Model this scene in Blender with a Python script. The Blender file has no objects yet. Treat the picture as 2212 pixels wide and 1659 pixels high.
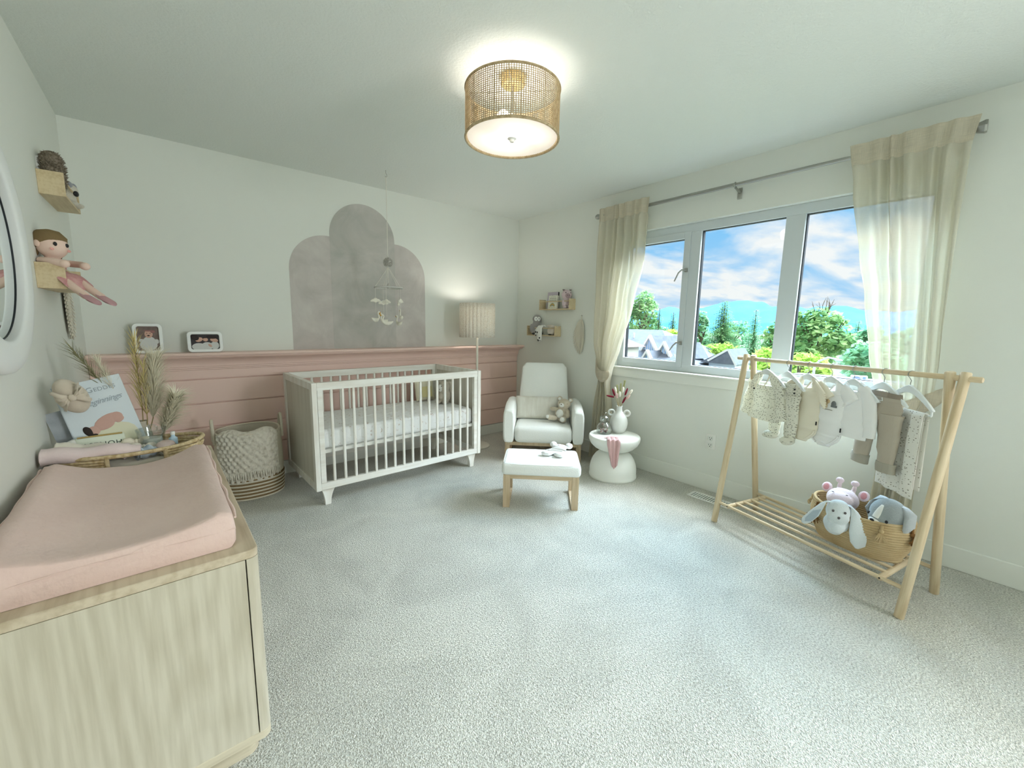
import bpy, bmesh, math, random
from mathutils import Vector, Matrix, Euler, noise
R = math.radians
PI = math.pi
scene = bpy.context.scene
COL = scene.collection
random.seed(7)

# ------------------------------------------------------------------ camera
cam_d = bpy.data.cameras.new('camera')
cam_d.sensor_fit = 'HORIZONTAL'
cam_d.sensor_width = 36.0
cam_d.lens = 14.4407
cam_d.clip_start = 0.02
cam_d.clip_end = 20000
cam = bpy.data.objects.new('camera', cam_d)
COL.objects.link(cam)
_r = Vector((0.7697131848505375, -0.6381349717434999, 0.018038040502358244))
_u = Vector((0.07864440404993131, 0.12282480208485076, 0.9893073969724719))
_w = Vector((0.6335271665673645, 0.7600643563743401, -0.14472561414755475))
cam.matrix_world = Matrix(((_r.x, _u.x, -_w.x, 0.0), (_r.y, _u.y, -_w.y, 0.0),
                           (_r.z, _u.z, -_w.z, 1.2709), (0, 0, 0, 1)))
scene.camera = cam

# ------------------------------------------------------------------ view
vs = scene.view_settings
scene.display_settings.display_device = 'sRGB'
vs.view_transform = 'Standard'
vs.look = 'None'
vs.exposure = 0.55
vs.gamma = 1.0
vs.use_curve_mapping = False
cy = scene.cycles
cy.max_bounces = 9
cy.diffuse_bounces = 5
cy.glossy_bounces = 3
cy.transmission_bounces = 6
cy.transparent_max_bounces = 24
cy.caustics_reflective = False
cy.caustics_refractive = False
cy.sample_clamp_indirect = 6.0
cy.use_denoising = True

# room shell, metres (floor at z = 0)
XL, XR, YB, YR, H = -0.412, 3.179, 3.742, -1.70, 2.44

def lin(c):
    def f(v):
        v = v / 255.0
        return v / 12.92 if v <= 0.04045 else ((v + 0.055) / 1.055) ** 2.4
    return (f(c[0]), f(c[1]), f(c[2]), 1.0)

# ------------------------------------------------------------------ world: summer sky with broken cloud
def build_world():
    w = bpy.data.worlds.new('sky')
    scene.world = w
    w.use_nodes = True
    nt = w.node_tree
    nt.nodes.clear()
    N = nt.nodes.new
    L = nt.links.new
    out = N('ShaderNodeOutputWorld')
    bg = N('ShaderNodeBackground')
    L(bg.outputs[0], out.inputs[0])
    tc = N('ShaderNodeTexCoord')
    sep = N('ShaderNodeSeparateXYZ')
    L(tc.outputs['Generated'], sep.inputs[0])
    # blue of the clear sky by elevation
    ramp = N('ShaderNodeValToRGB')
    e = ramp.color_ramp.elements
    e[0].position = 0.0
    e[0].color = lin((188, 226, 255))
    e[1].position = 0.22
    e[1].color = lin((128, 204, 255))
    L(sep.outputs['Z'], ramp.inputs[0])
    # flat cloud layer: project the direction on a plane above
    mx = N('ShaderNodeMath'); mx.operation = 'ADD'; mx.inputs[1].default_value = 0.10
    L(sep.outputs['Z'], mx.inputs[0])
    dv = N('ShaderNodeVectorMath'); dv.operation = 'DIVIDE'
    cb = N('ShaderNodeCombineXYZ')
    L(mx.outputs[0], cb.inputs[0]); L(mx.outputs[0], cb.inputs[1]); cb.inputs[2].default_value = 1.0
    L(tc.outputs['Generated'], dv.inputs[0]); L(cb.outputs[0], dv.inputs[1])
    mp = N('ShaderNodeMapping')
    mp.inputs['Scale'].default_value = (0.55, 1.0, 0.0)
    mp.inputs['Location'].default_value = (3.1, 1.7, 0)
    L(dv.outputs[0], mp.inputs[0])
    n1 = N('ShaderNodeTexNoise')
    n1.inputs['Scale'].default_value = 1.15
    n1.inputs['Detail'].default_value = 9
    n1.inputs['Roughness'].default_value = 0.55
    n1.inputs['Distortion'].default_value = 0.6
    L(mp.outputs[0], n1.inputs['Vector'])
    cr = N('ShaderNodeValToRGB')
    k = cr.color_ramp.elements
    k[0].position = 0.33; k[0].color = (0, 0, 0, 1)
    k[1].position = 0.50; k[1].color = (1, 1, 1, 1)
    L(n1.outputs['Fac'], cr.inputs[0])
    # cloud body: white tops, soft blue-grey undersides
    n2 = N('ShaderNodeTexNoise')
    n2.inputs['Scale'].default_value = 2.6
    n2.inputs['Detail'].default_value = 5
    L(mp.outputs[0], n2.inputs['Vector'])
    cc = N('ShaderNodeValToRGB')
    k = cc.color_ramp.elements
    k[0].position = 0.34; k[0].color = lin((190, 226, 255))
    k[1].position = 0.52; k[1].color = lin((250, 255, 255))
    L(n2.outputs['Fac'], cc.inputs[0])
    mix = N('ShaderNodeMixRGB')
    L(cr.outputs[0], mix.inputs[0]); L(ramp.outputs[0], mix.inputs[1]); L(cc.outputs[0], mix.inputs[2])
    # unseen bright sky sector added on the window side to light the room
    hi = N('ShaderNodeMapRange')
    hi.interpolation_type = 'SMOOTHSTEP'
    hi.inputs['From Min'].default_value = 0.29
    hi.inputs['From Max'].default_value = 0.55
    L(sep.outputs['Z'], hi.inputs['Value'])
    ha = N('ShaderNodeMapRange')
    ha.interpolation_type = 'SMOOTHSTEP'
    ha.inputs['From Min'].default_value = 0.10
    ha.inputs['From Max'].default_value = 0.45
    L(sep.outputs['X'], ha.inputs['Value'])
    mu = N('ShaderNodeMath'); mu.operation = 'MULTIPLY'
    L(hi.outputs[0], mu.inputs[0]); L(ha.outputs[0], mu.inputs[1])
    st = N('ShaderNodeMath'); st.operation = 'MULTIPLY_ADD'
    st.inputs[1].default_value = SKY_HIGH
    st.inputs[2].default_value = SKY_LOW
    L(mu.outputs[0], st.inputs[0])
    L(mix.outputs[0], bg.inputs['Color'])
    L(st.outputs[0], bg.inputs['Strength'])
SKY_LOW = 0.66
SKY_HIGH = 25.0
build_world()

def lamp(name, kind, loc, energy, color=(1, 1, 1), rot=None, **kw):
    d = bpy.data.lights.new(name, kind)
    d.energy = energy
    d.color = color
    for k_, v_ in kw.items():
        setattr(d, k_, v_)
    o = bpy.data.objects.new(name, d)
    o.location = loc
    if rot:
        o.rotation_euler = rot
    COL.objects.link(o)
    return o

# sun high behind the house: it lights the view and never enters this room
lamp('sun', 'SUN', (-30, 5, 40), 1.3, (1.0, 0.97, 0.92), (0, R(-42), R(14)), angle=R(3))
# added fill light, unseen, outside the opening in the wall behind the photographer
lamp('rear_fill_light', 'AREA', (2.50, YR - 0.40, 1.42), 66, (0.97, 0.99, 1.0), (R(-90), 0, PI + R(76)),
     shape='RECTANGLE', size=1.5, size_y=1.3)
# lets Cycles sample the sky through the window opening
pt = lamp('window_portal', 'AREA', (XR + 0.25, 1.31, 1.49), 1.0, (1, 1, 1), (0, R(90), 0), shape='RECTANGLE', size=1.2, size_y=2.05)
pt.data.cycles.is_portal = True

# ------------------------------------------------------------------ materials
MATS = {}
def mat(name, col, rough=0.6, spec=0.35, bump=None, var=None, metal=0.0, sheen=0.0, emit=None, trans=0.0, coat=0.0,
        stretch=(1, 1, 1), alpha=1.0):
    """bump = (scale, strength[, distance]); var = (scale, second colour, low, high): a mottling of the surface colour."""
    if name in MATS:
        return MATS[name]
    m = bpy.data.materials.new(name)
    m.use_nodes = True
    nt = m.node_tree
    b = nt.nodes['Principled BSDF']
    c = lin(col)
    b.inputs['Base Color'].default_value = c
    b.inputs['Roughness'].default_value = rough
    b.inputs['Specular IOR Level'].default_value = spec
    b.inputs['Metallic'].default_value = metal
    b.inputs['Coat Weight'].default_value = coat
    if sheen:
        b.inputs['Sheen Weight'].default_value = sheen
        b.inputs['Sheen Roughness'].default_value = 0.6
    if trans:
        b.inputs['Transmission Weight'].default_value = trans
        b.inputs['IOR'].default_value = 1.45
    if emit:
        b.inputs['Emission Color'].default_value = lin(emit[0])
        b.inputs['Emission Strength'].default_value = emit[1]
    N, L = nt.nodes.new, nt.links.new
    if bump or var:
        tc = N('ShaderNodeTexCoord')
        mp = N('ShaderNodeMapping')
        mp.inputs['Scale'].default_value = stretch
        L(tc.outputs['Object'], mp.inputs[0])
    if var:
        n = N('ShaderNodeTexNoise')
        n.inputs['Scale'].default_value = var[0]
        n.inputs['Detail'].default_value = 5
        L(mp.outputs[0], n.inputs['Vector'])
        r_ = N('ShaderNodeValToRGB')
        e = r_.color_ramp.elements
        e[0].position = var[2] if len(var) > 2 else 0.35
        e[0].color = lin(var[1])
        e[1].position = var[3] if len(var) > 3 else 0.65
        e[1].color = c
        L(n.outputs['Fac'], r_.inputs[0])
        L(r_.outputs[0], b.inputs['Base Color'])
    if bump:
        n = N('ShaderNodeTexNoise')
        n.inputs['Scale'].default_value = bump[0]
        n.inputs['Detail'].default_value = 3
        L(mp.outputs[0], n.inputs['Vector'])
        bp = N('ShaderNodeBump')
        bp.inputs['Strength'].default_value = bump[1]
        bp.inputs['Distance'].default_value = bump[2] if len(bump) > 2 else 0.004
        L(n.outputs['Fac'], bp.inputs['Height'])
        L(bp.outputs[0], b.inputs['Normal'])
    MATS[name] = m
    return m

def wood(name, c1, c2, axis=2, scale=9.0, rough=0.5, ring=14.0, figure=0.45, long=0.22):
    """pale timber: stretched grain with a few cathedral rings."""
    if name in MATS:
        return MATS[name]
    m = bpy.data.materials.new(name)
    m.use_nodes = True
    nt = m.node_tree
    N, L = nt.nodes.new, nt.links.new
    b = nt.nodes['Principled BSDF']
    b.inputs['Roughness'].default_value = rough
    b.inputs['Specular IOR Level'].default_value = 0.3
    tc = N('ShaderNodeTexCoord')
    mp = N('ShaderNodeMapping')
    s = [1.0, 1.0, 1.0]
    s[axis] = 0.06
    mp.inputs['Scale'].default_value = s
    L(tc.outputs['Object'], mp.inputs[0])
    n1 = N('ShaderNodeTexNoise')
    n1.inputs['Scale'].default_value = scale * 9
    n1.inputs['Detail'].default_value = 5
    L(mp.outputs[0], n1.inputs['Vector'])
    mp2 = N('ShaderNodeMapping')
    s2 = [1.0, 1.0, 1.0]
    s2[axis] = long
    mp2.inputs['Scale'].default_value = s2
    L(tc.outputs['Object'], mp2.inputs[0])
    n2 = N('ShaderNodeTexNoise')
    n2.inputs['Scale'].default_value = scale * 0.45
    n2.inputs['Detail'].default_value = 1
    L(mp2.outputs[0], n2.inputs['Vector'])
    mu = N('ShaderNodeMath'); mu.operation = 'MULTIPLY'; mu.inputs[1].default_value = ring
    L(n2.outputs['Fac'], mu.inputs[0])
    fr = N('ShaderNodeMath'); fr.operation = 'PINGPONG'; fr.inputs[1].default_value = 0.5
    L(mu.outputs[0], fr.inputs[0])
    ad = N('ShaderNodeMath'); ad.operation = 'MULTIPLY_ADD'; ad.inputs[1].default_value = figure
    L(fr.outputs[0], ad.inputs[0]); L(n1.outputs['Fac'], ad.inputs[2])
    rp = N('ShaderNodeValToRGB')
    e = rp.color_ramp.elements
    e[0].position = 0.36; e[0].color = lin(c2)
    e[1].position = 0.72; e[1].color = lin(c1)
    L(ad.outputs[0], rp.inputs[0])
    L(rp.outputs[0], b.inputs['Base Color'])
    bp = N('ShaderNodeBump')
    bp.inputs['Strength'].default_value = 0.15
    bp.inputs['Distance'].default_value = 0.001
    L(n1.outputs['Fac'], bp.inputs['Height'])
    L(bp.outputs[0], b.inputs['Normal'])
    MATS[name] = m
    return m

# ------------------------------------------------------------------ mesh builder
class MB:
    def __init__(self, M=None):
        self.v, self.f = [], []
        self.M = M or Matrix.Identity(4)
    def add(self, verts, faces, M=None):
        T = self.M @ M if M is not None else self.M
        o = len(self.v)
        self.v += [tuple(T @ Vector(p)) for p in verts]
        self.f += [tuple(i + o for i in f) for f in faces]
        return self
    def box(self, c, s, M=None):
        x, y, z = c
        a, b, d = s[0] / 2, s[1] / 2, s[2] / 2
        v = [(x + i * a, y + j * b, z + k * d) for k in (-1, 1) for j in (-1, 1) for i in (-1, 1)]
        return self.add(v, [(0, 2, 3, 1), (4, 5, 7, 6), (0, 1, 5, 4), (2, 6, 7, 3), (0, 4, 6, 2), (1, 3, 7, 5)], M)
    def rbox(self, c, s, r, seg=3, M=None):
        bm = bmesh.new()
        bmesh.ops.create_cube(bm, size=1.0)
        bmesh.ops.scale(bm, vec=s, verts=bm.verts)
        bmesh.ops.bevel(bm, geom=list(bm.edges), offset=r, segments=seg, affect='EDGES', profile=0.5)
        bmesh.ops.translate(bm, vec=c, verts=bm.verts)
        bm.verts.index_update()
        self.add([v.co[:] for v in bm.verts], [[v.index for v in f.verts] for f in bm.faces], M)
        bm.free()
        return self
    def loft(self, secs, n=16, cap=True, M=None, closed=False):
        """secs: (centre, half axis a, half axis b); rings of an ellipse."""
        v, f = [], []
        for c, a, b in secs:
            c, a, b = Vector(c), Vector(a), Vector(b)
            for i in range(n):
                t = 2 * PI * i / n
                v.append(c + a * math.cos(t) + b * math.sin(t))
        m = len(secs)
        for k in range(m if closed else m - 1):
            k2 = (k + 1) % m
            for i in range(n):
                j = (i + 1) % n
                f.append((k * n + i, k * n + j, k2 * n + j, k2 * n + i))
        if cap and not closed:
            f.append(tuple(range(n - 1, -1, -1)))
            f.append(tuple((m - 1) * n + i for i in range(n)))
        return self.add(v, f, M)
    def tube(self, pts, r, n=8, cap=True, closed=False, M=None):
        P = [Vector(p) for p in pts]
        m = len(P)
        rr = r if isinstance(r, (list, tuple)) else [r] * m
        secs = []
        ref = None
        for i in range(m):
            if closed:
                t = P[(i + 1) % m] - P[i - 1]
            else:
                t = P[min(i + 1, m - 1)] - P[max(i - 1, 0)]
            t.normalize()
            if ref is None:
                ref = Vector((0, 0, 1)) if abs(t.z) < 0.9 else Vector((1, 0, 0))
            a = ref - t * ref.dot(t)
            if a.length < 1e-6:
                a = t.orthogonal()
            a.normalize()
            ref = a
            b = t.cross(a)
            secs.append((P[i], a * rr[i], b * rr[i]))
        return self.loft(secs, n, cap, M, closed)
    def cyl(self, p0, p1, r0, r1=None, n=16, M=None):
        return self.tube([p0, p1], [r0, r0 if r1 is None else r1], n, True, False, M)
    def lathe(self, prof, n=32, M=None, cap=True):
        return self.loft([((0, 0, z), (r, 0, 0), (0, r, 0)) for r, z in prof], n, cap, M)
    def ell(self, c, r, n=16, m=10, M=None):
        c = Vector(c)
        if not isinstance(r, (tuple, list)):
            r = (r, r, r)
        v = [(c.x, c.y, c.z - r[2])]
        f = []
        for k in range(1, m):
            a = -PI / 2 + PI * k / m
            for i in range(n):
                t = 2 * PI * i / n
                v.append((c.x + r[0] * math.cos(a) * math.cos(t), c.y + r[1] * math.cos(a) * math.sin(t), c.z + r[2] * math.sin(a)))
        v.append((c.x, c.y, c.z + r[2]))
        for i in range(n):
            j = (i + 1) % n
            f.append((0, 1 + j, 1 + i))
            for k in range(m - 2):
                f.append((1 + k * n + i, 1 + k * n + j, 1 + (k + 1) * n + j, 1 + (k + 1) * n + i))
            f.append((len(v) - 1, 1 + (m - 2) * n + i, 1 + (m - 2) * n + j))
        return self.add(v, f, M)
    def grid(self, fn, nu, nv, closeu=False, M=None):
        v = [fn(i / (nu if closeu else nu - 1), j / (nv - 1)) for j in range(nv) for i in range(nu)]
        f = []
        for j in range(nv - 1):
            for i in range(nu if closeu else nu - 1):
                k = (i + 1) % nu
                f.append((j * nu + i, j * nu + k, (j + 1) * nu + k, (j + 1) * nu + i))
        return self.add(v, f, M)
    def prism(self, poly, z0, z1, M=None):
        n = len(poly)
        v = [(x, y, z0) for x, y in poly] + [(x, y, z1) for x, y in poly]
        f = [tuple(range(n - 1, -1, -1)), tuple(range(n, 2 * n))]
        f += [(i, (i + 1) % n, n + (i + 1) % n, n + i) for i in range(n)]
        return self.add(v, f, M)
    def torus(self, c, R0, r0, n=32, m=10, M=None, axis='Z'):
        pts = []
        for i in range(n):
            t = 2 * PI * i / n
            p = (R0 * math.cos(t), R0 * math.sin(t))
            pts.append({'Z': (c[0] + p[0], c[1] + p[1], c[2]), 'X': (c[0], c[1] + p[0], c[2] + p[1]), 'Y': (c[0] + p[0], c[1], c[2] + p[1])}[axis])
        return self.tube(pts, r0, m, False, True, M)
    def build(self, name, material, parent=None, loc=None, rot=None, smooth=True, angle=40, remesh=None, bevel=None, subsurf=0, kind=None):
        me = bpy.data.meshes.new(name)
        me.from_pydata(self.v, [], self.f)
        me.validate()
        bm = bmesh.new()
        bm.from_mesh(me)
        bmesh.ops.recalc_face_normals(bm, faces=bm.faces)
        bm.to_mesh(me)
        bm.free()
        if smooth:
            me.shade_smooth()
            me.set_sharp_from_angle(angle=R(angle))
        me.materials.append(material)
        o = bpy.data.objects.new(name, me)
        COL.objects.link(o)
        if parent is not None:
            o.parent = parent
        if loc is not None:
            o.location = loc
        if rot is not None:
            o.rotation_euler = rot
        if remesh:
            md = o.modifiers.new('remesh', 'REMESH')
            md.mode = 'VOXEL'
            md.voxel_size = remesh
            md.use_smooth_shade = True
            s = o.modifiers.new('smooth', 'SMOOTH')
            s.factor = 0.5
            s.iterations = 3
        if bevel:
            md = o.modifiers.new('bevel', 'BEVEL')
            md.width = bevel
            md.segments = 2
            md.limit_method = 'ANGLE'
            md.angle_limit = R(40)
        if subsurf:
            md = o.modifiers.new('subsurf', 'SUBSURF')
            md.levels = subsurf
            md.render_levels = subsurf
        if kind:
            o['kind'] = kind
        return o

def thing(name, label, cat, loc=(0, 0, 0), rot=(0, 0, 0), group=None):
    o = bpy.data.objects.new(name, None)
    COL.objects.link(o)
    o.empty_display_size = 0.05
    o.location = loc
    o.rotation_euler = rot if isinstance(rot, (tuple, list, Euler)) else (0, 0, rot)
    o['label'] = label
    o['category'] = cat
    if group:
        o['group'] = group
    return o

def tag(o, label, cat, group=None, kind=None):
    o['label'] = label
    o['category'] = cat
    if group:
        o['group'] = group
    if kind:
        o['kind'] = kind
    return o

def struct(o, label=None, cat=None):
    o['kind'] = 'structure'
    if label:
        o['label'] = label
        o['category'] = cat
    return o

def wob(p, s, a):
    """small organic offset"""
    n = noise.noise_vector(Vector(p) * s)
    return n * a

def lettering(name, text, size, material, parent, loc, rot, shear=0.0, align='CENTER', space=1.0, depth=0.0004):
    cu = bpy.data.curves.new(name, 'FONT')
    cu.body = text
    cu.size = size
    cu.shear = shear
    cu.align_x = align
    cu.extrude = depth
    cu.space_character = space
    t = bpy.data.objects.new(name + '_tmp', cu)
    me = bpy.data.meshes.new_from_object(t)
    bpy.data.objects.remove(t)
    me.materials.clear()
    me.materials.append(material)
    o = bpy.data.objects.new(name, me)
    COL.objects.link(o)
    o.parent = parent
    o.location = loc
    o.rotation_euler = rot
    return o
# ------------------------------------------------------------------ room shell
def carpet_mat():
    m = bpy.data.materials.new('carpet')
    m.use_nodes = True
    nt = m.node_tree
    N, L = nt.nodes.new, nt.links.new
    b = nt.nodes['Principled BSDF']
    b.inputs['Roughness'].default_value = 1.0
    b.inputs['Specular IOR Level'].default_value = 0.05
    b.inputs['Sheen Weight'].default_value = 0.15
    tc = N('ShaderNodeTexCoord')
    n1 = N('ShaderNodeTexNoise'); n1.inputs['Scale'].default_value = 135; n1.inputs['Detail'].default_value = 4; n1.inputs['Roughness'].default_value = 0.7
    n2 = N('ShaderNodeTexNoise'); n2.inputs['Scale'].default_value = 2.2; n2.inputs['Detail'].default_value = 5; n2.inputs['Distortion'].default_value = 1.5
    n3 = N('ShaderNodeTexVoronoi'); n3.inputs['Scale'].default_value = 230
    for n in (n1, n2, n3):
        L(tc.outputs['Object'], n.inputs['Vector'])
    r1 = N('ShaderNodeValToRGB')
    e = r1.color_ramp.elements
    e[0].position = 0.33; e[0].color = lin((168, 167, 154))
    e[1].position = 0.60; e[1].color = lin((240, 239, 228))
    L(n1.outputs['Fac'], r1.inputs[0])
    r2 = N('ShaderNodeValToRGB')
    e = r2.color_ramp.elements
    e[0].position = 0.35; e[0].color = (0.86, 0.86, 0.86, 1)
    e[1].position = 0.62; e[1].color = (1, 1, 1, 1)
    L(n2.outputs['Fac'], r2.inputs[0])
    mx = N('ShaderNodeMixRGB'); mx.blend_type = 'MULTIPLY'; mx.inputs[0].default_value = 1.0
    L(r1.outputs[0], mx.inputs[1]); L(r2.outputs[0], mx.inputs[2])
    L(mx.outputs[0], b.inputs['Base Color'])
    ad = N('ShaderNodeMath'); ad.operation = 'ADD'
    L(n1.outputs['Fac'], ad.inputs[0]); L(n3.outputs['Distance'], ad.inputs[1])
    bp = N('ShaderNodeBump'); bp.inputs['Strength'].default_value = 0.75; bp.inputs['Distance'].default_value = 0.009
    L(ad.outputs[0], bp.inputs['Height'])
    L(bp.outputs[0], b.inputs['Normal'])
    return m

WALL = mat('wall_paint', (228, 230, 222), 0.75, 0.2, bump=(130, 0.12, 0.002))
CEIL = mat('ceiling_paint', (226, 230, 224), 0.9, 0.1, bump=(90, 0.4, 0.006))
TRIM = mat('white_trim', (232, 234, 226), 0.45, 0.4)
PINK = mat('rose_paint', (234, 204, 192), 0.42, 0.45)
UPVC = mat('window_vinyl', (204, 211, 213), 0.35, 0.45)
GASKET = mat('dark_gasket', (40, 44, 48), 0.5)
CHROME = mat('brushed_nickel', (168, 168, 162), 0.28, 0.5, metal=1.0)
WHITE = mat('matte_white', (236, 236, 230), 0.5, 0.35)
BLACK = mat('black_plastic', (22, 22, 24), 0.4, 0.4)

struct(MB().box(((XL + XR) / 2, (YB + YR) / 2, -0.05), (XR - XL + 0.6, YB - YR + 0.6, 0.1)).build('floor', carpet_mat(), smooth=False))
struct(MB().box(((XL + XR) / 2, (YB + YR) / 2, H + 0.05), (XR - XL + 0.6, YB - YR + 0.6, 0.1)).build('ceiling', CEIL, smooth=False))
struct(MB().box(((XL + XR) / 2, YB + 0.075, H / 2), (XR - XL, 0.15, H)).build('wall_back', WALL, smooth=False))
struct(MB().box((XL - 0.075, (YB + YR) / 2, H / 2), (0.15, YB - YR + 0.3, H)).build('wall_left', WALL, smooth=False))
WY0, WY1, WZ0, WZ1 = 0.29, 2.335, 0.905, 2.077
TW = 0.15
w = MB()
w.box((XR + TW / 2, (YR - 0.15 + WY0) / 2, H / 2), (TW, WY0 - YR + 0.15, H))
w.box((XR + TW / 2, (YB + 0.15 + WY1) / 2, H / 2), (TW, YB + 0.15 - WY1, H))
w.box((XR + TW / 2, (WY0 + WY1) / 2, WZ0 / 2), (TW, WY1 - WY0, WZ0))
w.box((XR + TW / 2, (WY0 + WY1) / 2, (H + WZ1) / 2), (TW, WY1 - WY0, H - WZ1))
struct(w.build('wall_right', WALL, smooth=False))
# wall behind the photographer, its opening invented to admit the fill light
w = MB()
w.box(((XL + 1.35) / 2, YR - 0.06, H / 2), (1.35 - XL, 0.12, H)).box(((XR + 2.95) / 2, YR - 0.06, H / 2), (XR - 2.95, 0.12, H))
w.box((2.15, YR - 0.06, 0.39), (1.6, 0.12, 0.78)).box((2.15, YR - 0.06, (2.08 + H) / 2), (1.6, 0.12, H - 2.08))
struct(w.build('wall_rear', WALL, smooth=False))

def base_board(name, c, s):
    struct(MB().box(c, s).build(name, TRIM, bevel=0.004, smooth=False))
base_board('baseboard_right', (XR - 0.007, (YB + YR) / 2, 0.063), (0.014, YB - YR, 0.126))
base_board('baseboard_left', (XL + 0.007, (YB + YR) / 2, 0.063), (0.014, YB - YR, 0.126))
base_board('baseboard_back', ((XL + XR) / 2, YB - 0.009, 0.055), (XR - XL - 0.03, 0.018, 0.11))

# rose shiplap wainscot with a deep ledge
t1 = bpy.data.objects.new('trim_1', None); COL.objects.link(t1)
struct(t1, 'dusty rose shiplap wainscot with a deep moulded ledge', 'wainscot')
b = MB()
zs = [0.112, 0.292, 0.474, 0.652, 0.831, 0.925]
for z0, z1 in zip(zs[:-1], zs[1:]):
    b.box(((XL + XR) / 2, YB - 0.009, (z0 + z1) / 2), (XR - XL - 0.004, 0.018, z1 - z0 - 0.009))
b.box(((XL + XR) / 2, YB - 0.002, 0.52), (XR - XL - 0.004, 0.004, 0.80))
b.build('shiplap_panel', PINK, t1, smooth=False, bevel=0.0015)
prof = [(0.0, 1.006), (0.118, 1.006), (0.118, 0.998), (0.112, 0.994)]
for k in range(9):
    a = PI / 2 * k / 8
    prof.append((0.104 - 0.066 * math.sin(a), 0.926 + 0.062 * (math.cos(a) * 0.9 + 0.1)))
prof += [(0.038, 0.928), (0.034, 0.922), (0.034, 0.914), (0.026, 0.910), (0.026, 0.902), (0.018, 0.898), (0.0, 0.898)]
Mx = Matrix(((0, 0, 1, 0), (-1, 0, 0, YB), (0, 1, 0, 0), (0, 0, 0, 1)))
MB().prism(prof, XL + 0.004, XR - 0.002, Mx).build('crown_molding', PINK, t1, angle=25)
led = [(0.0, 1.006), (0.136, 1.006), (0.142, 1.010), (0.145, 1.018), (0.142, 1.026), (0.136, 1.030), (0.0, 1.030)]
MB().prism(led, XL + 0.002, XR - 0.001, Mx).build('ledge', PINK, t1, angle=25)

# ------------------------------------------------------------------ window
def glass_mat(name, refl=0.05, tint=(1, 1, 1, 1)):
    m = bpy.data.materials.new(name)
    m.use_nodes = True
    nt = m.node_tree
    nt.nodes.clear()
    N, L = nt.nodes.new, nt.links.new
    o = N('ShaderNodeOutputMaterial')
    t = N('ShaderNodeBsdfTransparent'); t.inputs[0].default_value = tint
    g = N('ShaderNodeBsdfGlossy'); g.inputs['Roughness'].default_value = 0.02
    lw = N('ShaderNodeLayerWeight'); lw.inputs[0].default_value = 0.25
    mp = N('ShaderNodeMapRange'); mp.inputs['To Min'].default_value = refl; mp.inputs['To Max'].default_value = min(1, refl * 9)
    L(lw.outputs['Facing'], mp.inputs['Value'])
    mx = N('ShaderNodeMixShader')
    L(mp.outputs[0], mx.inputs[0]); L(t.outputs[0], mx.inputs[1]); L(g.outputs[0], mx.inputs[2])
    L(mx.outputs[0], o.inputs[0])
    return m
PANE = glass_mat('window_glass', 0.015)
JAR = glass_mat('clear_glass', 0.07, (0.93, 0.95, 0.94, 1))

win = bpy.data.objects.new('window_1', None); COL.objects.link(win)
struct(win, 'wide white three-pane window beneath the nickel curtain rod', 'window')
XF, XB = XR + 0.05, XR + 0.115
panes = [(0.35, 0.938, 0.966, 2.012), (1.05, 1.62, 0.966, 2.012)]
cas = (1.68, 2.322, 0.925, 2.055)      # casement sash outer
f = MB()
def hbar(y0, y1, z0, z1, x0=XF, x1=XB, m=None):
    (m or f).box(((x0 + x1) / 2, (y0 + y1) / 2, (z0 + z1) / 2), (x1 - x0, y1 - y0, z1 - z0))
hbar(WY0, WY1, WZ0, 0.966); hbar(WY0, WY1, 2.012, WZ1)
hbar(WY0, 0.35, 0.966, 2.012); hbar(0.938, 1.05, 0.966, 2.012); hbar(1.62, 1.70, 0.966, 2.012)
hbar(2.30, WY1, 0.966, 2.012)
f.build('window_frame', UPVC, win, smooth=False, bevel=0.003)
f = MB()
gy0, gy1, gz0, gz1 = 1.752, 2.268, 0.986, 1.968
hbar(1.70, gy0, 0.940, 2.020, XF - 0.006, XB - 0.02); hbar(gy1, 2.312, 0.940, 2.020, XF - 0.006, XB - 0.02)
hbar(gy0, gy1, 0.940, gz0, XF - 0.006, XB - 0.02); hbar(gy0, gy1, gz1, 2.020, XF - 0.006, XB - 0.02)
f.build('casement_sash', UPVC, win, smooth=False, bevel=0.003)
gk = MB()
for y0, y1, z0, z1 in panes + [(gy0, gy1, gz0, gz1)]:
    for a in ((y0, y0 + 0.005, z0, z1), (y1 - 0.006, y1, z0, z1), (y0, y1, z0, z0 + 0.004), (y0, y1, z1 - 0.004, z1)):
        hbar(a[0], a[1], a[2], a[3], XB - 0.042, XB - 0.012, gk)
    p_ = MB()
    hbar(y0 - 0.004, y1 + 0.004, z0 - 0.004, z1 + 0.004, XB - 0.032, XB - 0.028, p_)
    p_.build('window_pane', PANE, win, smooth=False)
gk.build('glazing_gasket', GASKET, win, smooth=False)
sl = MB()
sl.rbox((XR + 0.012, (WY0 + WY1) / 2, 0.896), (0.084, WY1 - WY0 + 0.05, 0.018), 0.005, 2)
sl.build('window_sill', TRIM, win)
MB().box((XR - 0.007, (WY0 + WY1) / 2, 0.850), (0.014, WY1 - WY0 + 0.02, 0.072)).build('sill_apron', TRIM, win, smooth=False, bevel=0.003)
for z, dz in ((1.72, -0.13), (1.14, -0.10)):
    h = MB()
    h.rbox((XF - 0.014, 1.716, z), (0.018, 0.022, 0.03), 0.004, 2)
    h.tube([(XF - 0.022, 1.716, z), (XF - 0.036, 1.742, z + 0.004), (XF - 0.04, 1.765, z - 0.02), (XF - 0.04, 1.795, z + dz * 0.65)],
           [0.007, 0.008, 0.0065, 0.0055], 10)
    h.build('casement_latch', CHROME, win)

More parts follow.
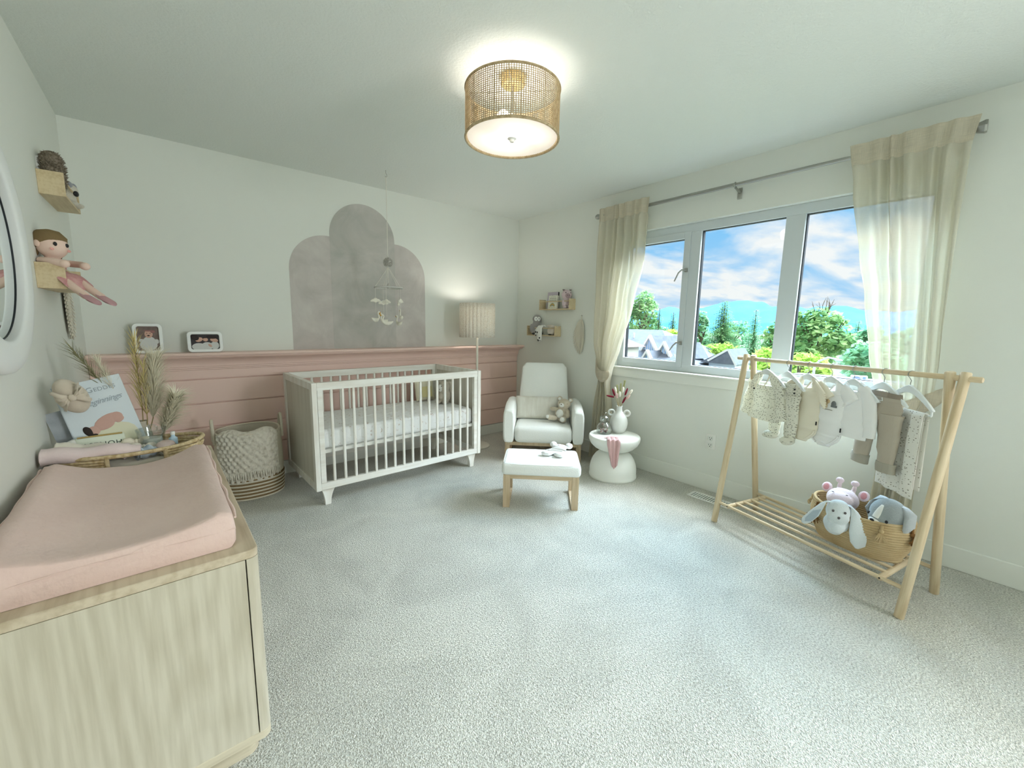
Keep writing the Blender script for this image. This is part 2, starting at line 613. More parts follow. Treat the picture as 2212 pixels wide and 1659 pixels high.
# wall outlet and floor register
o = thing('wall_outlet', 'white double electrical outlet low on the wall under the window', 'outlet', (XR, 1.388, 0.393))
MB().rbox((-0.003, 0, 0), (0.006, 0.078, 0.118), 0.003, 2).build('cover_plate', WHITE, o)
for dz in (-0.027, 0.027):
    s = MB().rbox((-0.007, 0, dz), (0.004, 0.036, 0.034), 0.006, 2).build('socket', TRIM, o)
    MB().box((-0.0095, -0.008, dz + 0.004), (0.001, 0.003, 0.011)).box((-0.0095, 0.008, dz + 0.004), (0.001, 0.003, 0.011)).box(
        (-0.0095, 0, dz - 0.009), (0.001, 0.006, 0.006)).build('slot_hole', BLACK, s, smooth=False)
o = thing('floor_register', 'white slotted heating vent set in the carpet beside the rack', 'vent', (3.005, 1.27, 0.0))
r_ = MB()
r_.box((-0.052, 0, 0.004), (0.014, 0.31, 0.008)).box((0.052, 0, 0.004), (0.014, 0.31, 0.008))
r_.box((0, 0.15, 0.004), (0.11, 0.02, 0.008)).box((0, -0.15, 0.004), (0.11, 0.02, 0.008))
r_.build('register_frame', WHITE, o, smooth=False, bevel=0.002)
r_ = MB()
for k in range(15):
    r_.box((0, -0.126 + k * 0.018, 0.004), (0.092, 0.008, 0.005))
r_.build('louver', WHITE, o, smooth=False)
MB().box((0, 0, 0.0012), (0.1, 0.29, 0.001)).build('duct_opening', mat('duct_grey', (120, 124, 120), 0.7), o, smooth=False)
# ------------------------------------------------------------------ curtains
def linen_mat(name, col, clear=0.28, density=1.0):
    m = bpy.data.materials.new(name)
    m.use_nodes = True
    nt = m.node_tree
    nt.nodes.clear()
    N, L = nt.nodes.new, nt.links.new
    o = N('ShaderNodeOutputMaterial')
    tc = N('ShaderNodeTexCoord')
    ws = []
    for sc in ((1, 2.0, 60), (1, 60, 2.0)):      # slubby warp and weft
        mp = N('ShaderNodeMapping'); mp.inputs['Scale'].default_value = sc
        n = N('ShaderNodeTexNoise'); n.inputs['Scale'].default_value = 7.0; n.inputs['Detail'].default_value = 4
        L(tc.outputs['Object'], mp.inputs[0]); L(mp.outputs[0], n.inputs['Vector'])
        ws.append(n)
    mx = N('ShaderNodeMath'); mx.operation = 'MAXIMUM'
    L(ws[0].outputs['Fac'], mx.inputs[0]); L(ws[1].outputs['Fac'], mx.inputs[1])
    mr = N('ShaderNodeMapRange')
    mr.inputs['From Min'].default_value = 0.45; mr.inputs['From Max'].default_value = 0.75
    mr.inputs['To Min'].default_value = clear; mr.inputs['To Max'].default_value = 0.02
    L(mx.outputs[0], mr.inputs['Value'])
    cr = N('ShaderNodeValToRGB')
    e = cr.color_ramp.elements
    e[0].position = 0.45; e[0].color = lin(col)
    e[1].position = 0.78; e[1].color = lin(tuple(int(c * 0.86) for c in col))
    L(mx.outputs[0], cr.inputs[0])
    d = N('ShaderNodeBsdfDiffuse'); t = N('ShaderNodeBsdfTranslucent'); tr = N('ShaderNodeBsdfTransparent')
    L(cr.outputs[0], d.inputs[0])
    g_ = N('ShaderNodeMixRGB'); g_.blend_type = 'MULTIPLY'; g_.inputs[0].default_value = 1.0; g_.inputs[2].default_value = (0.62, 0.60, 0.54, 1)
    L(cr.outputs[0], g_.inputs[1]); L(g_.outputs[0], t.inputs[0])
    m1 = N('ShaderNodeMixShader'); m1.inputs[0].default_value = 0.42
    L(d.outputs[0], m1.inputs[1]); L(t.outputs[0], m1.inputs[2])
    m2 = N('ShaderNodeMixShader')
    L(mr.outputs[0], m2.inputs[0]); L(m1.outputs[0], m2.inputs[1]); L(tr.outputs[0], m2.inputs[2])
    L(m2.outputs[0], o.inputs[0])
    return m
SHEER = linen_mat('sheer_linen', (246, 240, 220), 0.30)
HEADER = linen_mat('linen_header', (240, 230, 208), 0.02)

ROD_X, ROD_Z = 3.089, 2.248
rd = thing('curtain_rod', 'brushed nickel curtain rod on a wall bracket above the window', 'curtain rod', (ROD_X, 1.35, ROD_Z))
MB().cyl((0, -1.10, 0), (0, 0.06, 0), 0.0115).cyl((0, 0.0, 0), (0, 1.15, 0), 0.0135).build('rod', CHROME, rd)
MB().loft([((0, -1.09, 0), (0.012, 0, 0), (0, 0, 0.012)), ((0, -1.112, 0), (0.014, 0, 0), (0, 0, 0.014)), ((0, -1.115, 0), (0.02, 0, 0), (0, 0, 0.02)),
           ((0, -1.15, 0), (0.031, 0, 0), (0, 0, 0.031)), ((0, -1.158, 0), (0.029, 0, 0), (0, 0, 0.029))], 6).build('finial', CHROME, rd, smooth=False)
MB().loft([((0, 1.14, 0), (0.014, 0, 0), (0, 0, 0.014)), ((0, 1.16, 0), (0.02, 0, 0), (0, 0, 0.02)), ((0, 1.18, 0), (0.024, 0, 0), (0, 0, 0.024)),
           ((0, 1.195, 0), (0.018, 0, 0), (0, 0, 0.018))], 10).build('finial', CHROME, rd)
for y in (-0.011, 1.10, -1.07):
    q = MB()
    q.rbox((XR - ROD_X - 0.004, y, -0.04), (0.008, 0.03, 0.075), 0.002, 1)
    q.tube([(XR - ROD_X - 0.006, y, -0.035), (0.03, y, -0.022), (0.004, y, -0.016)], [0.008, 0.007, 0.008], 8)
    q.torus((0, y, 0), 0.015, 0.004, 16, 6, axis='Y')
    q.build('rod_bracket', CHROME, rd)

def pw(t, pts):
    """piecewise smooth interpolation of (t, value)"""
    if t <= pts[0][0]:
        return pts[0][1]
    for (a, u), (b_, v_) in zip(pts[:-1], pts[1:]):
        if t <= b_:
            s = (t - a) / (b_ - a)
            s = s * s * (3 - 2 * s) * 0.5 + s * 0.5
            return u + (v_ - u) * s
    return pts[-1][1]

def curtain(label, left, right, tie_z, folds, seed, tie, hook_y):
    """left/right: (z, y) edges from the rod to the floor; gathered in a tie-back at tie_z"""
    rnd = random.Random(seed)
    t = thing('curtain', label, 'curtain', (3.066, 0, 0), group='sheer linen curtains')
    ph = [rnd.uniform(-0.6, 0.6) for _ in range(folds + 2)]
    top = 2.305
    nu, nv = folds * 14, 70
    def surf(u, v, z0, z1, offx=0.0):
        z = z0 + (z1 - z0) * v
        yl, yr = pw(-z, left), pw(-z, right)
        k = u * folds
        i = int(k)
        uu = u + 0.16 / folds * math.sin(2 * PI * k * 0.37 + seed) + 0.02 * math.sin(5 * u + 3 * z)
        uu = min(1, max(0, uu)) if 0 < u < 1 else u
        width = abs(yl - yr)
        amp = 0.014 + 0.044 * min(1, 0.35 / max(width, 0.05)) * 0.6
        if z > 2.185:
            amp *= 0.30
            offx -= 0.004
        ww = math.sin(2 * PI * k + ph[i] + 0.5 * math.sin(2.3 * z + i))
        x = -amp * ww * (0.8 + 0.3 * math.sin(1.7 * i + seed)) + 0.006 * math.sin(9 * z + 4 * u)
        y = yl + (yr - yl) * uu
        # the cloth sags inwards towards the tie on the free side
        return (min(x + offx, 0.060), y, z)
    MB().grid(lambda u, v: surf(u, v, 2.195, 0.012), nu, nv).build('linen_panel', SHEER, t, angle=180)
    MB().grid(lambda u, v: surf(u, v, top, 2.19), nu, 6).build('header_band', HEADER, t, angle=180)
    # tie-back band: loops round the gathered cloth and up to its hook on the wall
    pts = tie
    b = MB()
    for sgn in (-1, 1):
        v = []
        use = pts if sgn < 0 else pts[1:]
        n = len(use)
        for (y, z, x, h) in use:
            v += [(x * (1 if sgn < 0 else 0.0) + (0.07 if sgn > 0 else 0), y, z + h / 2), (x * (1 if sgn < 0 else 0.0) + (0.07 if sgn > 0 else 0), y, z - h / 2)]
        b.add(v, [(2 * i, 2 * i + 1, 2 * i + 3, 2 * i + 2) for i in range(n - 1)])
    s = b.build('tieback', HEADER, t, subsurf=2, angle=180)
    md = s.modifiers.new('thick', 'SOLIDIFY'); md.thickness = 0.003
    MB().cyl((0.113, hook_y, pts[-1][1]), (0.05, hook_y, pts[-1][1]), 0.005, n=8).ell((0.05, hook_y, pts[-1][1]), 0.011, 10, 8).build('holdback_hook', CHROME, t)
    return t
# negative z keys (pw wants increasing t)
curtain('sheer linen curtain tied back beside the armchair corner',
        [(-2.32, 2.500), (-1.87, 2.488), (-1.50, 2.480), (-1.10, 2.466), (-0.92, 2.425), (-0.78, 2.40), (-0.5, 2.44), (0, 2.475)],
        [(-2.32, 1.985), (-1.82, 2.018), (-1.45, 2.100), (-1.08, 2.215), (-0.86, 2.285), (-0.75, 2.30), (-0.5, 2.272), (0, 2.262)],
        0.85, 7, 3, [(2.262, 0.845, -0.03, 0.085), (2.32, 0.795, -0.062, 0.10), (2.39, 0.83, -0.055, 0.11), (2.45, 0.91, -0.02, 0.10), (2.478, 0.975, 0.045, 0.07)], 2.485)
curtain('sheer linen curtain tied back behind the clothes rack',
        [(-2.32, 0.715), (-2.05, 0.672), (-1.68, 0.603), (-1.46, 0.556), (-1.15, 0.502), (-0.91, 0.452), (-0.75, 0.405), (-0.5, 0.40), (0, 0.42)],
        [(-2.32, 0.215), (-2.15, 0.235), (-1.82, 0.236), (-1.55, 0.232), (-1.31, 0.228), (-1.07, 0.218), (-0.92, 0.22), (-0.75, 0.26), (-0.5, 0.235), (0, 0.225)],
        0.85, 6, 11, [(0.452, 0.80, -0.03, 0.09), (0.39, 0.80, -0.065, 0.10), (0.31, 0.85, -0.055, 0.11), (0.22, 0.91, -0.02, 0.10), (0.17, 0.955, 0.045, 0.07)], 0.162)

# ------------------------------------------------------------------ arch decals on the back wall
def plaster(name, c1, c2, c3):
    m = bpy.data.materials.new(name)
    m.use_nodes = True
    nt = m.node_tree
    N, L = nt.nodes.new, nt.links.new
    b = nt.nodes['Principled BSDF']
    b.inputs['Roughness'].default_value = 0.85
    b.inputs['Specular IOR Level'].default_value = 0.15
    tc = N('ShaderNodeTexCoord')
    n = N('ShaderNodeTexNoise'); n.inputs['Scale'].default_value = 3.4; n.inputs['Detail'].default_value = 9; n.inputs['Roughness'].default_value = 0.62; n.inputs['Distortion'].default_value = 0.8
    L(tc.outputs['Object'], n.inputs['Vector'])
    r_ = N('ShaderNodeValToRGB')
    e = r_.color_ramp.elements
    e[0].position = 0.32; e[0].color = lin(c1)
    e[1].position = 0.70; e[1].color = lin(c3)
    x = e.new(0.5); x.color = lin(c2)
    L(n.outputs['Fac'], r_.inputs[0]); L(r_.outputs[0], b.inputs['Base Color'])
    return m
P1 = plaster('limewash_grey', (176, 175, 168), (190, 186, 180), (204, 198, 192))
P2 = plaster('limewash_taupe', (186, 180, 174), (198, 191, 186), (210, 205, 198))
def arch(label, xc, r, spring, x0, x1, off, m):
    poly = []
    a0 = math.acos(max(-1, min(1, (x1 - xc) / r)))
    a1 = math.acos(max(-1, min(1, (x0 - xc) / r)))
    poly.append((x0, 1.030)); poly.append((x1, 1.030))
    for k in range(41):
        a = a0 + (a1 - a0) * k / 40
        poly.append((xc + r * math.cos(a), spring + r * math.sin(a)))
    M = Matrix(((1, 0, 0, 0), (0, 0, -1, YB), (0, 1, 0, 0), (0, 0, 0, 1)))
    tag(MB().prism(poly, 0.0, off, M).build('arch_decal', m, smooth=False), label, 'wall decal', 'painted look arch decals')
arch('low grey-taupe arch decal left of the tall one', 1.072, 0.292, 1.677, 0.780, 1.1005, 0.0015, P2)
arch('tall centre arch decal in mottled grey limewash', 1.385, 0.2855, 1.990, 1.0995, 1.6705, 0.0022, P1)
arch('low pinkish arch decal right of the tall one, behind the mobile', 1.678, 0.300, 1.679, 1.670, 1.978, 0.0015, P2)
# ------------------------------------------------------------------ crib
CRIB = mat('washed_white_wood', (240, 239, 232), 0.45, 0.35, var=(26, (226, 221, 210), 0.3, 0.62), stretch=(0.12, 1, 1))
CRIBV = mat('washed_white_wood_upright', (242, 241, 234), 0.45, 0.35, var=(26, (228, 223, 212), 0.3, 0.62), stretch=(1, 1, 0.12))
CRIBP = mat('washed_grey_panel', (216, 212, 200), 0.5, 0.3, var=(30, (204, 199, 186), 0.3, 0.65), stretch=(1, 1, 0.08))
cr = thing('crib', 'white-washed wooden baby crib with slatted long sides below the mobile', 'crib', (1.370, 3.262, 0), R(1.9))
CL, CD, CZ0, CZ1 = 1.388, 0.735, 0.117, 0.862
for sx in (-1, 1):
    x = sx * (CL / 2 - 0.016)
    e = MB()
    e.box((x, -CD / 2 + 0.024, (CZ0 + CZ1) / 2), (0.032, 0.048, CZ1 - CZ0)).box((x, CD / 2 - 0.024, (CZ0 + CZ1) / 2), (0.032, 0.048, CZ1 - CZ0))
    e.box((x, 0, CZ1 - 0.024), (0.032, CD - 0.096, 0.048)).box((x, 0, CZ0 + 0.024), (0.032, CD - 0.096, 0.048))
    p_ = e.build('end_panel', CRIBV, cr, smooth=False, bevel=0.002)
    MB().box((x, 0, (CZ0 + CZ1) / 2), (0.016, CD - 0.09, CZ1 - CZ0 - 0.09)).build('inset_panel', CRIBP, p_, smooth=False)
for sy in (-1, 1):
    y = sy * (CD / 2 - 0.018)
    s = MB()
    s.box((0, y, CZ1 - 0.026), (CL - 0.066, 0.03, 0.052))
    s.box((0, y, CZ0 + 0.026), (CL - 0.066, 0.03, 0.046))
    for sx in (-1, 1):
        s.box((sx * (CL / 2 - 0.052), y, (CZ0 + CZ1) / 2), (0.034, 0.03, CZ1 - CZ0 - 0.1))
    s.build('side_rail_frame', CRIB, cr, smooth=False, bevel=0.002)
    for k in range(16):
        xs = -0.566 + k * 1.128 / 15
        MB().rbox((xs, y, (CZ0 + CZ1) / 2), (0.019, 0.017, CZ1 - CZ0 - 0.09), 0.006, 2).build('slat', CRIBV, cr)
for sx in (-1, 1):
    for sy in (-1, 1):
        secs = []
        for t in range(8):
            q = t / 7
            z = CZ0 * (1 - q)
            hw = 0.026 * (1 - q) ** 2.2 + 0.0205
            cx_ = sx * (CL / 2 - 0.078 - 0.004 * (1 - q) ** 2)
            secs.append((z, cx_, hw))
        v, f = [], []
        for z, cx_, hw in secs:
            d_ = 0.018
            yc = sy * (CD / 2 - 0.04)
            v += [(cx_ - hw, yc - d_, z), (cx_ + hw, yc - d_, z), (cx_ + hw, yc + d_, z), (cx_ - hw, yc + d_, z)]
        for t in range(7):
            for i in range(4):
                j = (i + 1) % 4
                f.append((t * 4 + i, t * 4 + j, t * 4 + 4 + j, t * 4 + 4 + i))
        f += [(3, 2, 1, 0), (28, 29, 30, 31)]
        MB().add(v, f).build('leg', CRIBV, cr, angle=35, bevel=0.003)
MB().box((0, 0, 0.378), (CL - 0.08, CD - 0.075, 0.022)).build('mattress_support', WHITE, cr, smooth=False)
for x, y, z in ((-0.62, -0.3, 0.7),):
    pass

SHEET = mat('printed_cotton_sheet', (244, 245, 244), 0.9, 0.1, var=(42, (206, 192, 182), 0.30, 0.40), bump=(26, 0.35, 0.006))
mt = thing('crib_mattress', 'crib mattress in a white fitted sheet with a small pale print', 'mattress', (1.370, 3.262, 0.389), R(1.9))
ml, mw, mh = CL - 0.094, CD - 0.10, 0.138
mb = MB().rbox((0, 0, mh / 2), (ml, mw, mh), 0.03, 4)
mb.v = [(x + 0.004 * noise.noise(Vector((x * 9, y * 9, z * 9))), y + 0.006 * noise.noise(Vector((x * 8 + 5, y * 7, z * 12))), z) for x, y, z in mb.v]
mb.build('fitted_sheet', SHEET, mt)
fold = MB()
rr = random.Random(5)
for k in range(9):
    x0, y0 = rr.uniform(-0.5, 0.35), rr.uniform(-0.2, 0.22)
    L_, a = rr.uniform(0.12, 0.3), rr.uniform(-0.25, 0.5)
    fold.loft([((x0 + L_ * t * math.cos(a), y0 + L_ * t * math.sin(a), mh - 0.001), (0, 0.012 * math.sin(PI * t) + 0.001, 0), (0, 0, 0.0045 * math.sin(PI * t) + 0.0003)) for t in [i / 8 for i in range(9)]], 8)
fold.build('sheet_crease', SHEET, mt)

# ------------------------------------------------------------------ floor lamp
LINEN_SHADE = mat('woven_shade', (246, 241, 230), 0.85, 0.1, var=(190, (214, 202, 182), 0.36, 0.54), trans=0.0)
def shade_mat():
    m = LINEN_SHADE
    nt = m.node_tree
    b = nt.nodes['Principled BSDF']
    t = nt.nodes.new('ShaderNodeBsdfTranslucent')
    t.inputs[0].default_value = lin((246, 238, 226))
    mx = nt.nodes.new('ShaderNodeMixShader'); mx.inputs[0].default_value = 0.14
    o = [n for n in nt.nodes if n.type == 'OUTPUT_MATERIAL'][0]
    nt.links.new(b.outputs[0], mx.inputs[1]); nt.links.new(t.outputs[0], mx.inputs[2]); nt.links.new(mx.outputs[0], o.inputs[0])
shade_mat()
fl = thing('floor_lamp', 'cream floor lamp with a scalloped woven drum shade beside the crib', 'lamp', (2.388, 3.425, 0))
MB().lathe([(0.002, 0), (0.132, 0), (0.135, 0.004), (0.135, 0.012), (0.128, 0.018), (0.03, 0.024), (0.016, 0.034), (0.002, 0.036)], 40).build('base', mat('lamp_cream', (224, 222, 208), 0.4), fl)
MB().cyl((0, 0, 0.02), (0, 0, 1.36), 0.0115, n=16).build('pole', mat('lamp_cream', (224, 222, 208), 0.4), fl)
sh = MB()
NS = 28
def shade(u, v, r0):
    a = 2 * PI * u
    r = r0 + 0.010 * abs(math.sin(a * NS / 2))
    return (r * math.cos(a), r * math.sin(a), 1.132 + 0.334 * v)
sh.grid(lambda u, v: shade(u, v, 0.168), NS * 8, 4, True)
s = sh.build('lamp_shade', LINEN_SHADE, fl, angle=60)
md = s.modifiers.new('thick', 'SOLIDIFY'); md.thickness = 0.002
q = MB()
for k in range(3):
    a = 2 * PI * k / 3
    q.cyl((0, 0, 1.37), (0.166 * math.cos(a), 0.166 * math.sin(a), 1.45), 0.002, n=6)
q.cyl((0, 0, 1.34), (0, 0, 1.375), 0.016)
q.build('shade_spider', mat('lamp_cream', (224, 222, 208), 0.4), fl)
BULB = mat('lit_bulb', (255, 250, 240), 0.5, emit=((255, 244, 226), 9))
MB().ell((0, 0, 1.41), (0.03, 0.03, 0.038), 14, 10).build('bulb', BULB, fl)
lamp('floor_lamp_bulb', 'POINT', (2.388, 3.425, 1.40), 6.0, (1.0, 0.97, 0.94), shadow_soft_size=0.045)

# ------------------------------------------------------------------ ceiling lamp
CANE = mat('rattan_cane', (190, 170, 136), 0.6, 0.3, var=(60, (164, 142, 106), 0.35, 0.6))
CX, CY, CZB, CZT, CR = 1.362, 1.668, 2.160, 2.376, 0.226
cl = thing('ceiling_lamp', 'round woven cane drum ceiling lamp with a white diffuser, lit', 'lamp', (CX, CY, H))
zb, zt = CZB - H, CZT - H
s = MB()
nvert, nring = 132, 25
for k in range(nvert):
    a = 2 * PI * k / nvert
    wd = 0.0062 if k % 11 == 0 else 0.0038
    c_, s_ = math.cos(a), math.sin(a)
    s.add([(CR * c_ - wd / 2 * s_ * i + 0.0012 * j * c_, CR * s_ + wd / 2 * c_ * i + 0.0012 * j * s_, z) for z in (zb, zt) for j in (-1, 1) for i in (-1, 1)],
          [(0, 1, 5, 4), (2, 6, 7, 3), (0, 4, 6, 2), (1, 3, 7, 5)])
for k in range(nring):
    z = zb + 0.006 + (zt - zb - 0.012) * k / (nring - 1)
    hh = 0.0016
    s.grid(lambda u, v: ((CR + 0.0018) * math.cos(2 * PI * u), (CR + 0.0018) * math.sin(2 * PI * u), z - hh + 2 * hh * v), 96, 2, True)
s.build('cane_shade', CANE, cl, smooth=False)
for z in (zb, zt):
    MB().torus((0, 0, z), CR, 0.0055, 72, 8).build('shade_hoop', CANE, cl)
dm = bpy.data.materials.new('opal_diffuser')
dm.use_nodes = True
nt = dm.node_tree
b = nt.nodes['Principled BSDF']
b.inputs['Base Color'].default_value = lin((246, 244, 242))
b.inputs['Roughness'].default_value = 0.5
b.inputs['Emission Color'].default_value = lin((250, 246, 246))
b.inputs['Emission Strength'].default_value = 0.10
_t = nt.nodes.new('ShaderNodeBsdfTranslucent'); _t.inputs[0].default_value = lin((248, 246, 244))
_m = nt.nodes.new('ShaderNodeMixShader'); _m.inputs[0].default_value = 0.55
_o = [n for n in nt.nodes if n.type == 'OUTPUT_MATERIAL'][0]
nt.links.new(b.outputs[0], _m.inputs[1]); nt.links.new(_t.outputs[0], _m.inputs[2]); nt.links.new(_m.outputs[0], _o.inputs[0])
MB().lathe([(0.002, zb + 0.004), (CR - 0.010, zb + 0.004), (CR - 0.008, zb + 0.007), (CR - 0.010, zb + 0.010), (0.002, zb + 0.010)], 72).build('diffuser', dm, cl)
MB().lathe([(0.002, zb - 0.014), (0.009, zb - 0.013), (0.012, zb - 0.008), (0.012, zb - 0.003), (0.022, zb + 0.002), (0.022, zb + 0.004), (0.002, zb + 0.004)], 20).build('finial', WHITE, cl)
MB().lathe([(0.002, -0.001), (0.060, -0.001), (0.060, -0.035), (0.052, -0.042), (0.002, -0.042)], 32).build('canopy', mat('brass_canopy', (200, 168, 110), 0.35, metal=0.6), cl)
q = MB().cyl((0, 0, -0.04), (0, 0, zb + 0.01), 0.006)
for k in range(4):
    a = PI / 4 + PI / 2 * k
    q.cyl((0, 0, -0.07), (CR * math.cos(a), CR * math.sin(a), zt - 0.001), 0.002, n=6)
q.build('stem', CHROME, cl)
MB().ell((0.055, 0.0, -0.20), (0.032, 0.032, 0.036), 16, 10).build('bulb', BULB, cl)
MB().ell((-0.055, 0.0, -0.20), (0.032, 0.032, 0.036), 16, 10).build('bulb', BULB, cl)
lamp('ceiling_lamp_bulb', 'POINT', (CX, CY, H - 0.155), 2.6, (1.0, 0.98, 0.96), shadow_soft_size=0.05)

# ------------------------------------------------------------------ armchair
BOUCLE = mat('boucle', (243, 245, 240), 0.95, 0.1, bump=(150, 0.55, 0.005), sheen=0.25)
ASH = wood('pale_ash', (206, 186, 156), (186, 164, 132), 2, 8)
OM = Vector((1.8955, 1.9445, 0))
OU = Vector((0.72227, -0.69161, 0))
ON = Vector((0.69161, 0.72227, 0))
ROT = math.atan2(OU.y, OU.x)
def along(d, s=0.0):
    p = OM + ON * d + OU * s
    return (p.x, p.y, 0)
# local frame: +x to the chair's left hand as seen, +y to its back
ch = thing('armchair', 'cream boucle nursery armchair with pale wooden base in the corner', 'armchair', along(0.95, 0.017), ROT)
def soft(mb, amp, sc=6):
    mb.v = [tuple(Vector(p) + wob(p, sc, amp)) for p in mb.v]
    return mb
for sx in (-1, 1):
    # arm: rounded slab, front face slightly curved, top falling a little to the front
    secs = []
    for t in [i / 14 for i in range(15)]:
        y = 0.0 + 0.56 * t
        top = 0.492 + 0.052 * math.sin(min(1, t * 2.2) * PI / 2) - 0.02 * t
        secs.append((y, top))
    mbx = MB()
    n = 20
    v, f = [], []
    for y, top in secs:
        bot = 0.182
        ring = []
        hw = 0.052
        for i in range(n):
            a = 2 * PI * i / n
            cx_, cz_ = math.cos(a), math.sin(a)
            e_ = 0.45
            ring.append((sx * 0.318 + hw * math.copysign(abs(cx_) ** e_, cx_), y, (top + bot) / 2 + (top - bot) / 2 * math.copysign(abs(cz_) ** e_, cz_)))
        v += ring
    m = len(secs)
    for k in range(m - 1):
        for i in range(n):
            j = (i + 1) % n
            f.append((k * n + i, k * n + j, (k + 1) * n + j, (k + 1) * n + i))
    f.append(tuple(range(n))); f.append(tuple((m - 1) * n + i for i in range(n)))
    mbx.add(v, f).build('armrest', BOUCLE, ch, bevel=0.03, angle=60)
def seat_fn(w, d, z0, z1, y0, crown=0.02, r=0.05):
    return MB().rbox((0, y0 + d / 2, (z0 + z1) / 2), (w, d, z1 - z0), r, 4)
seat_fn(0.532, 0.56, 0.184, 0.345, -0.012, r=0.048).build('seat', BOUCLE, ch)
# backrest: leaning tapered slab with round shoulders
bk = MB()
def back(u, v, side):
    pass
nb = 15
v, f = [], []
ring_n = 24
for k in range(nb):
    t = k / (nb - 1)
    z = 0.27 + (0.882 - 0.27) * t
    hw = 0.262 - 0.038 * t
    if t > 0.9:
        q_ = (t - 0.9) / 0.1
        hw -= 0.035 * (1 - math.sqrt(max(0, 1 - q_ * q_)))
    th = 0.062 - 0.014 * t
    if t > 0.93:
        th *= math.sqrt(max(0.12, 1 - ((t - 0.93) / 0.075) ** 2))
    yc = 0.40 + 0.155 * t
    for i in range(ring_n):
        a = 2 * PI * i / ring_n
        c_, s_ = math.cos(a), math.sin(a)
        e_ = 0.42
        v.append((hw * math.copysign(abs(c_) ** e_, c_), yc + th * math.copysign(abs(s_) ** 0.6, s_), z))
for k in range(nb - 1):
    for i in range(ring_n):
        j = (i + 1) % ring_n
        f.append((k * ring_n + i, k * ring_n + j, (k + 1) * ring_n + j, (k + 1) * ring_n + i))
f.append(tuple(range(ring_n))); f.append(tuple((nb - 1) * ring_n + i for i in range(ring_n)))
bk.add(v, f).build('backrest', BOUCLE, ch, angle=70, bevel=0.012)
bs = MB()
bs.box((0, 0.30, 0.165), (0.70, 0.50, 0.034))
bs.build('base_frame', ASH, ch, smooth=False, bevel=0.003)
for sx in (-1, 1):
    MB().box((sx * 0.333, 0.078, 0.09), (0.046, 0.036, 0.18)).build('leg', ASH, ch, smooth=False, bevel=0.003)
    MB().box((sx * 0.333, 0.53, 0.09), (0.046, 0.036, 0.18)).build('leg', ASH, ch, smooth=False, bevel=0.003)
    MB().box((sx * 0.333, 0.305, 0.012), (0.046, 0.42, 0.024)).build('runner', ASH, ch, smooth=False, bevel=0.003)

# lumbar pillow on the armchair
PIL = mat('ribbed_cushion', (232, 230, 220), 0.95, 0.1, bump=(60, 0.5, 0.004), stretch=(1, 1, 0.15), var=(30, (220, 216, 204)))
def pillow(w, h, t, mb=None, pinch=0.10, nu=28, nv=18, pw_=0.42):
    mb = mb or MB()
    for s in (-1, 1):
        def fn(u, v):
            a, b_ = 2 * u - 1, 2 * v - 1
            th = t / 2 * ((1 - a ** 4) * (1 - b_ ** 4)) ** pw_
            k = 1 - pinch * (a * a) * (1 - abs(b_)) * 0 - pinch * (1 - a * a) * b_ * b_ * 0.25
            kx = 1 - pinch * (1 - b_ * b_) * 0.35
            return (a * w / 2 * kx, s * th + 0.003 * noise.noise(Vector((a * 4, b_ * 4, s * 3.0))), b_ * h / 2 * k)
        mb.grid(fn, nu, nv)
    return mb
P0 = Vector(along(0.95 + 0.345, -0.045))
o = thing('lumbar_pillow', 'oblong off-white ribbed pillow leaning on the armchair backrest', 'pillow', (P0.x, P0.y, 0.455), (R(-14), 0, ROT))
pillow(0.43, 0.225, 0.105).build('pillow_cover', PIL, o, angle=80)

# ------------------------------------------------------------------ ottoman
ot = thing('ottoman', 'cream boucle footstool on pale wooden sled legs before the armchair', 'ottoman', (OM.x, OM.y, 0), ROT)
MB().rbox((0, 0.165, 0.2815), (0.545, 0.375, 0.087), 0.028, 4).build('cushion', BOUCLE, ot)
pp = MB()
corn = []
for k in range(64):
    a = 2 * PI * k / 64
    c_, s_ = math.cos(a), math.sin(a)
    corn.append((0.263 * math.copysign(abs(c_) ** 0.22, c_), 0.165 + 0.178 * math.copysign(abs(s_) ** 0.22, s_), 0.3175))
pp.tube(corn, 0.0035, 6, False, True).build('piping', BOUCLE, ot)
for sx in (-1, 1):
    g = MB()
    x = sx * 0.238
    g.box((x, 0.012, 0.119), (0.046, 0.03, 0.238)).box((x, 0.322, 0.119), (0.046, 0.03, 0.238))
    g.box((x, 0.167, 0.009), (0.046, 0.30, 0.018)).box((x, 0.167, 0.229), (0.046, 0.30, 0.018))
    g.build('sled_leg', ASH, ot, smooth=False, bevel=0.002)
for y in (0.012, 0.322):
    MB().box((0, y, 0.224), (0.43, 0.024, 0.028)).build('cross_rail', wood('pale_ash_x', (206, 186, 156), (186, 164, 132), 0, 8), ot, smooth=False, bevel=0.002)

# ------------------------------------------------------------------ side table
STONE = mat('white_plaster_table', (238, 240, 233), 0.8, 0.15, bump=(60, 0.15, 0.002))
stb = thing('side_table', 'round white hourglass side table between armchair and clothes rack', 'side table', (2.835, 2.035, 0))
MB().lathe([(0.002, 0), (0.194, 0), (0.198, 0.006), (0.198, 0.02), (0.194, 0.028), (0.194, 0.075), (0.188, 0.11), (0.174, 0.15), (0.150, 0.187), (0.118, 0.214), (0.095, 0.226), (0.002, 0.23)], 64).build('pedestal', STONE, stb)
MB().lathe([(0.002, 0.222), (0.095, 0.224), (0.128, 0.236), (0.165, 0.256), (0.195, 0.285), (0.209, 0.315), (0.2125, 0.338), (0.210, 0.352), (0.205, 0.358), (0.197, 0.360), (0.002, 0.360)], 64).build('table_top', STONE, stb)
TT = 0.3605
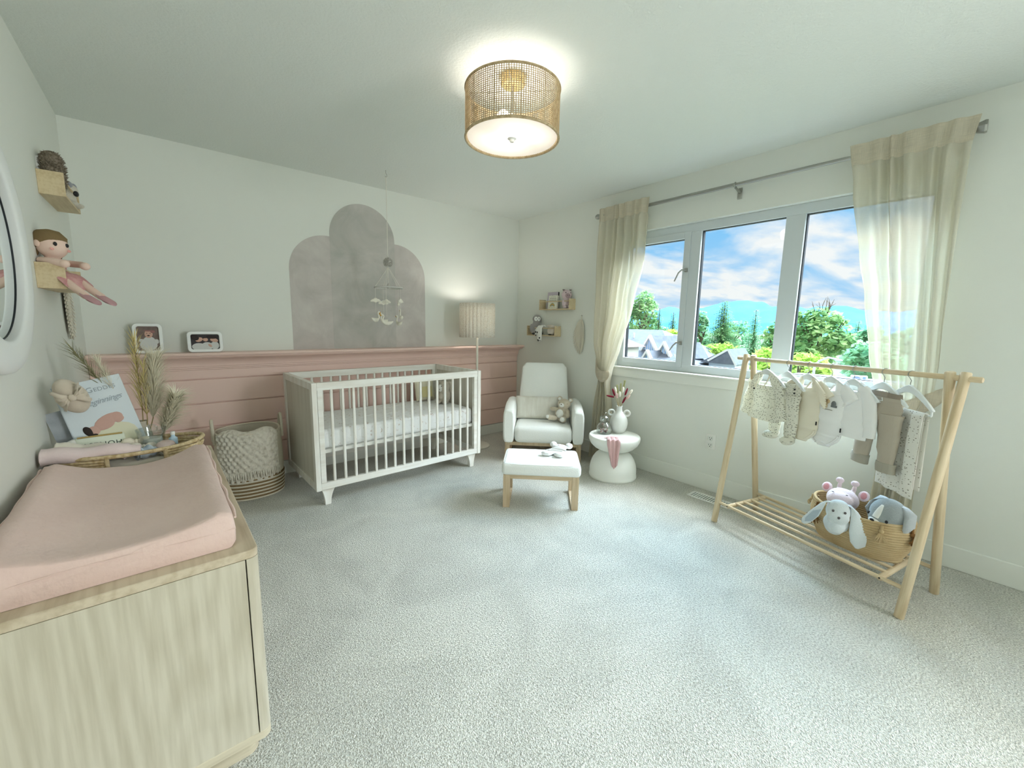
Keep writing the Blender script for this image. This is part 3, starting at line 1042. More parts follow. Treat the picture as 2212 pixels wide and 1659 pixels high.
# ------------------------------------------------------------------ dresser, changing pad
OAKV = wood('limed_oak_upright', (206, 199, 180), (184, 176, 155), 2, 7, 0.55, 30, 0.26, 0.09)
OAKY = wood('limed_oak_long', (206, 192, 168), (184, 168, 142), 1, 7, 0.5, 16)
OAKX = wood('limed_oak_cross', (206, 196, 172), (184, 173, 148), 0, 7, 0.55, 10)
DZ = 0.648
ds = thing('dresser', 'pale limed-oak dresser carrying the pink changing pad', 'dresser', (0.144, 1.250, 0), R(1.2))
DW, DL, DB = 0.522, 1.232, 0.058
def rounded(poly_w, poly_l, r, x0, y0):
    pts = []
    for cx_, cy_, a0 in ((x0 + poly_w - r, y0 + r, -90), (x0 + poly_w - r, y0 + poly_l - r, 0)):
        for k in range(9):
            a = R(a0 + 90 * k / 8)
            pts.append((cx_ + r * math.cos(a), cy_ + r * math.sin(a)))
    pts += [(x0, y0 + poly_l), (x0, y0)]
    return pts
MB().prism(rounded(DW, DL, 0.024, -DW, 0), DZ - 0.024, DZ).build('dresser_top', OAKY, ds, angle=30, bevel=0.003)
MB().prism(rounded(DW, DL, 0.024, -DW, 0), DB, DB + 0.026).build('bottom_board', OAKX, ds, angle=30, bevel=0.002)
for y0, y1 in ((0.0, 0.03), (DL - 0.03, DL)):
    p = [(-0.030, y0), (-0.030, y1), (-0.02, y1), (-0.006, y1 - 0.006), (0, y1 - 0.018)] if y0 > 0 else [(-0.030, 0.03), (-0.030, 0.0), (-0.020, 0.0), (-0.010, 0.0045), (-0.003, 0.012), (0, 0.022), (0, 0.03)]
    MB().prism(p, DB + 0.026, DZ - 0.024).build('corner_post', OAKV, ds, angle=30)
MB().box((-(DW + 0.033) / 2, 0.011, (DB + DZ) / 2), (DW - 0.033, 0.018, DZ - DB - 0.05)).build('end_panel', OAKV, ds, smooth=False)
MB().box((-(DW + 0.033) / 2, DL - 0.011, (DB + DZ) / 2), (DW - 0.033, 0.018, DZ - DB - 0.05)).build('end_panel', OAKV, ds, smooth=False)
MB().box((-DW + 0.006, DL / 2, (DB + DZ) / 2), (0.01, DL - 0.05, DZ - DB - 0.05)).build('back_panel', OAKY, ds, smooth=False)
for k in range(3):
    z0 = DB + 0.030 + k * (DZ - DB - 0.056) / 3
    hgt = (DZ - DB - 0.056) / 3 - 0.005
    d_ = MB().box((-0.011, DL / 2, z0 + hgt / 2), (0.02, DL - 0.068, hgt)).build('drawer', OAKY, ds, smooth=False, bevel=0.002)
    for y in (0.33, 0.90):
        MB().lathe([(0.002, 0), (0.007, 0), (0.007, 0.012), (0.014, 0.017), (0.014, 0.023), (0.002, 0.024)], 16, Matrix.Translation((-0.001, y, z0 + hgt / 2)) @ Matrix.Rotation(R(90), 4, 'Y')).build('knob', CHROME, d_)
pl = MB()
pl.prism([(-0.03 + 0.03 * math.sin(a) - 0.03, 0.06 - 0.03 * math.cos(a)) for a in [PI / 2 * k / 6 for k in range(7)]] + [(-0.03, DL - 0.06), (-DW + 0.03, DL - 0.06), (-DW + 0.03, 0.03), (-0.15, 0.03)], 0.0, DB)
pl.build('plinth', OAKX, ds, angle=30)

PAD = mat('pink_muslin', (226, 200, 190), 0.95, 0.05, bump=(48, 0.55, 0.006), var=(5, (220, 192, 182)), sheen=0.2)
pad = thing('changing_pad', 'contoured changing pad in a dusty pink muslin cover on the dresser', 'changing pad', (-0.134, 1.292, DZ + 0.001), R(1.0))
PW, PLn = 0.468, 0.845
def pad_top(a):
    return 0.048 + 0.050 * min(1, abs(a) * 1.08) ** 2.2
ring = []
NR = 44
def pad_sec(y, sh, zs):
    pts = []
    hw = PW / 2 - sh
    r_ = 0.022
    pts.append((-hw + 0.008, 0.0)); pts.append((hw - 0.008, 0.0))
    ztop = pad_top(1) * zs
    pts.append((hw, 0.012)); pts.append((hw + 0.002, ztop * 0.5)); pts.append((hw - 0.001, ztop - 0.016)); pts.append((hw - 0.008, ztop - 0.004))
    n = 30
    for k in range(n + 1):
        a = 1 - 2 * k / n
        z = pad_top(a) * zs - (0.004 * max(0, (abs(a) - 0.93) / 0.07) ** 2)
        pts.append((a * (hw - 0.018), z))
    pts.append((-hw + 0.008, ztop - 0.004)); pts.append((-hw + 0.001, ztop - 0.016)); pts.append((-hw - 0.002, ztop * 0.5)); pts.append((-hw, 0.012))
    return [(x, y, z) for x, z in pts]
ys = [(0.0, 0.012, 0.90), (0.004, 0.004, 0.965), (0.016, 0.0, 1.0)] + [(0.03 + (PLn - 0.06) * k / 30, 0, 1.0) for k in range(31)] + [(PLn - 0.016, 0, 1.0), (PLn - 0.004, 0.004, 0.965), (PLn, 0.012, 0.90)]
v, f = [], []
for y, sh, zs in ys:
    # the near end keeps a fuller, flatter lip
    s_ = pad_sec(y, sh, zs)
    lip = math.exp(-((y) / 0.09) ** 2)
    s_ = [(x, yy, z + (0.024 * lip * (1 - (abs(x) / (PW / 2)) ** 2) if z > 0.035 else 0)) for x, yy, z in s_]
    v += s_
m_ = len(v) // len(ys)
for k in range(len(ys) - 1):
    for i in range(m_):
        j = (i + 1) % m_
        f.append((k * m_ + i, k * m_ + j, (k + 1) * m_ + j, (k + 1) * m_ + i))
f.append(tuple(range(m_))); f.append(tuple((len(ys) - 1) * m_ + i for i in range(m_)))
v = [(x + 0.003 * noise.noise(Vector((x * 11, y * 9, z * 20))), y + 0.003 * noise.noise(Vector((x * 13 + 4, y * 5, z * 22))), z + (0.004 * noise.noise(Vector((x * 10, y * 6 + 3, 0))) if z > 0.02 else 0)) for x, y, z in v]
MB().add(v, f).build('pad_cover', PAD, pad, angle=70)
sm = MB()
for x in (-PW / 2 - 0.001, PW / 2 + 0.002):
    sm.tube([(x + 0.002 * math.sin(30 * t), 0.012 + (PLn - 0.024) * t, 0.079 + 0.005 * math.sin(9 * t)) for t in [i / 40 for i in range(41)]], [0.003 + 0.002 * abs(math.sin(17 * i / 40.0)) for i in range(41)], 6)
sm.tube([(-PW / 2 + PW * t, -0.001 + 0.002 * math.sin(22 * t), 0.044 + 0.006 * math.sin(5 * t) + 0.014 * t) for t in [i / 40 for i in range(41)]], 0.0016, 6)
sm.build('cover_seam', PAD, pad)

# ------------------------------------------------------------------ wall mirror
MIRF = mat('plaster_white_frame', (232, 234, 230), 0.7, 0.25, bump=(60, 0.2, 0.002))
mi = thing('wall_mirror', 'round white-framed mirror on the left wall, half out of view', 'mirror', (XL, 2.0, 1.49), 0)
secs = []
NM = 96
prof = [(0.300, 0.004), (0.300, 0.026), (0.305, 0.032), (0.318, 0.035), (0.36, 0.037), (0.392, 0.033), (0.402, 0.024), (0.405, 0.012), (0.404, 0.002)]
v, f = [], []
for i in range(NM):
    a = 2 * PI * i / NM
    for r_, x in prof:
        v.append((x, r_ * math.cos(a), r_ * math.sin(a)))
n = len(prof)
for i in range(NM):
    j = (i + 1) % NM
    for k in range(n - 1):
        f.append((i * n + k, i * n + k + 1, j * n + k + 1, j * n + k))
MB().add(v, f).build('mirror_frame', MIRF, mi, angle=50)
MIRROR = mat('silver_mirror', (236, 242, 242), 0.01, 0.5, metal=1.0)
disc = [(0.299 * math.cos(2 * PI * k / 96), 0.299 * math.sin(2 * PI * k / 96)) for k in range(96)]
MYZ = Matrix(((0, 0, 1, 0), (1, 0, 0, 0), (0, 1, 0, 0), (0, 0, 0, 1)))
MB().prism(disc, 0.002, 0.0065, MYZ).build('mirror_glass', MIRROR, mi, smooth=False)
q = MB().torus((0.0075, 0, 0), 0.2985, 0.0018, 96, 6, axis='X')
q.build('dark_bead', GASKET, mi)

# ------------------------------------------------------------------ wall ledges
SHELFW = wood('birch_shelf', (214, 196, 160), (196, 174, 136), 1, 9, 0.5, 8)
def wall_shelf(label, x, y0, z0, side):
    """side: +1 on the left wall (opens to +x), -1 on the right wall; local x runs out of the wall"""
    t = thing('wall_shelf', label, 'shelf', (x, y0, z0), group='birch picture ledges')
    Ls, D, Hs = 0.440, 0.088, 0.108
    MB().box((side * D / 2, Ls / 2, 0.005), (D, Ls - 0.024, 0.010)).build('shelf_board', SHELFW, t, smooth=False, bevel=0.001)
    for y in (0.006, Ls - 0.006):
        MB().box((side * D / 2, y, Hs / 2), (D, 0.012, Hs)).build('end_panel', SHELFW, t, smooth=False, bevel=0.002)
    MB().cyl((side * (D - 0.008), 0.012, 0.085), (side * (D - 0.008), Ls - 0.012, 0.085), 0.005, n=12).build('dowel_rail', SHELFW, t)
    return t
wall_shelf('birch ledge near the window corner holding two books and a pig', XR, 2.837, 1.424, -1)
wall_shelf('birch ledge over the armchair with a grey owl toy on it', XR, 3.026, 1.148, -1)
wall_shelf('upper birch ledge on the left wall under a shaggy toy', XL, 2.945, 1.830, 1)
wall_shelf('lower birch ledge on the left wall with a seated doll', XL, 2.646, 1.386, 1)

# ------------------------------------------------------------------ clothes rack
PINE = wood('pale_pine', (222, 204, 172), (202, 180, 144), 2, 10, 0.5, 10)
PINEY = wood('pale_pine_long', (222, 204, 172), (202, 180, 144), 1, 10, 0.5, 10)
BARZ = 1.075
def bx(y):
    return 2.576 + (y - 0.049) * 0.3133
rk = thing('clothes_rack', 'A-frame pine clothes rack hung with baby clothes under the window', 'clothes rack', (0, 0, 0))
def rod_along(name, p0, p1, r, material):
    """a dowel with its grain along its own length"""
    p0, p1 = Vector(p0), Vector(p1)
    d = p1 - p0
    o = MB().lathe([(0.001, 0), (r * 0.8, 0), (r, r * 0.25), (r, d.length - r * 0.25), (r * 0.8, d.length), (0.001, d.length)], 18).build(name, material, rk)
    o.location = p0
    o.rotation_mode = 'QUATERNION'
    o.rotation_quaternion = Vector((0, 0, 1)).rotation_difference(d)
    return o
rod_along('hanging_rail', (bx(1.144), 1.144, BARZ), (bx(0.049), 0.049, BARZ), 0.0125, PINE)
FLf, FLt = Vector((2.684, 1.103, 0)), Vector((bx(1.085) + 0.004, 1.088, 1.102))
BLf, BLt = Vector((3.098, 1.000, 0)), Vector((bx(1.040) - 0.004, 1.040, 1.100))
FRf, FRt = Vector((2.416, 0.165, 0)), Vector((bx(0.100) + 0.004, 0.100, 1.102))
BRf, BRt = Vector((2.795, 0.085, 0)), Vector((bx(0.148) - 0.004, 0.148, 1.100))
for a, b_ in ((FLf, FLt), (BLf, BLt), (FRf, FRt), (BRf, BRt)):
    rod_along('leg', a, b_, 0.0185, PINE)
def on(a, b_, z):
    t = (z - a.z) / (b_.z - a.z)
    return a + (b_ - a) * t
SZ = 0.132
fl_, bl_, fr_, br_ = (on(a, b_, SZ) for a, b_ in ((FLf, FLt), (BLf, BLt), (FRf, FRt), (BRf, BRt)))
rod_along('shelf_rail', fl_, fr_, 0.0095, PINE)
rod_along('shelf_rail', bl_, br_, 0.0095, PINE)
for t in (0.075, 0.90):
    rod_along('cross_bar', fl_.lerp(fr_, t) + Vector((0, 0, -0.004)), bl_.lerp(br_, t) + Vector((0, 0, -0.004)), 0.0135, PINE)
for k in range(4):
    s = (k + 1) / 5
    rod_along('shelf_dowel', fl_.lerp(fr_, 0.075).lerp(bl_.lerp(br_, 0.075), s) + Vector((0, 0, 0.005)), fl_.lerp(fr_, 0.90).lerp(bl_.lerp(br_, 0.90), s) + Vector((0, 0, 0.005)), 0.008, PINE)
for p in (fl_.lerp(fr_, 0.9), on(FRf, FRt, SZ), on(BRf, BRt, SZ), fl_.lerp(fr_, 0.075)):
    MB().ell((p.x - 0.010, p.y, p.z), (0.004, 0.004, 0.004), 8, 6).build('bolt_head', BLACK, rk)

# ------------------------------------------------------------------ hangers
HANG = mat('white_hanger', (232, 236, 234), 0.4, 0.4)
def hanger(y, ang, label):
    t = thing('clothes_hanger', label, 'hanger', (bx(y), y, BARZ), R(ang), group='white hangers on the pine rail')
    b = MB()
    v, f = [], []
    n = 33
    for k in range(n):
        s = 2 * k / (n - 1) - 1
        a = abs(s)
        x = s * 0.150
        zt_ = -0.052 - 0.088 * a ** 1.25 - 0.006 * a ** 6
        hgt = 0.030 - 0.012 * a if a < 0.85 else 0.0198 * math.sqrt(max(0.05, 1 - ((a - 0.85) / 0.152) ** 2))
        zb_ = zt_ - hgt - 0.006 * math.exp(-(a / 0.15) ** 2)
        for yy in (-0.0055, 0.0055):
            v += [(x, yy, zt_), (x, yy, zb_)]
    for k in range(n - 1):
        o_ = 4 * k
        f += [(o_, o_ + 4, o_ + 5, o_ + 1), (o_ + 2, o_ + 3, o_ + 7, o_ + 6), (o_, o_ + 2, o_ + 6, o_ + 4), (o_ + 1, o_ + 5, o_ + 7, o_ + 3)]
    f += [(0, 1, 3, 2), (4 * n - 4, 4 * n - 2, 4 * n - 1, 4 * n - 3)]
    b.add(v, f).build('shoulder_bar', HANG, t, angle=50, bevel=0.002)
    pts = [(0, 0, -0.060), (0, 0, -0.040), (-0.002, 0, -0.032)]
    for k in range(15):
        a = R(-60 - 0 + 250 * k / 14)
        pts.append((0.0165 * math.cos(a), 0.0, 0.0165 * math.sin(a) - 0.0022))
    MB().tube([(p[1], p[0], p[2]) for p in pts], 0.0017, 8).build('hook', CHROME, t)
    return t
HS = [(0.943, 62, 'white hanger under the flecked wrap top, nearest the left legs of the rack'), (0.816, 52, 'white hanger carrying the flecked footed leggings'),
      (0.704, 60, 'white hanger inside the cream bodysuit with frilled sleeve'), (0.590, 60, 'white hanger inside the white bodysuit with bear picture'),
      (0.489, 55, 'white hanger inside the white frilled cardigan'), (0.367, 46, 'white hanger above the taupe trousers'), (0.270, 41, 'white hanger with the folded flecked blanket over it')]
HG = [hanger(*h) for h in HS]

def fleck_mat(name, base, fleck, scale, thr):
    m = bpy.data.materials.new(name)
    m.use_nodes = True
    nt = m.node_tree
    N, L = nt.nodes.new, nt.links.new
    b = nt.nodes['Principled BSDF']
    b.inputs['Roughness'].default_value = 0.9
    b.inputs['Specular IOR Level'].default_value = 0.1
    tc = N('ShaderNodeTexCoord')
    mp = N('ShaderNodeMapping'); mp.inputs['Scale'].default_value = (scale, scale * 0.35, scale * 1.7)
    v_ = N('ShaderNodeTexVoronoi'); v_.inputs['Scale'].default_value = 1.0; v_.inputs['Randomness'].default_value = 0.75
    L(tc.outputs['Object'], mp.inputs[0]); L(mp.outputs[0], v_.inputs['Vector'])
    r_ = N('ShaderNodeValToRGB'); r_.color_ramp.interpolation = 'LINEAR'
    e = r_.color_ramp.elements
    e[0].position = thr * 0.8; e[0].color = lin(fleck)
    e[1].position = thr; e[1].color = lin(base)
    L(v_.outputs['Distance'], r_.inputs[0])
    t_ = N('ShaderNodeBsdfTranslucent')
    mx = N('ShaderNodeMixShader'); mx.inputs[0].default_value = 0.25
    L(r_.outputs[0], b.inputs['Base Color']); L(r_.outputs[0], t_.inputs[0])
    o = [n for n in nt.nodes if n.type == 'OUTPUT_MATERIAL'][0]
    L(b.outputs[0], mx.inputs[1]); L(t_.outputs[0], mx.inputs[2]); L(mx.outputs[0], o.inputs[0])
    return m
FLECK = fleck_mat('flecked_cotton', (242, 240, 226), (140, 136, 120), 66, 0.27)
FLECK2 = fleck_mat('flecked_muslin', (246, 244, 236), (146, 138, 124), 58, 0.22)
JERSEY = mat('white_jersey', (246, 246, 244), 0.95, 0.1, bump=(180, 0.2, 0.002))
CREAM = mat('cream_jersey', (236, 228, 208), 0.95, 0.1, bump=(180, 0.2, 0.002))
TAUPE = mat('taupe_knit', (184, 174, 158), 0.95, 0.1, bump=(220, 0.3, 0.002), stretch=(1, 1, 0.3))
TAUPED = mat('taupe_rib', (150, 138, 124), 0.95, 0.1, bump=(160, 0.6, 0.003), stretch=(1, 1, 0.05))

def limb(mb, pts, th, seed=0, n=18, cap=True):
    """flat cloth tube in the hanger plane: pts = (x, z, half width); th = half thickness"""
    secs = []
    m = len(pts)
    for k, p in enumerate(pts):
        a, c = pts[max(0, k - 1)], pts[min(m - 1, k + 1)]
        d = Vector((c[0] - a[0], 0, c[1] - a[1])).normalized()
        nrm = Vector((d.z, 0, -d.x))
        w = noise.noise_vector(Vector((seed + p[0] * 9, k * 0.9, p[1] * 9)))
        t_ = p[3] if len(p) > 3 else th
        secs.append((Vector((p[0], 0.006 * w.y, p[1])), nrm * (p[2] * (1 + 0.05 * w.x)), Vector((0, t_ * (1 + 0.4 * w.z), 0))))
    mb.loft(secs, n, cap)
    # soft vertical folds
    return mb
def crumple(mb, amp=0.004, sc=22, seed=0.0):
    out = []
    for x, y, z in mb.v:
        w = noise.noise(Vector((x * sc + seed, y * 6, z * sc * 0.28)))
        out.append((x, y + amp * w * 1.6, z + amp * 0.4 * w))
    mb.v = out
    return mb
def fine(pts, k=4):
    """resample a list of tuples linearly, k steps each"""
    out = []
    for a, b_ in zip(pts[:-1], pts[1:]):
        for i in range(k):
            t = i / k
            out.append(tuple(u + (w_ - u) * t for u, w_ in zip(a, b_)))
    out.append(pts[-1])
    return out
def garment(name, label, cat, h, m, limbs, th=0.018, group='baby clothes on the rack'):
    (y, ang, _l) = HS[h]
    t = thing(name, label, cat, (bx(y), y, BARZ), R(ang), group=group)
    return t
# 1 wrap top, long flared sleeves
t = garment('wrap_top', 'flecked cream wrap top on the leftmost hanger of the rack', 'top', 0, FLECK, None)
mb = MB()
limb(mb, fine([(0.0, -0.155, 0.080), (0, -0.18, 0.094), (0.0, -0.22, 0.094), (0, -0.30, 0.106), (0, -0.375, 0.124)]), 0.02, 1)
crumple(mb, 0.008, 30, 1.0).build('bodice', FLECK, t, angle=70)
for s in (-1, 1):
    mb = MB()
    limb(mb, fine([(s * 0.030, -0.078, 0.012, 0.011), (s * 0.062, -0.112, 0.03, 0.015), (s * 0.100, -0.165, 0.036, 0.017), (s * 0.124, -0.26, 0.036, 0.017), (s * 0.140, -0.355, 0.046, 0.020)]), 0.016, 2 + s)
    crumple(mb, 0.004, 24, 2.0 + s).build('sleeve', FLECK, t, angle=70)
    mb = MB()
    mb.tube([(s * 0.040, 0.012, -0.088), (s * 0.030, 0.018, -0.125), (s * 0.004, 0.021, -0.172)] if s < 0 else [(0.040, 0.012, -0.088), (0.045, 0.018, -0.13), (0.060, 0.021, -0.178)], 0.004, 6)
    mb.build('neck_binding', CREAM, t)
MB().ell((0.064, 0.022, -0.185), 0.006, 10, 8).build('button', BLACK, t)
# 2 footed leggings
t = garment('leggings', 'flecked cream footed leggings on the second hanger from the left legs', 'leggings', 1, FLECK, None)
mb = MB()
limb(mb, fine([(0.0, -0.122, 0.112, 0.014), (0, -0.16, 0.116, 0.02), (0, -0.215, 0.12, 0.024)]), 0.02, 4)
crumple(mb, 0.004, 24, 4).build('waist', FLECK, t, angle=70)
for s in (-1, 1):
    mb = MB()
    limb(mb, fine([(s * 0.060, -0.19, 0.060, 0.024), (s * 0.064, -0.28, 0.055, 0.022), (s * 0.068, -0.40, 0.046, 0.020), (s * 0.070, -0.445, 0.044, 0.020)]), 0.02, 5 + s)
    mb.ell((s * 0.074, 0.014, -0.458), (0.042, 0.040, 0.024), 14, 10)
    mb.ell((s * 0.086, 0.030, -0.466), (0.022, 0.024, 0.014), 12, 8)
    crumple(mb, 0.005, 26, 5.0 + s).build('leg', FLECK, t, angle=70)
for dz in (-0.148, -0.170):
    MB().ell((-0.094, 0.019, dz), 0.0055, 10, 8).build('button', BLACK, t)
# bodysuits
def bodysuit(h, label, m, frill, seed):
    t = garment('bodysuit', label, 'bodysuit', h, m, None)
    mb = MB()
    limb(mb, fine([(0, -0.128, 0.072, 0.014), (0, -0.165, 0.090, 0.018), (0, -0.26, 0.092, 0.02), (0, -0.355, 0.098, 0.021), (0, -0.395, 0.085, 0.02), (0, -0.430, 0.042, 0.017), (0, -0.440, 0.036, 0.012)]), 0.02, seed)
    for s in (-1, 1):
        limb(mb, fine([(s * 0.034, -0.075, 0.012, 0.010), (s * 0.050, -0.10, 0.022, 0.013), (s * 0.062, -0.145, 0.03, 0.015)]), 0.014, seed + s)
    crumple(mb, 0.005, 20, seed).build('bodice', m, t, angle=70)
    for s in (-1, 1):
        mb = MB()
        limb(mb, fine([(s * 0.065, -0.100, 0.026, 0.013), (s * 0.100, -0.135, 0.036, 0.017), (s * 0.130, -0.175, 0.040, 0.019)]), 0.016, seed + 2 * s)
        if frill:
            for k in range(7):
                a = k / 6
                mb.tube([(s * (0.062 + 0.02 * a), 0.018, -0.085 - 0.055 * a), (s * (0.10 + 0.02 * a), 0.026, -0.12 - 0.07 * a), (s * (0.132 + 0.012 * a), 0.02, -0.150 - 0.075 * a)], [0.005, 0.010, 0.007], 8)
        crumple(mb, 0.003, 20, seed + s).build('sleeve', m, t, angle=70)
    mb = MB()
    mb.tube([(-0.040 + 0.080 * k / 16, 0.020, -0.093 - 0.040 * math.sin(PI * k / 16)) for k in range(17)], 0.0042, 8)
    mb.build('neck_binding', m, t)
    for s in (-1, 1):
        mb = MB()
        mb.tube([(s * (0.096 - 0.062 * k / 10), 0.019 - 0.004 * k / 10, -0.360 - 0.066 * (k / 10) ** 0.7) for k in range(11)], 0.005, 8)
        mb.build('leg_binding', m, t)
    return t
t = bodysuit(2, 'cream bodysuit with a frilled sleeve and small tan bow', CREAM, True, 11)
bow = mat('tan_bow', (190, 166, 128), 0.9, 0.1, bump=(80, 0.4, 0.003))
mb = MB()
mb.ell((0.030, 0.026, -0.190), (0.018, 0.010, 0.022), 12, 8).ell((0.030, 0.026, -0.222), (0.016, 0.010, 0.02), 12, 8).ell((0.030, 0.030, -0.207), (0.009, 0.008, 0.010), 10, 8)
mb.tube([(0.034, 0.028, -0.225), (0.036, 0.026, -0.262)], [0.009, 0.010], 8).tube([(0.024, 0.028, -0.225), (0.020, 0.026, -0.256)], [0.008, 0.009], 8)
mb.build('bow', bow, t)
MB().box((-0.094, 0.012, -0.320), (0.004, 0.006, 0.020)).build('side_tag', BLACK, t, smooth=False)
t = bodysuit(3, 'white bodysuit printed with a small bear beside a grey ghost shape', JERSEY, False, 21)
mb = MB()
mb.ell((0.000, 0.0235, -0.200), (0.019, 0.004, 0.014), 14, 8).ell((-0.018, 0.024, -0.187), (0.012, 0.004, 0.011), 12, 8).ell((0.014, 0.0235, -0.212), (0.007, 0.004, 0.012), 10, 8).ell((0.000, 0.0235, -0.214), (0.006, 0.004, 0.011), 10, 8).ell((-0.012, 0.0235, -0.214), (0.005, 0.004, 0.011), 10, 8)
mb.build('bear_print', mat('tan_print', (208, 184, 146), 0.9), t)
MB().ell((-0.050, 0.022, -0.198), (0.014, 0.004, 0.018), 14, 8).box((-0.052, 0.021, -0.210), (0.030, 0.006, 0.010)).build('grey_print', mat('grey_print', (118, 122, 124), 0.9), t)
MB().box((-0.020, 0.0225, -0.232), (0.052, 0.004, 0.0028)).build('line_print', mat('line_grey', (150, 148, 140), 0.9), t, smooth=False)
MB().box((-0.097, 0.012, -0.330), (0.004, 0.006, 0.022)).build('side_tag', BLACK, t, smooth=False)
# 5 cardigan
t = garment('cardigan', 'white knitted baby cardigan with slanting frill, between bodysuit and trousers', 'cardigan', 4, JERSEY, None)
mb = MB()
limb(mb, fine([(0, -0.115, 0.070, 0.015), (0, -0.16, 0.085, 0.02), (0, -0.26, 0.096, 0.022), (0, -0.355, 0.112, 0.026)]), 0.02, 31)
for s in (-1, 1):
    limb(mb, fine([(s * 0.030, -0.072, 0.014, 0.012), (s * 0.052, -0.105, 0.028, 0.015)]), 0.015, 30 + s)
crumple(mb, 0.007, 18, 31).build('bodice', JERSEY, t, angle=70)
for s in (-1, 1):
    mb = MB()
    limb(mb, fine([(s * 0.055, -0.095, 0.028, 0.015), (s * 0.098, -0.150, 0.036, 0.018), (s * 0.118, -0.25, 0.034, 0.018), (s * 0.124, -0.335, 0.030, 0.017)]), 0.016, 33 + s)
    crumple(mb, 0.004, 20, 33.0 + s).build('sleeve', JERSEY, t, angle=70)
mb = MB()
for k in range(14):
    a = k / 13
    mb.ell((-0.020 + 0.105 * a, 0.025, -0.165 - 0.105 * a), (0.010, 0.007, 0.007 + 0.002 * (k % 2)), 8, 6)
mb.build('frill', JERSEY, t)
# 6 trousers
t = garment('trousers', 'taupe knitted baby trousers with turned-up cuffs', 'trousers', 5, TAUPE, None)
mb = MB()
limb(mb, fine([(0.0, -0.116, 0.118, 0.018), (0, -0.15, 0.122, 0.024), (0, -0.235, 0.128, 0.028)]), 0.02, 41)
crumple(mb, 0.003, 18, 41).build('seat', TAUPE, t, angle=70)
mb = MB()
limb(mb, fine([(0.0, -0.100, 0.116, 0.014), (0.0, -0.122, 0.119, 0.019)]), 0.018, 42)
mb.build('waistband', TAUPED, t, angle=70)
mb = MB().tube([(-0.03, 0.022, -0.125), (-0.045, 0.030, -0.138), (-0.02, 0.030, -0.140), (-0.03, 0.026, -0.150)], 0.002, 6)
mb.build('drawstring', JERSEY, t)
for s in (-1, 1):
    mb = MB()
    limb(mb, fine([(s * 0.066, -0.20, 0.064, 0.027), (s * 0.072, -0.31, 0.056, 0.024), (s * 0.078, -0.43, 0.047, 0.022), (s * 0.080, -0.47, 0.046, 0.021)]), 0.02, 43 + s)
    crumple(mb, 0.004, 18, 43.0 + s).build('leg', TAUPE, t, angle=70)
    mb = MB()
    limb(mb, [(s * 0.079, -0.435, 0.053, 0.026), (s * 0.080, -0.455, 0.054, 0.027), (s * 0.081, -0.482, 0.052, 0.026)], 0.02, 45 + s, cap=True)
    mb.build('cuff', mat('taupe_cuff', (170, 164, 150), 0.95, 0.1, bump=(160, 0.4, 0.003), stretch=(1, 1, 0.05)), t, angle=70)
# 7 blanket folded over the bar
t = garment('muslin_blanket', 'white flecked muslin folded over the rightmost hanger', 'blanket', 6, FLECK2, None)
HB = -0.172
MB().cyl((-0.14, 0, HB), (0.14, 0, HB), 0.004, n=8).build('support_bar', HANG, HG[6])
MB().cyl((-0.14, 0, -0.148), (-0.14, 0, HB), 0.004, n=8).cyl((0.14, 0, -0.148), (0.14, 0, HB), 0.004, n=8).build('support_stay', HANG, HG[6])
def drape(u, v):
    x = -0.118 + 0.225 * u
    s = v * 0.80
    if s < 0.40:
        z, yy = HB + 0.006 - (0.40 - s), 0.010 + 0.012 * (0.40 - s)
    else:
        z, yy = HB + 0.006 - (s - 0.40) * 0.90, -0.010 - 0.012 * (s - 0.40)
    if abs(s - 0.40) < 0.012:
        yy = (0.40 - s) / 0.012 * 0.010
        z = HB + 0.007
    w = noise.noise(Vector((x * 20, s * 3, 3)))
    return (x + 0.004 * math.sin(8 * s) + 0.01 * (0.4 - abs(0.4 - s)) * 0, yy + 0.008 * w * min(1, abs(s - 0.4) * 8) + 0.006 * math.sin(x * 60) * abs(s - 0.4) * 2, z)
o = MB().grid(drape, 40, 60).build('muslin_cloth', FLECK2, t, angle=180)
md = o.modifiers.new('thick', 'SOLIDIFY'); md.thickness = 0.004
def drape2(u, v):
    p = drape(u * 0.26, v * 0.52 + 0.0)
    return (p[0] - 0.008, p[1] * 1.2 + 0.010, p[2] + 0.03 * (1 - v))
o = MB().grid(drape2, 16, 40).build('folded_edge', FLECK2, t, angle=180)
md = o.modifiers.new('thick', 'SOLIDIFY'); md.thickness = 0.003
# ------------------------------------------------------------------ plush toys and small things
def face(x, y, extra=0.0):
    return math.atan2(-x, y) + R(extra)
def plush_mat(name, col, var=None):
    return mat(name, col, 1.0, 0.05, bump=(190, 0.6, 0.004), sheen=0.35, var=var)
def blobs(lst, n=18, m=12):
    b = MB()
    for c, r_ in lst:
        b.ell(c, r_, n, m)
    return b
def dot(parent, name, c, r_, m):
    return MB().ell(c, r_, 10, 8).build(name, m, parent)
PINKEAR = plush_mat('pink_plush_inner', (214, 150, 156))
NOSE = mat('stitched_grey', (96, 92, 92), 0.7)

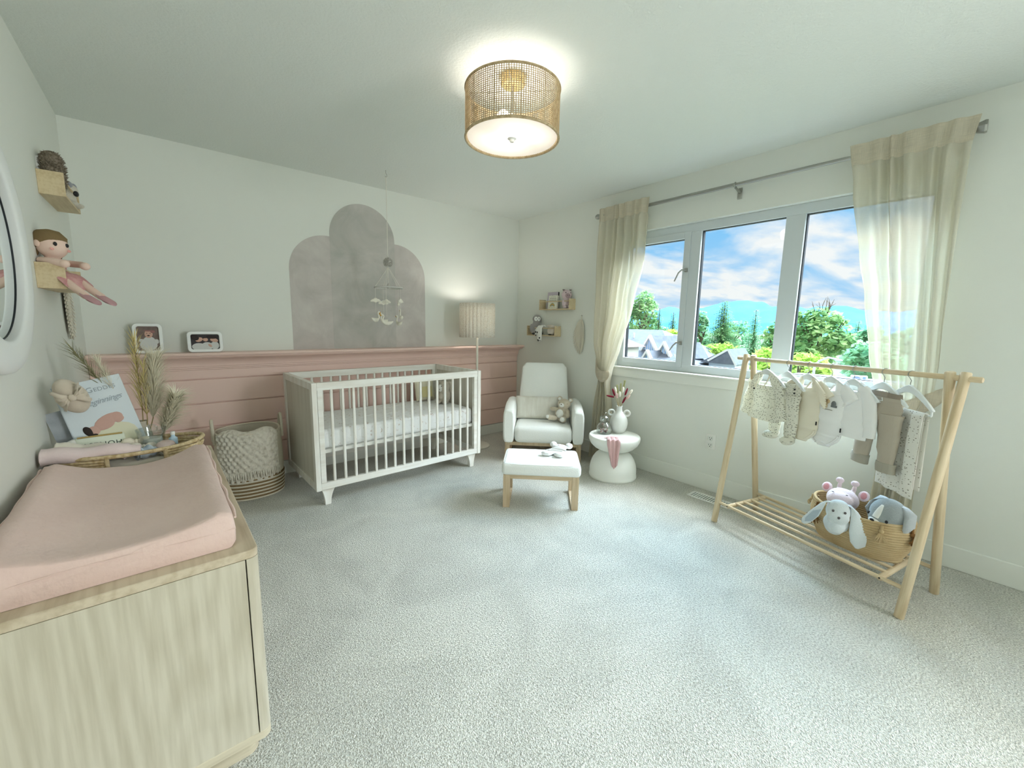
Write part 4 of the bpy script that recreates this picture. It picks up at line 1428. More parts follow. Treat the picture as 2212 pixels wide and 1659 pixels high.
# jute basket on the rack shelf
JUTE = mat('jute_rope', (198, 176, 138), 0.95, 0.1, bump=(130, 0.7, 0.004), var=(9, (180, 156, 116)))
JUTED = mat('jute_fringe', (140, 104, 66), 1.0, 0.05, bump=(120, 0.8, 0.005), var=(60, (104, 72, 42)))
BKX, BKY, BKZ, BKR = 2.726, 0.388, SZ + 0.016, math.atan2(-0.954, -0.299)
bk = thing('rope_basket', 'oval jute rope basket of soft toys on the rack shelf', 'basket', (BKX, BKY, BKZ), BKR)
b = MB()
NC = 17
for k in range(NC):
    t = k / (NC - 1)
    z = 0.008 + 0.192 * t
    gx = 0.178 + 0.050 * math.sin(PI * min(1, t * 1.15) * 0.62) - 0.012 * t
    gy = 0.118 + 0.045 * math.sin(PI * min(1, t * 1.15) * 0.62) - 0.010 * t
    pts = [(gx * math.cos(2 * PI * i / 56), gy * math.sin(2 * PI * i / 56), z + 0.004 * math.cos(4 * PI * i / 56) * t) for i in range(56)]
    b.tube(pts, 0.0078, 8, False, True)
b.loft([((0, 0, 0.002), (0.19, 0, 0), (0, 0.12, 0)), ((0, 0, 0.010), (0.19, 0, 0), (0, 0.12, 0))], 48)
b.build('coiled_rope_body', JUTE, bk, angle=180)
rr = random.Random(3)
def tassel(ax, ay, az, nx, ny, L_, m, nm, spread=0.035, cnt=46):
    b = MB()
    b.tube([(ax - nx * 0.02, ay - ny * 0.02, az + 0.012), (ax + nx * 0.010, ay + ny * 0.010, az + 0.014), (ax + nx * 0.012, ay + ny * 0.012, az - 0.01)], 0.006, 8)
    b.ell((ax + nx * 0.012, ay + ny * 0.012, az - 0.012), 0.011, 10, 8)
    for k in range(cnt):
        a = rr.uniform(0, 2 * PI)
        s = spread * math.sqrt(rr.random())
        tx, ty = -ny, nx
        e = (ax + nx * (0.016 + abs(s * math.sin(a)) * 0.7) + tx * s * math.cos(a), ay + ny * (0.016 + abs(s * math.sin(a)) * 0.7) + ty * s * math.cos(a), az - 0.012 - L_ * rr.uniform(0.6, 1.0))
        mid = (ax + nx * 0.026 + tx * s * 0.5 * math.cos(a), ay + ny * 0.026 + ty * s * 0.5 * math.cos(a), az - 0.012 - L_ * 0.4)
        b.tube([(ax + nx * 0.012, ay + ny * 0.012, az - 0.012), mid, e], [0.003, 0.0028, 0.0022], 4)
    return b.build(nm, m, bk)
for (ang, m, L_, sp) in ((192, JUTE, 0.03, 0.02), (-128, JUTED, 0.085, 0.05), (-48, JUTE, 0.05, 0.035), (-8, JUTED, 0.05, 0.03)):
    a = R(-ang if False else ang)
    ca, sa = math.cos(a), math.sin(a)
    x0, y0 = 0.216 * ca, 0.152 * sa
    nl = math.hypot(ca / 0.228, sa / 0.152)
    tassel(x0, y0, 0.178, ca / 0.228 / nl, sa / 0.152 / nl, L_, m, 'tassel', sp)

def toy(name, label, loc, rot, group=None, cat='soft toy'):
    return thing(name, label, cat, loc, rot, group)

# grey-white bunny hanging over the basket rim
WB = plush_mat('pale_blue_grey_plush', (216, 224, 226))
WBI = plush_mat('grey_ear_lining', (172, 186, 196))
o = toy('plush_bunny', 'pale grey floppy-eared plush bunny leaning over the basket rim', (2.560, 0.452, 0.325), (0, 0, face(2.6, 0.46, 6)))
blobs([((0, 0, 0.03), (0.052, 0.046, 0.056)), ((0, -0.028, 0.008), (0.048, 0.034, 0.034)), ((0, 0.0, 0.045), (0.047, 0.04, 0.045)), ((0, 0.005, -0.035), (0.056, 0.040, 0.050)), ((0, -0.032, -0.045), (0.034, 0.022, 0.034)), ((0, 0.03, -0.05), (0.05, 0.04, 0.06))]).build('body', WB, o, remesh=0.006)
for s in (-1, 1):
    b = MB()
    if s < 0:
        b.loft([((-0.036, 0, 0.072), (0.012, 0, 0), (0, 0.009, 0)), ((-0.064, -0.006, 0.064), (0.014, 0, 0.012), (0, 0.009, 0)), ((-0.088, -0.014, 0.02), (0.026, 0, 0.012), (0, 0.010, 0)), ((-0.110, -0.018, -0.025), (0.034, 0, 0.014), (0, 0.010, 0)), ((-0.122, -0.018, -0.055), (0.024, 0, 0.010), (0, 0.009, 0)), ((-0.126, -0.018, -0.068), (0.008, 0, 0.003), (0, 0.004, 0))], 16)
    else:
        b.loft([((0.036, 0, 0.072), (0.012, 0, 0), (0, 0.009, 0)), ((0.062, -0.008, 0.058), (0.016, 0, -0.012), (0, 0.009, 0)), ((0.078, -0.016, 0.01), (0.028, 0, -0.006), (0, 0.010, 0)), ((0.086, -0.030, -0.055), (0.037, 0, -0.004), (0, 0.011, 0)), ((0.088, -0.036, -0.105), (0.030, 0, -0.004), (0, 0.010, 0)), ((0.088, -0.036, -0.128), (0.008, 0, 0), (0, 0.004, 0))], 16)
    e_ = b.build('ear', WB, o, angle=70)
    if s < 0:
        MB().loft([((-0.086, -0.024, 0.022), (0.016, 0, 0.007), (0, 0.003, 0)), ((-0.108, -0.029, -0.022), (0.024, 0, 0.010), (0, 0.003, 0)), ((-0.118, -0.028, -0.048), (0.014, 0, 0.005), (0, 0.003, 0))], 14).build('ear_lining', WBI, e_, angle=70)
for s in (-1, 1):
    dot(o, 'eye', (s * 0.024, -0.043, 0.042), (0.0055, 0.004, 0.0065), NOSE)
dot(o, 'nose', (0, -0.062, 0.017), (0.006, 0.004, 0.007), NOSE)
# pink giraffe or lamb head behind it
PK = plush_mat('pale_pink_plush', (228, 208, 212))
o = toy('plush_giraffe', 'pale pink horned plush toy behind the bunny in the basket', (2.715, 0.468, 0.372), (R(-28), 0, face(2.7, 0.45, -12)))
blobs([((0, 0, 0.0), (0.072, 0.068, 0.058)), ((0, -0.045, -0.018), (0.058, 0.05, 0.044)), ((0, 0.0, -0.06), (0.06, 0.05, 0.06)), ((-0.030, 0.01, 0.070), (0.011, 0.011, 0.03)), ((0.034, 0.01, 0.070), (0.011, 0.011, 0.03))]).build('body', PK, o, remesh=0.006)
for s in (-1, 1):
    dot(o, 'horn_tip', (s * 0.033 - 0.001, 0.01, 0.100), (0.019, 0.018, 0.016), PK)
    e_ = MB().ell((s * 0.080, 0.005, 0.045), (0.024, 0.012, 0.028), 14, 10).build('ear', PK, o)
    MB().ell((s * 0.081, -0.005, 0.045), (0.014, 0.005, 0.019), 12, 8).build('ear_lining', PINKEAR, e_)
    dot(o, 'eye', (s * 0.030, -0.080, 0.012), (0.006, 0.004, 0.002), NOSE)
# grey puppy
GP = plush_mat('grey_knit', (150, 158, 158))
GPL = plush_mat('light_grey_knit', (184, 190, 192))
o = toy('plush_puppy', 'grey knitted plush puppy with a white blaze at the right of the basket', (2.655, 0.275, 0.380), (0, R(8), face(2.7, 0.28, -34)))
blobs([((0, 0, 0.0), (0.072, 0.070, 0.074)), ((0, -0.03, -0.022), (0.056, 0.05, 0.044)), ((0, 0.03, -0.09), (0.05, 0.045, 0.06))], 22, 16).build('body', GP, o, remesh=0.006)
MB().loft([((-0.001, -0.0530, 0.050), (0.006, 0, 0), (0, 0.003, 0.002)), ((0.0, -0.0620, 0.032), (0.011, 0, 0), (0, 0.004, 0.002)), ((0, -0.0690, 0.010), (0.014, 0, 0), (0, 0.004, 0.001)), ((0, -0.0765, -0.010), (0.014, 0, 0), (0, 0.005, 0))], 12).build('blaze', WHITE, o)
MB().ell((0, -0.068, -0.034), (0.030, 0.022, 0.020), 16, 10).build('muzzle', WHITE, o)
dot(o, 'nose', (0, -0.091, -0.024), (0.010, 0.006, 0.007), BLACK)
MB().tube([(-0.016, -0.086, -0.038), (-0.008, -0.090, -0.044), (0, -0.091, -0.038), (0.008, -0.090, -0.044), (0.016, -0.086, -0.038)], 0.0016, 6).build('mouth', BLACK, o)
for s in (-1, 1):
    dot(o, 'eye', (s * 0.040, -0.062, -0.012), (0.007, 0.005, 0.008), BLACK)
    MB().loft([((s * 0.046, 0.012, 0.062), (0.02, 0, 0), (0, 0.012, 0)), ((s * 0.078, 0.012, 0.030), (0.015, 0, 0.02), (0, 0.026, 0)), ((s * 0.086, 0.010, -0.018), (0.012, 0, 0.0), (0, 0.034, 0)), ((s * 0.078, 0.008, -0.055), (0.008, 0, 0), (0, 0.014, 0))], 14).build('ear', GPL, o, angle=70)
o.scale = (1.03, 1.03, 1.03)
gs = mat('green_check', (88, 122, 84), 0.9, var=(120, (30, 44, 34), 0.48, 0.52))
MB().loft([((0, -0.045, -0.068), (0.045, 0, 0), (0, 0.02, 0.008)), ((0, -0.066, -0.088), (0.05, 0, 0), (0, 0.015, 0.01)), ((0, -0.058, -0.112), (0.03, 0, 0), (0, 0.012, 0.006))], 16).build('scarf', gs, o)

# teddy bear on the armchair
TB = plush_mat('beige_plush', (208, 198, 178), var=(14, (194, 182, 160)))
TBL = plush_mat('cream_plush', (232, 232, 226))
P = along(0.95 + 0.235, 0.175)
o = toy('teddy_bear', 'beige teddy bear with closed eyes seated at the armchair arm', (P[0], P[1], 0.342), (R(-12), R(6), face(P[0], P[1], -14)))
blobs([((0, 0, 0.078), (0.062, 0.052, 0.074)), ((0.012, -0.006, 0.178), (0.064, 0.055, 0.052)), ((0.008, -0.035, 0.165), (0.034, 0.03, 0.028)),
       ((-0.055, -0.02, 0.115), (0.034, 0.022, 0.022)), ((-0.085, -0.03, 0.112), (0.03, 0.020, 0.020)), ((0.060, -0.025, 0.105), (0.026, 0.024, 0.03)), ((0.072, -0.035, 0.075), (0.024, 0.022, 0.026)),
       ((-0.055, -0.055, 0.028), (0.036, 0.045, 0.026)), ((-0.085, -0.085, 0.030), (0.030, 0.028, 0.028)), ((0.040, -0.060, 0.030), (0.034, 0.045, 0.030))]).build('body', TB, o, remesh=0.006)
MB().ell((-0.006, -0.045, 0.080), (0.036, 0.014, 0.042), 16, 10).build('tummy', TBL, o)
MB().ell((0.002, -0.060, 0.163), (0.024, 0.014, 0.020), 14, 10).build('muzzle', TBL, o)
dot(o, 'nose', (0.0, -0.074, 0.170), (0.006, 0.004, 0.005), mat('brown_stitch', (110, 84, 70), 0.8))
for s in (-1, 1):
    e_ = MB().ell((0.012 + s * 0.052, 0.0, 0.222), (0.026, 0.014, 0.024), 14, 10).build('ear', TB, o)
    MB().ell((0.012 + s * 0.052, -0.010, 0.221), (0.015, 0.006, 0.014), 12, 8).build('ear_lining', TBL, e_)
    MB().tube([(0.012 + s * 0.034 + 0.009 * i, -0.050 + 0.003 * abs(i), 0.186 - 0.003 * (1 - i * i)) for i in (-1, -0.5, 0, 0.5, 1)], 0.0016, 6).build('eye', mat('brown_stitch', (110, 84, 70), 0.8), o)
MB().ell((0.042, -0.104, 0.032), (0.024, 0.008, 0.022), 14, 10).build('foot_pad', TBL, o)
MB().ell((-0.100, -0.104, 0.032), (0.020, 0.010, 0.018), 14, 10).build('foot_pad', TBL, o)

# flat lovey on the ottoman
LV = plush_mat('white_lovey', (234, 234, 230))
o = toy('comforter_toy', 'flat white bear comforter lying on the footstool', (2.140, 2.045, 0.3265), (0, 0, ROT + R(-8)))
b = MB()
b.loft([((0, 0, 0.010), (0.085, 0, 0), (0, 0.062, 0)), ((0, 0, 0.020), (0.078, 0, 0), (0, 0.055, 0)), ((0.004, 0.01, 0.026), (0.055, 0, 0), (0, 0.035, 0))], 28)
b.ell((0.02, 0.075, 0.026), (0.060, 0.040, 0.024), 18, 12)
b.M = Matrix.Identity(4)
crumple(b, 0.006, 28, 3).build('body', LV, o, angle=70)
for x, y in ((-0.030, 0.112), (0.088, 0.098)):
    MB().ell((x, y, 0.034), (0.028, 0.030, 0.022), 14, 10).build('ear', LV, o)
for x, y in ((-0.058, -0.066), (0.036, -0.078)):
    MB().ell((x, y, 0.018), (0.043, 0.034, 0.017), 16, 10).build('paw', LV, o)
b = MB().tube([(-0.035, 0.018, 0.030), (0.0, 0.024, 0.034), (0.045, 0.016, 0.032), (0.075, 0.0, 0.026)], [0.004, 0.008, 0.008, 0.004], 8)
b.tube([(-0.06, -0.012, 0.026), (-0.01, -0.016, 0.030), (0.05, -0.024, 0.028)], [0.004, 0.007, 0.004], 8)
b.build('cloth_fold', LV, o)
for x in (0.000, 0.052):
    dot(o, 'eye', (x + 0.012, 0.060, 0.0485), (0.008, 0.002, 0.002), NOSE)

# crib contents
CB = plush_mat('oatmeal_plush', (204, 196, 182), var=(26, (190, 181, 166)))
o = toy('plush_llama', 'oatmeal plush bunny sitting on the crib mattress by the pillow', (1.915, 3.300, 0.5285), (0, 0, face(1.9, 3.3, -22)))
o.name = 'crib_plush_bunny'
blobs([((0.01, 0.01, 0.075), (0.060, 0.058, 0.078)), ((0.015, 0.0, 0.155), (0.050, 0.046, 0.056)), ((-0.005, -0.03, 0.145), (0.036, 0.03, 0.034)), ((-0.03, -0.035, 0.02), (0.026, 0.04, 0.022)), ((0.04, -0.035, 0.02), (0.026, 0.04, 0.022)), ((0.0, -0.05, 0.075), (0.02, 0.022, 0.03))]).build('body', CB, o, remesh=0.006)
MB().ell((-0.006, -0.048, 0.148), (0.022, 0.016, 0.034), 14, 10).build('face_patch', TBL, o)
for s in (-1, 1):
    MB().loft([((0.015 + s * 0.025, 0.004, 0.195), (0.012, 0, 0), (0, 0.009, 0)), ((0.02 + s * 0.042, 0.012, 0.200), (0.018, 0, 0), (0, 0.011, 0.006)), ((0.02 + s * 0.056, 0.018, 0.160), (0.020, 0, 0), (0, 0.011, 0)), ((0.02 + s * 0.058, 0.018, 0.115), (0.014, 0, 0), (0, 0.009, 0)), ((0.02 + s * 0.058, 0.018, 0.098), (0.004, 0, 0), (0, 0.003, 0))], 14).build('ear', CB, o, angle=70)
    dot(o, 'eye', (-0.006 + s * 0.018, -0.058, 0.168), (0.004, 0.003, 0.005), NOSE)
dot(o, 'nose', (-0.006, -0.064, 0.140), (0.005, 0.003, 0.003), NOSE)
CPIL = mat('sage_cream_cushion', (226, 220, 198), 0.95, 0.1, bump=(50, 0.3, 0.003))
o = thing('crib_pillow', 'cream pillow with a stitched yellow square in the crib corner', 'pillow', (1.845, 3.520, 0.625), (R(-12), 0, R(4)))
pillow(0.20, 0.19, 0.075).build('pillow_cover', CPIL, o, angle=80)
MB().rbox((0.0, -0.040, -0.015), (0.11, 0.004, 0.10), 0.001, 1).build('stitched_panel', mat('pale_yellow_felt', (224, 214, 160), 0.95), o)

# ------------------------------------------------------------------ things on the side table
o = thing('vase', 'white two-handled bottle vase of dried stems on the side table', 'vase', (2.922, 2.062, TT), face(2.92, 2.06))
VASE = mat('white_ceramic', (230, 232, 226), 0.75, 0.2, bump=(70, 0.2, 0.002))
MB().lathe([(0.002, 0), (0.040, 0), (0.044, 0.003), (0.060, 0.022), (0.072, 0.052), (0.076, 0.085), (0.072, 0.118), (0.058, 0.148), (0.040, 0.168), (0.028, 0.182), (0.023, 0.198), (0.022, 0.222), (0.025, 0.232), (0.021, 0.232), (0.018, 0.222), (0.017, 0.20), (0.002, 0.19)], 48).build('vase_body', VASE, o)
for s in (-1, 1):
    MB().torus((s * 0.064, 0, 0.172), 0.023, 0.0085, 28, 10, axis='Y').build('handle', VASE, o)
RED = mat('burgundy_bloom', (128, 44, 58), 0.95, 0.05, bump=(160, 0.7, 0.004))
CRM = mat('cream_bloom', (232, 226, 208), 0.95, 0.05, bump=(160, 0.7, 0.004))
BLSH = mat('blush_bloom', (222, 190, 182), 0.95, 0.05, bump=(160, 0.7, 0.004))
WHT = mat('wheat_green', (166, 166, 122), 0.9, 0.1, bump=(160, 0.7, 0.004))
STEM = mat('dry_stem', (168, 150, 104), 0.8)
vrot = face(2.92, 2.06)
vR = Matrix.Rotation(vrot, 3, 'Z')
# (tip x, tip height above table, depth lean, kind)
STEMS = [(-0.115, 0.318, -0.01, 'r'), (-0.068, 0.378, 0.01, 'r'), (0.058, 0.388, 0.02, 'r'), (0.048, 0.322, -0.03, 'r'), (-0.048, 0.392, 0.02, 'c'), (0.098, 0.380, 0.0, 'c'),
         (0.022, 0.402, -0.02, 'c'), (-0.006, 0.366, -0.03, 'c'), (-0.030, 0.402, 0.03, 'w'), (0.000, 0.420, 0.0, 'w'), (0.032, 0.446, 0.02, 'w'), (0.080, 0.338, -0.01, 'b'), (-0.034, 0.352, -0.03, 'b')]
WORDS = {'r': ('burgundy bunny-tail bloom', RED), 'c': ('cream bunny-tail bloom', CRM), 'w': ('green wheat ear', WHT), 'b': ('blush bunny-tail bloom', BLSH)}
WHERE = {0: 'arching flat to the left', 1: 'upright on the left', 2: 'high on the right', 3: 'low on the right', 4: 'highest on the left', 5: 'leaning furthest right', 6: 'in the middle, tall', 7: 'low in front of the middle',
         8: 'shortest of the three ears', 9: 'middle of the three ears', 10: 'tallest of the three ears', 11: 'curling on the right', 12: 'tucked in at the left'}
for i, (tx, tz, ty, kd) in enumerate(STEMS):
    wd, m = WORDS[kd]
    s = thing('dried_stem', '%s %s in the white vase' % (wd, WHERE[i]), 'dried flower', (2.922, 2.062, TT), vrot, 'dried stems in the white vase')
    bx_ = (tx * 0.05, ty * 0.2, 0.195)
    rim = (max(-0.013, min(0.013, tx * 0.22)), max(-0.012, min(0.012, ty * 0.4)), 0.235)
    L_ = 0.066 if kd in 'rw' else 0.050
    tip = Vector((tx, ty, tz))
    dr = (tip - Vector(rim)).normalized()
    if i == 0:
        dr = Vector((-0.95, 0, 0.15)).normalized()
    base = tip - dr * L_
    mid = (Vector(rim) + base) * 0.5 + Vector((0, 0, 0.012))
    MB().tube([bx_, rim, mid, base], 0.0011, 6).build('stalk', STEM, s)
    b = MB()
    if kd == 'w':
        side = Vector((1, 0, 0))
        for k in range(9):
            p_ = base + dr * L_ * k / 8
            for sg in (-1, 1):
                q_ = p_ + side * sg * 0.0045 + Vector((0, 0, 0.003))
                b.ell(q_, (0.004, 0.0035, 0.006), 8, 6)
        b.tube([base, tip + dr * 0.01], 0.0012, 6)
    else:
        rad = 0.0085 if kd == 'r' else 0.0105
        b.tube([base + dr * L_ * k / 7 for k in range(8)], [rad * math.sqrt(max(0.03, 1 - (2 * k / 7 - 0.9) ** 2 / 1.25)) for k in range(8)], 10)
    b.build('bloom', m, s)
# lidded glass jar with shells
o = thing('glass_jar', 'round lidded glass jar of pink pebbles on the side table', 'jar', (2.800, 2.120, TT), face(2.8, 2.12))
MB().lathe([(0.002, 0.0), (0.056, 0.0), (0.062, 0.006), (0.063, 0.04), (0.060, 0.062), (0.048, 0.082), (0.036, 0.092), (0.033, 0.097), (0.037, 0.102), (0.034, 0.102), (0.030, 0.096), (0.045, 0.080), (0.056, 0.062), (0.059, 0.04), (0.058, 0.008), (0.002, 0.004)], 40).build('jar_body', JAR, o)
MB().lathe([(0.036, 0.103), (0.040, 0.106), (0.041, 0.118), (0.038, 0.142), (0.022, 0.154), (0.002, 0.156), (0.002, 0.152), (0.020, 0.150), (0.035, 0.140), (0.037, 0.118), (0.036, 0.104)], 36).build('jar_lid', JAR, o)
MB().torus((0, 0, 0.148), 0.030, 0.0035, 28, 8, axis='Y').build('lid_ring', JAR, o)
PEB = [mat('rose_pebble', (198, 158, 152), 0.4), mat('pearl_pebble', (222, 212, 206), 0.35), mat('mauve_pebble', (160, 128, 130), 0.4)]
rr = random.Random(9)
for k in range(22):
    a, r_ = rr.uniform(0, 2 * PI), 0.040 * math.sqrt(rr.random())
    z = 0.016 + 0.020 * (k // 8) + rr.uniform(0, 0.004)
    if k > 17:
        r_ *= 0.5
        z = 0.075
    e_ = MB().ell((0, 0, 0), (0.013, 0.010, 0.009), 10, 8).build('pebble', PEB[k % 3], None, loc=(2.800 + r_ * math.cos(a), 2.120 + r_ * math.sin(a), TT + z), rot=(rr.uniform(0, 1), rr.uniform(0, 1), rr.uniform(0, 3)))
    tag(e_, 'small polished pebble in the lidded glass jar', 'pebble', 'pebbles in the glass jar')
# pink satin hair ribbon falling over the edge
SAT = mat('pink_satin', (206, 166, 164), 0.35, 0.5, sheen=0.2)
o = thing('satin_cloth', 'dusty pink satin cloth hanging over the side table edge', 'cloth', (2.835, 2.035, TT), face(2.835, 2.035))
def satin(u, v):
    # v along the fall: lies on the top, then hangs outside the bowl
    s = v * 0.30
    w_ = 0.052 - 0.028 * max(0, (v - 0.45) / 0.55)
    x = (u - 0.5) * 2 * w_ - 0.010 + 0.020 * v
    if s < 0.10:
        y, z = -0.118 - s, 0.003 + 0.010 * math.sin(3 * PI * u) ** 2
    else:
        d_ = s - 0.10
        y, z = -0.219 - 0.004 * math.sin(PI * u * 2), 0.003 - d_
        z -= 0.030 * (1 - abs(2 * u - 1)) * max(0, (v - 0.8) / 0.2)
    rr_ = 0.0045 * math.sin(u * 19 + v * 2)
    return (x, y + (rr_ if s >= 0.1 else 0) - 0.002, z + (abs(rr_) if s < 0.1 else 0))
q = MB().grid(satin, 30, 40).build('cloth_fold', SAT, o, angle=180)
q.name = 'satin_drape'
md = q.modifiers.new('thick', 'SOLIDIFY'); md.thickness = 0.0015
MB().loft([((-0.055, -0.140, 0.008), (0.030, 0, 0), (0, 0.014, 0)), ((0.0, -0.125, 0.012), (0.004, 0.012, 0), (0, 0, 0.012)), ((0.02, -0.120, 0.008), (0.002, 0.006, 0), (0, 0, 0.006))], 12).build('gathered_knot', SAT, o, angle=70)

# ------------------------------------------------------------------ shelves on the right wall
def book(label, loc, rot, w, h, th, cover, group='picture books'):
    t = thing('book', label, 'book', loc, rot, group)
    MB().box((0, -th / 2 + 0.001, h / 2), (w, 0.002, h)).box((0, th / 2 - 0.001, h / 2), (w, 0.002, h)).box((-w / 2 + 0.001, 0, h / 2), (0.002, th, h)).build('cover', cover, t, smooth=False)
    MB().box((0.001, 0, h / 2), (w - 0.006, th - 0.004, h - 0.006)).build('page_block', mat('paper', (236, 232, 220), 0.8), t, smooth=False)
    return t
INK = mat('print_ink', (84, 84, 80), 0.7)
RW = R(-90)     # a thing whose front (-y) looks into the room from the right wall
t = book('lilac-grey picture book with a fox on the upper right-hand ledge', (XR - 0.022, 3.150, 1.4345), (R(-6), 0, RW), 0.150, 0.178, 0.012, mat('lilac_cover', (196, 188, 198), 0.5))
fox = mat('fox_orange', (186, 84, 40), 0.7, var=(60, (150, 52, 24)))
b = MB()
b.ell((0.030, -0.007, 0.040), (0.034, 0.002, 0.036), 14, 8).ell((-0.010, -0.007, 0.024), (0.034, 0.002, 0.020), 14, 8).ell((0.052, -0.007, 0.085), (0.016, 0.002, 0.024), 12, 8)
b.build('fox_picture', fox, t)
b = MB()
for k in range(5):
    b.box((-0.02 + 0.020 * k, -0.0065, 0.138 + 0.006 * math.sin(k * 2)), (0.012, 0.0008, 0.0025)).box((0.0 + 0.016 * k, -0.0065, 0.122), (0.003, 0.0008, 0.010))
b.build('title_print', INK, t, smooth=False)
MB().box((0.079, 0.0, 0.088), (0.010, 0.010, 0.176)).build('dark_spine_edge', BLACK, t, smooth=False)
t = book('small cream board book with a rainbow arch before the fox book', (XR - 0.062, 3.098, 1.4345), (R(-8), 0, RW), 0.128, 0.138, 0.022, mat('cream_cover', (232, 232, 216), 0.5))
for z, n, w_, hh in ((0.122, 7, 0.007, 0.005), (0.106, 8, 0.009, 0.008), (0.088, 9, 0.009, 0.008)):
    b = MB()
    for k in range(n):
        x = (k - (n - 1) / 2) * 0.0118
        b.box((x, -0.0115, z), (w_ * 0.35, 0.0008, hh)).box((x + w_ * 0.3, -0.0115, z + hh * 0.3 * (-1) ** k), (w_ * 0.5, 0.0008, hh * 0.3))
    b.build('title_print', INK, t, smooth=False)
for r0, c in ((0.036, (150, 156, 120)), (0.030, (206, 178, 104)), (0.024, (198, 150, 90)), (0.017, (126, 150, 140)), (0.010, (190, 200, 188))):
    poly = [(r0 * math.cos(PI * k / 16), 0.024 + r0 * 0.95 * math.sin(PI * k / 16)) for k in range(17)]
    MB().prism(poly, 0.0110, 0.0114 + (0.036 - r0) * 0.03, Matrix(((1, 0, 0, 0), (0, 0, -1, 0), (0, 1, 0, 0), (0, 0, 0, 1)))).build('rainbow_picture', mat('print_%d_%d' % (c[0], c[1]), c, 0.7), t, smooth=False)
MB().box((0, -0.0115, 0.014), (0.10, 0.0008, 0.004)).build('foot_print', mat('print_tan', (196, 184, 140), 0.7), t, smooth=False)
PIG = plush_mat('piglet_plush', (214, 194, 196))
o = toy('plush_pig', 'pale pink plush pig at the right end of the upper ledge', (XR - 0.045, 2.925, 1.4345), (0, 0, face(3.13, 2.92, 24)))
blobs([((0, 0, 0.05), (0.042, 0.034, 0.055)), ((0.0, -0.01, 0.138), (0.054, 0.046, 0.052)), ((-0.02, -0.03, 0.016), (0.016, 0.022, 0.016)), ((0.02, -0.03, 0.016), (0.016, 0.022, 0.016)), ((-0.038, -0.012, 0.06), (0.014, 0.014, 0.03)), ((0.038, -0.012, 0.06), (0.014, 0.014, 0.03))]).build('body', PIG, o, remesh=0.006)
MB().ell((-0.008, -0.053, 0.128), (0.027, 0.014, 0.024), 14, 10).build('snout', plush_mat('snout_mauve', (184, 156, 158)), o)
for s in (-1, 1):
    dot(o, 'nostril', (-0.008 + s * 0.010, -0.066, 0.130), (0.004, 0.003, 0.005), NOSE)
    dot(o, 'eye', (s * 0.026, -0.046, 0.156), (0.005, 0.004, 0.006), BLACK)
    MB().loft([((s * 0.032, -0.008, 0.176), (0.012, 0, 0), (0, 0.006, 0)), ((s * 0.038, -0.018, 0.190), (0.014, 0, 0), (0, 0.006, 0.003)), ((s * 0.040, -0.034, 0.184), (0.004, 0, 0), (0, 0.003, 0))], 10).build('ear', mat('ear_grey', (150, 140, 138), 0.95), o)
# owl-like grey toy
OW = plush_mat('grey_owl_plush', (158, 154, 150))
o = toy('plush_owl', 'grey fluffy toy with a white masked face on the lower ledge', (XR - 0.045, 3.352, 1.1585), (0, 0, face(3.13, 3.35, 10)))
blobs([((0, 0, 0.080), (0.056, 0.036, 0.085)), ((0, -0.004, 0.170), (0.050, 0.038, 0.048)), ((-0.035, -0.030, 0.022), (0.026, 0.03, 0.022)), ((0.035, -0.030, 0.022), (0.026, 0.03, 0.022)), ((-0.062, -0.008, 0.07), (0.016, 0.016, 0.05))]).build('body', OW, o, remesh=0.006)
for s in (-1, 1):
    MB().ell((s * 0.015, -0.034, 0.172), (0.021, 0.010, 0.024), 14, 10).build('face_mask', WHITE, o)
    dot(o, 'eye', (s * 0.016, -0.044, 0.172), (0.004, 0.003, 0.006), BLACK)
    dot(o, 'foot', (s * 0.036, -0.054, 0.012), (0.026, 0.014, 0.013), BLACK)
# panda muslin over the rail
PD = mat('white_muslin_panda', (232, 232, 226), 0.9)
o = thing('panda_comforter', 'white panda-faced comforter draped over the lower ledge rail', 'comforter', (XR - 0.0805, 3.245, 1.246), RW)
b = MB()
b.loft([((-0.045, 0.016, 0.006), (0.010, 0, 0), (0, 0.004, 0.006)), ((-0.030, 0.0, 0.016), (0.018, 0, 0), (0, 0.006, 0.004)), ((-0.006, -0.014, 0.002), (0.030, 0, 0.012), (0, 0.008, 0)), ((0.030, -0.020, -0.040), (0.040, 0, 0.010), (0, 0.010, 0)), ((0.040, -0.022, -0.085), (0.034, 0, 0), (0, 0.010, 0)), ((0.038, -0.022, -0.108), (0.012, 0, 0), (0, 0.005, 0))], 16)
b.v = [(-x, y, z) for x, y, z in b.v]
b.build('upper_fold', PD, o, angle=70)
b = MB()
b.loft([((0.0, -0.012, 0.004), (0.022, 0, 0), (0, 0.006, 0)), ((0.008, -0.028, -0.06), (0.034, 0, 0), (0, 0.008, 0)), ((0.012, -0.030, -0.115), (0.034, 0, 0), (0, 0.008, 0)), ((0.012, -0.030, -0.150), (0.026, 0, 0), (0, 0.007, 0)), ((0.012, -0.030, -0.160), (0.010, 0, 0), (0, 0.004, 0))], 16)
b.build('lower_fold', PD, o, angle=70)
for c, r_ in (((-0.048, -0.034, -0.058), 0.010), ((-0.020, -0.036, -0.060), 0.009), ((-0.042, -0.035, -0.092), 0.009), ((0.020, -0.040, -0.118), 0.010), ((0.004, -0.040, -0.146), 0.010), ((0.028, -0.039, -0.145), 0.006), ((-0.010, -0.039, -0.140), 0.006)):
    dot(o, 'face_mark', c, (r_, 0.003, r_), BLACK)
TN = plush_mat('ivory_bag_fabric', (212, 202, 190))
o = toy('plush_lamb', 'ivory plush lying at the window end of the lower ledge', (XR - 0.042, 3.118, 1.1585), (0, 0, RW))
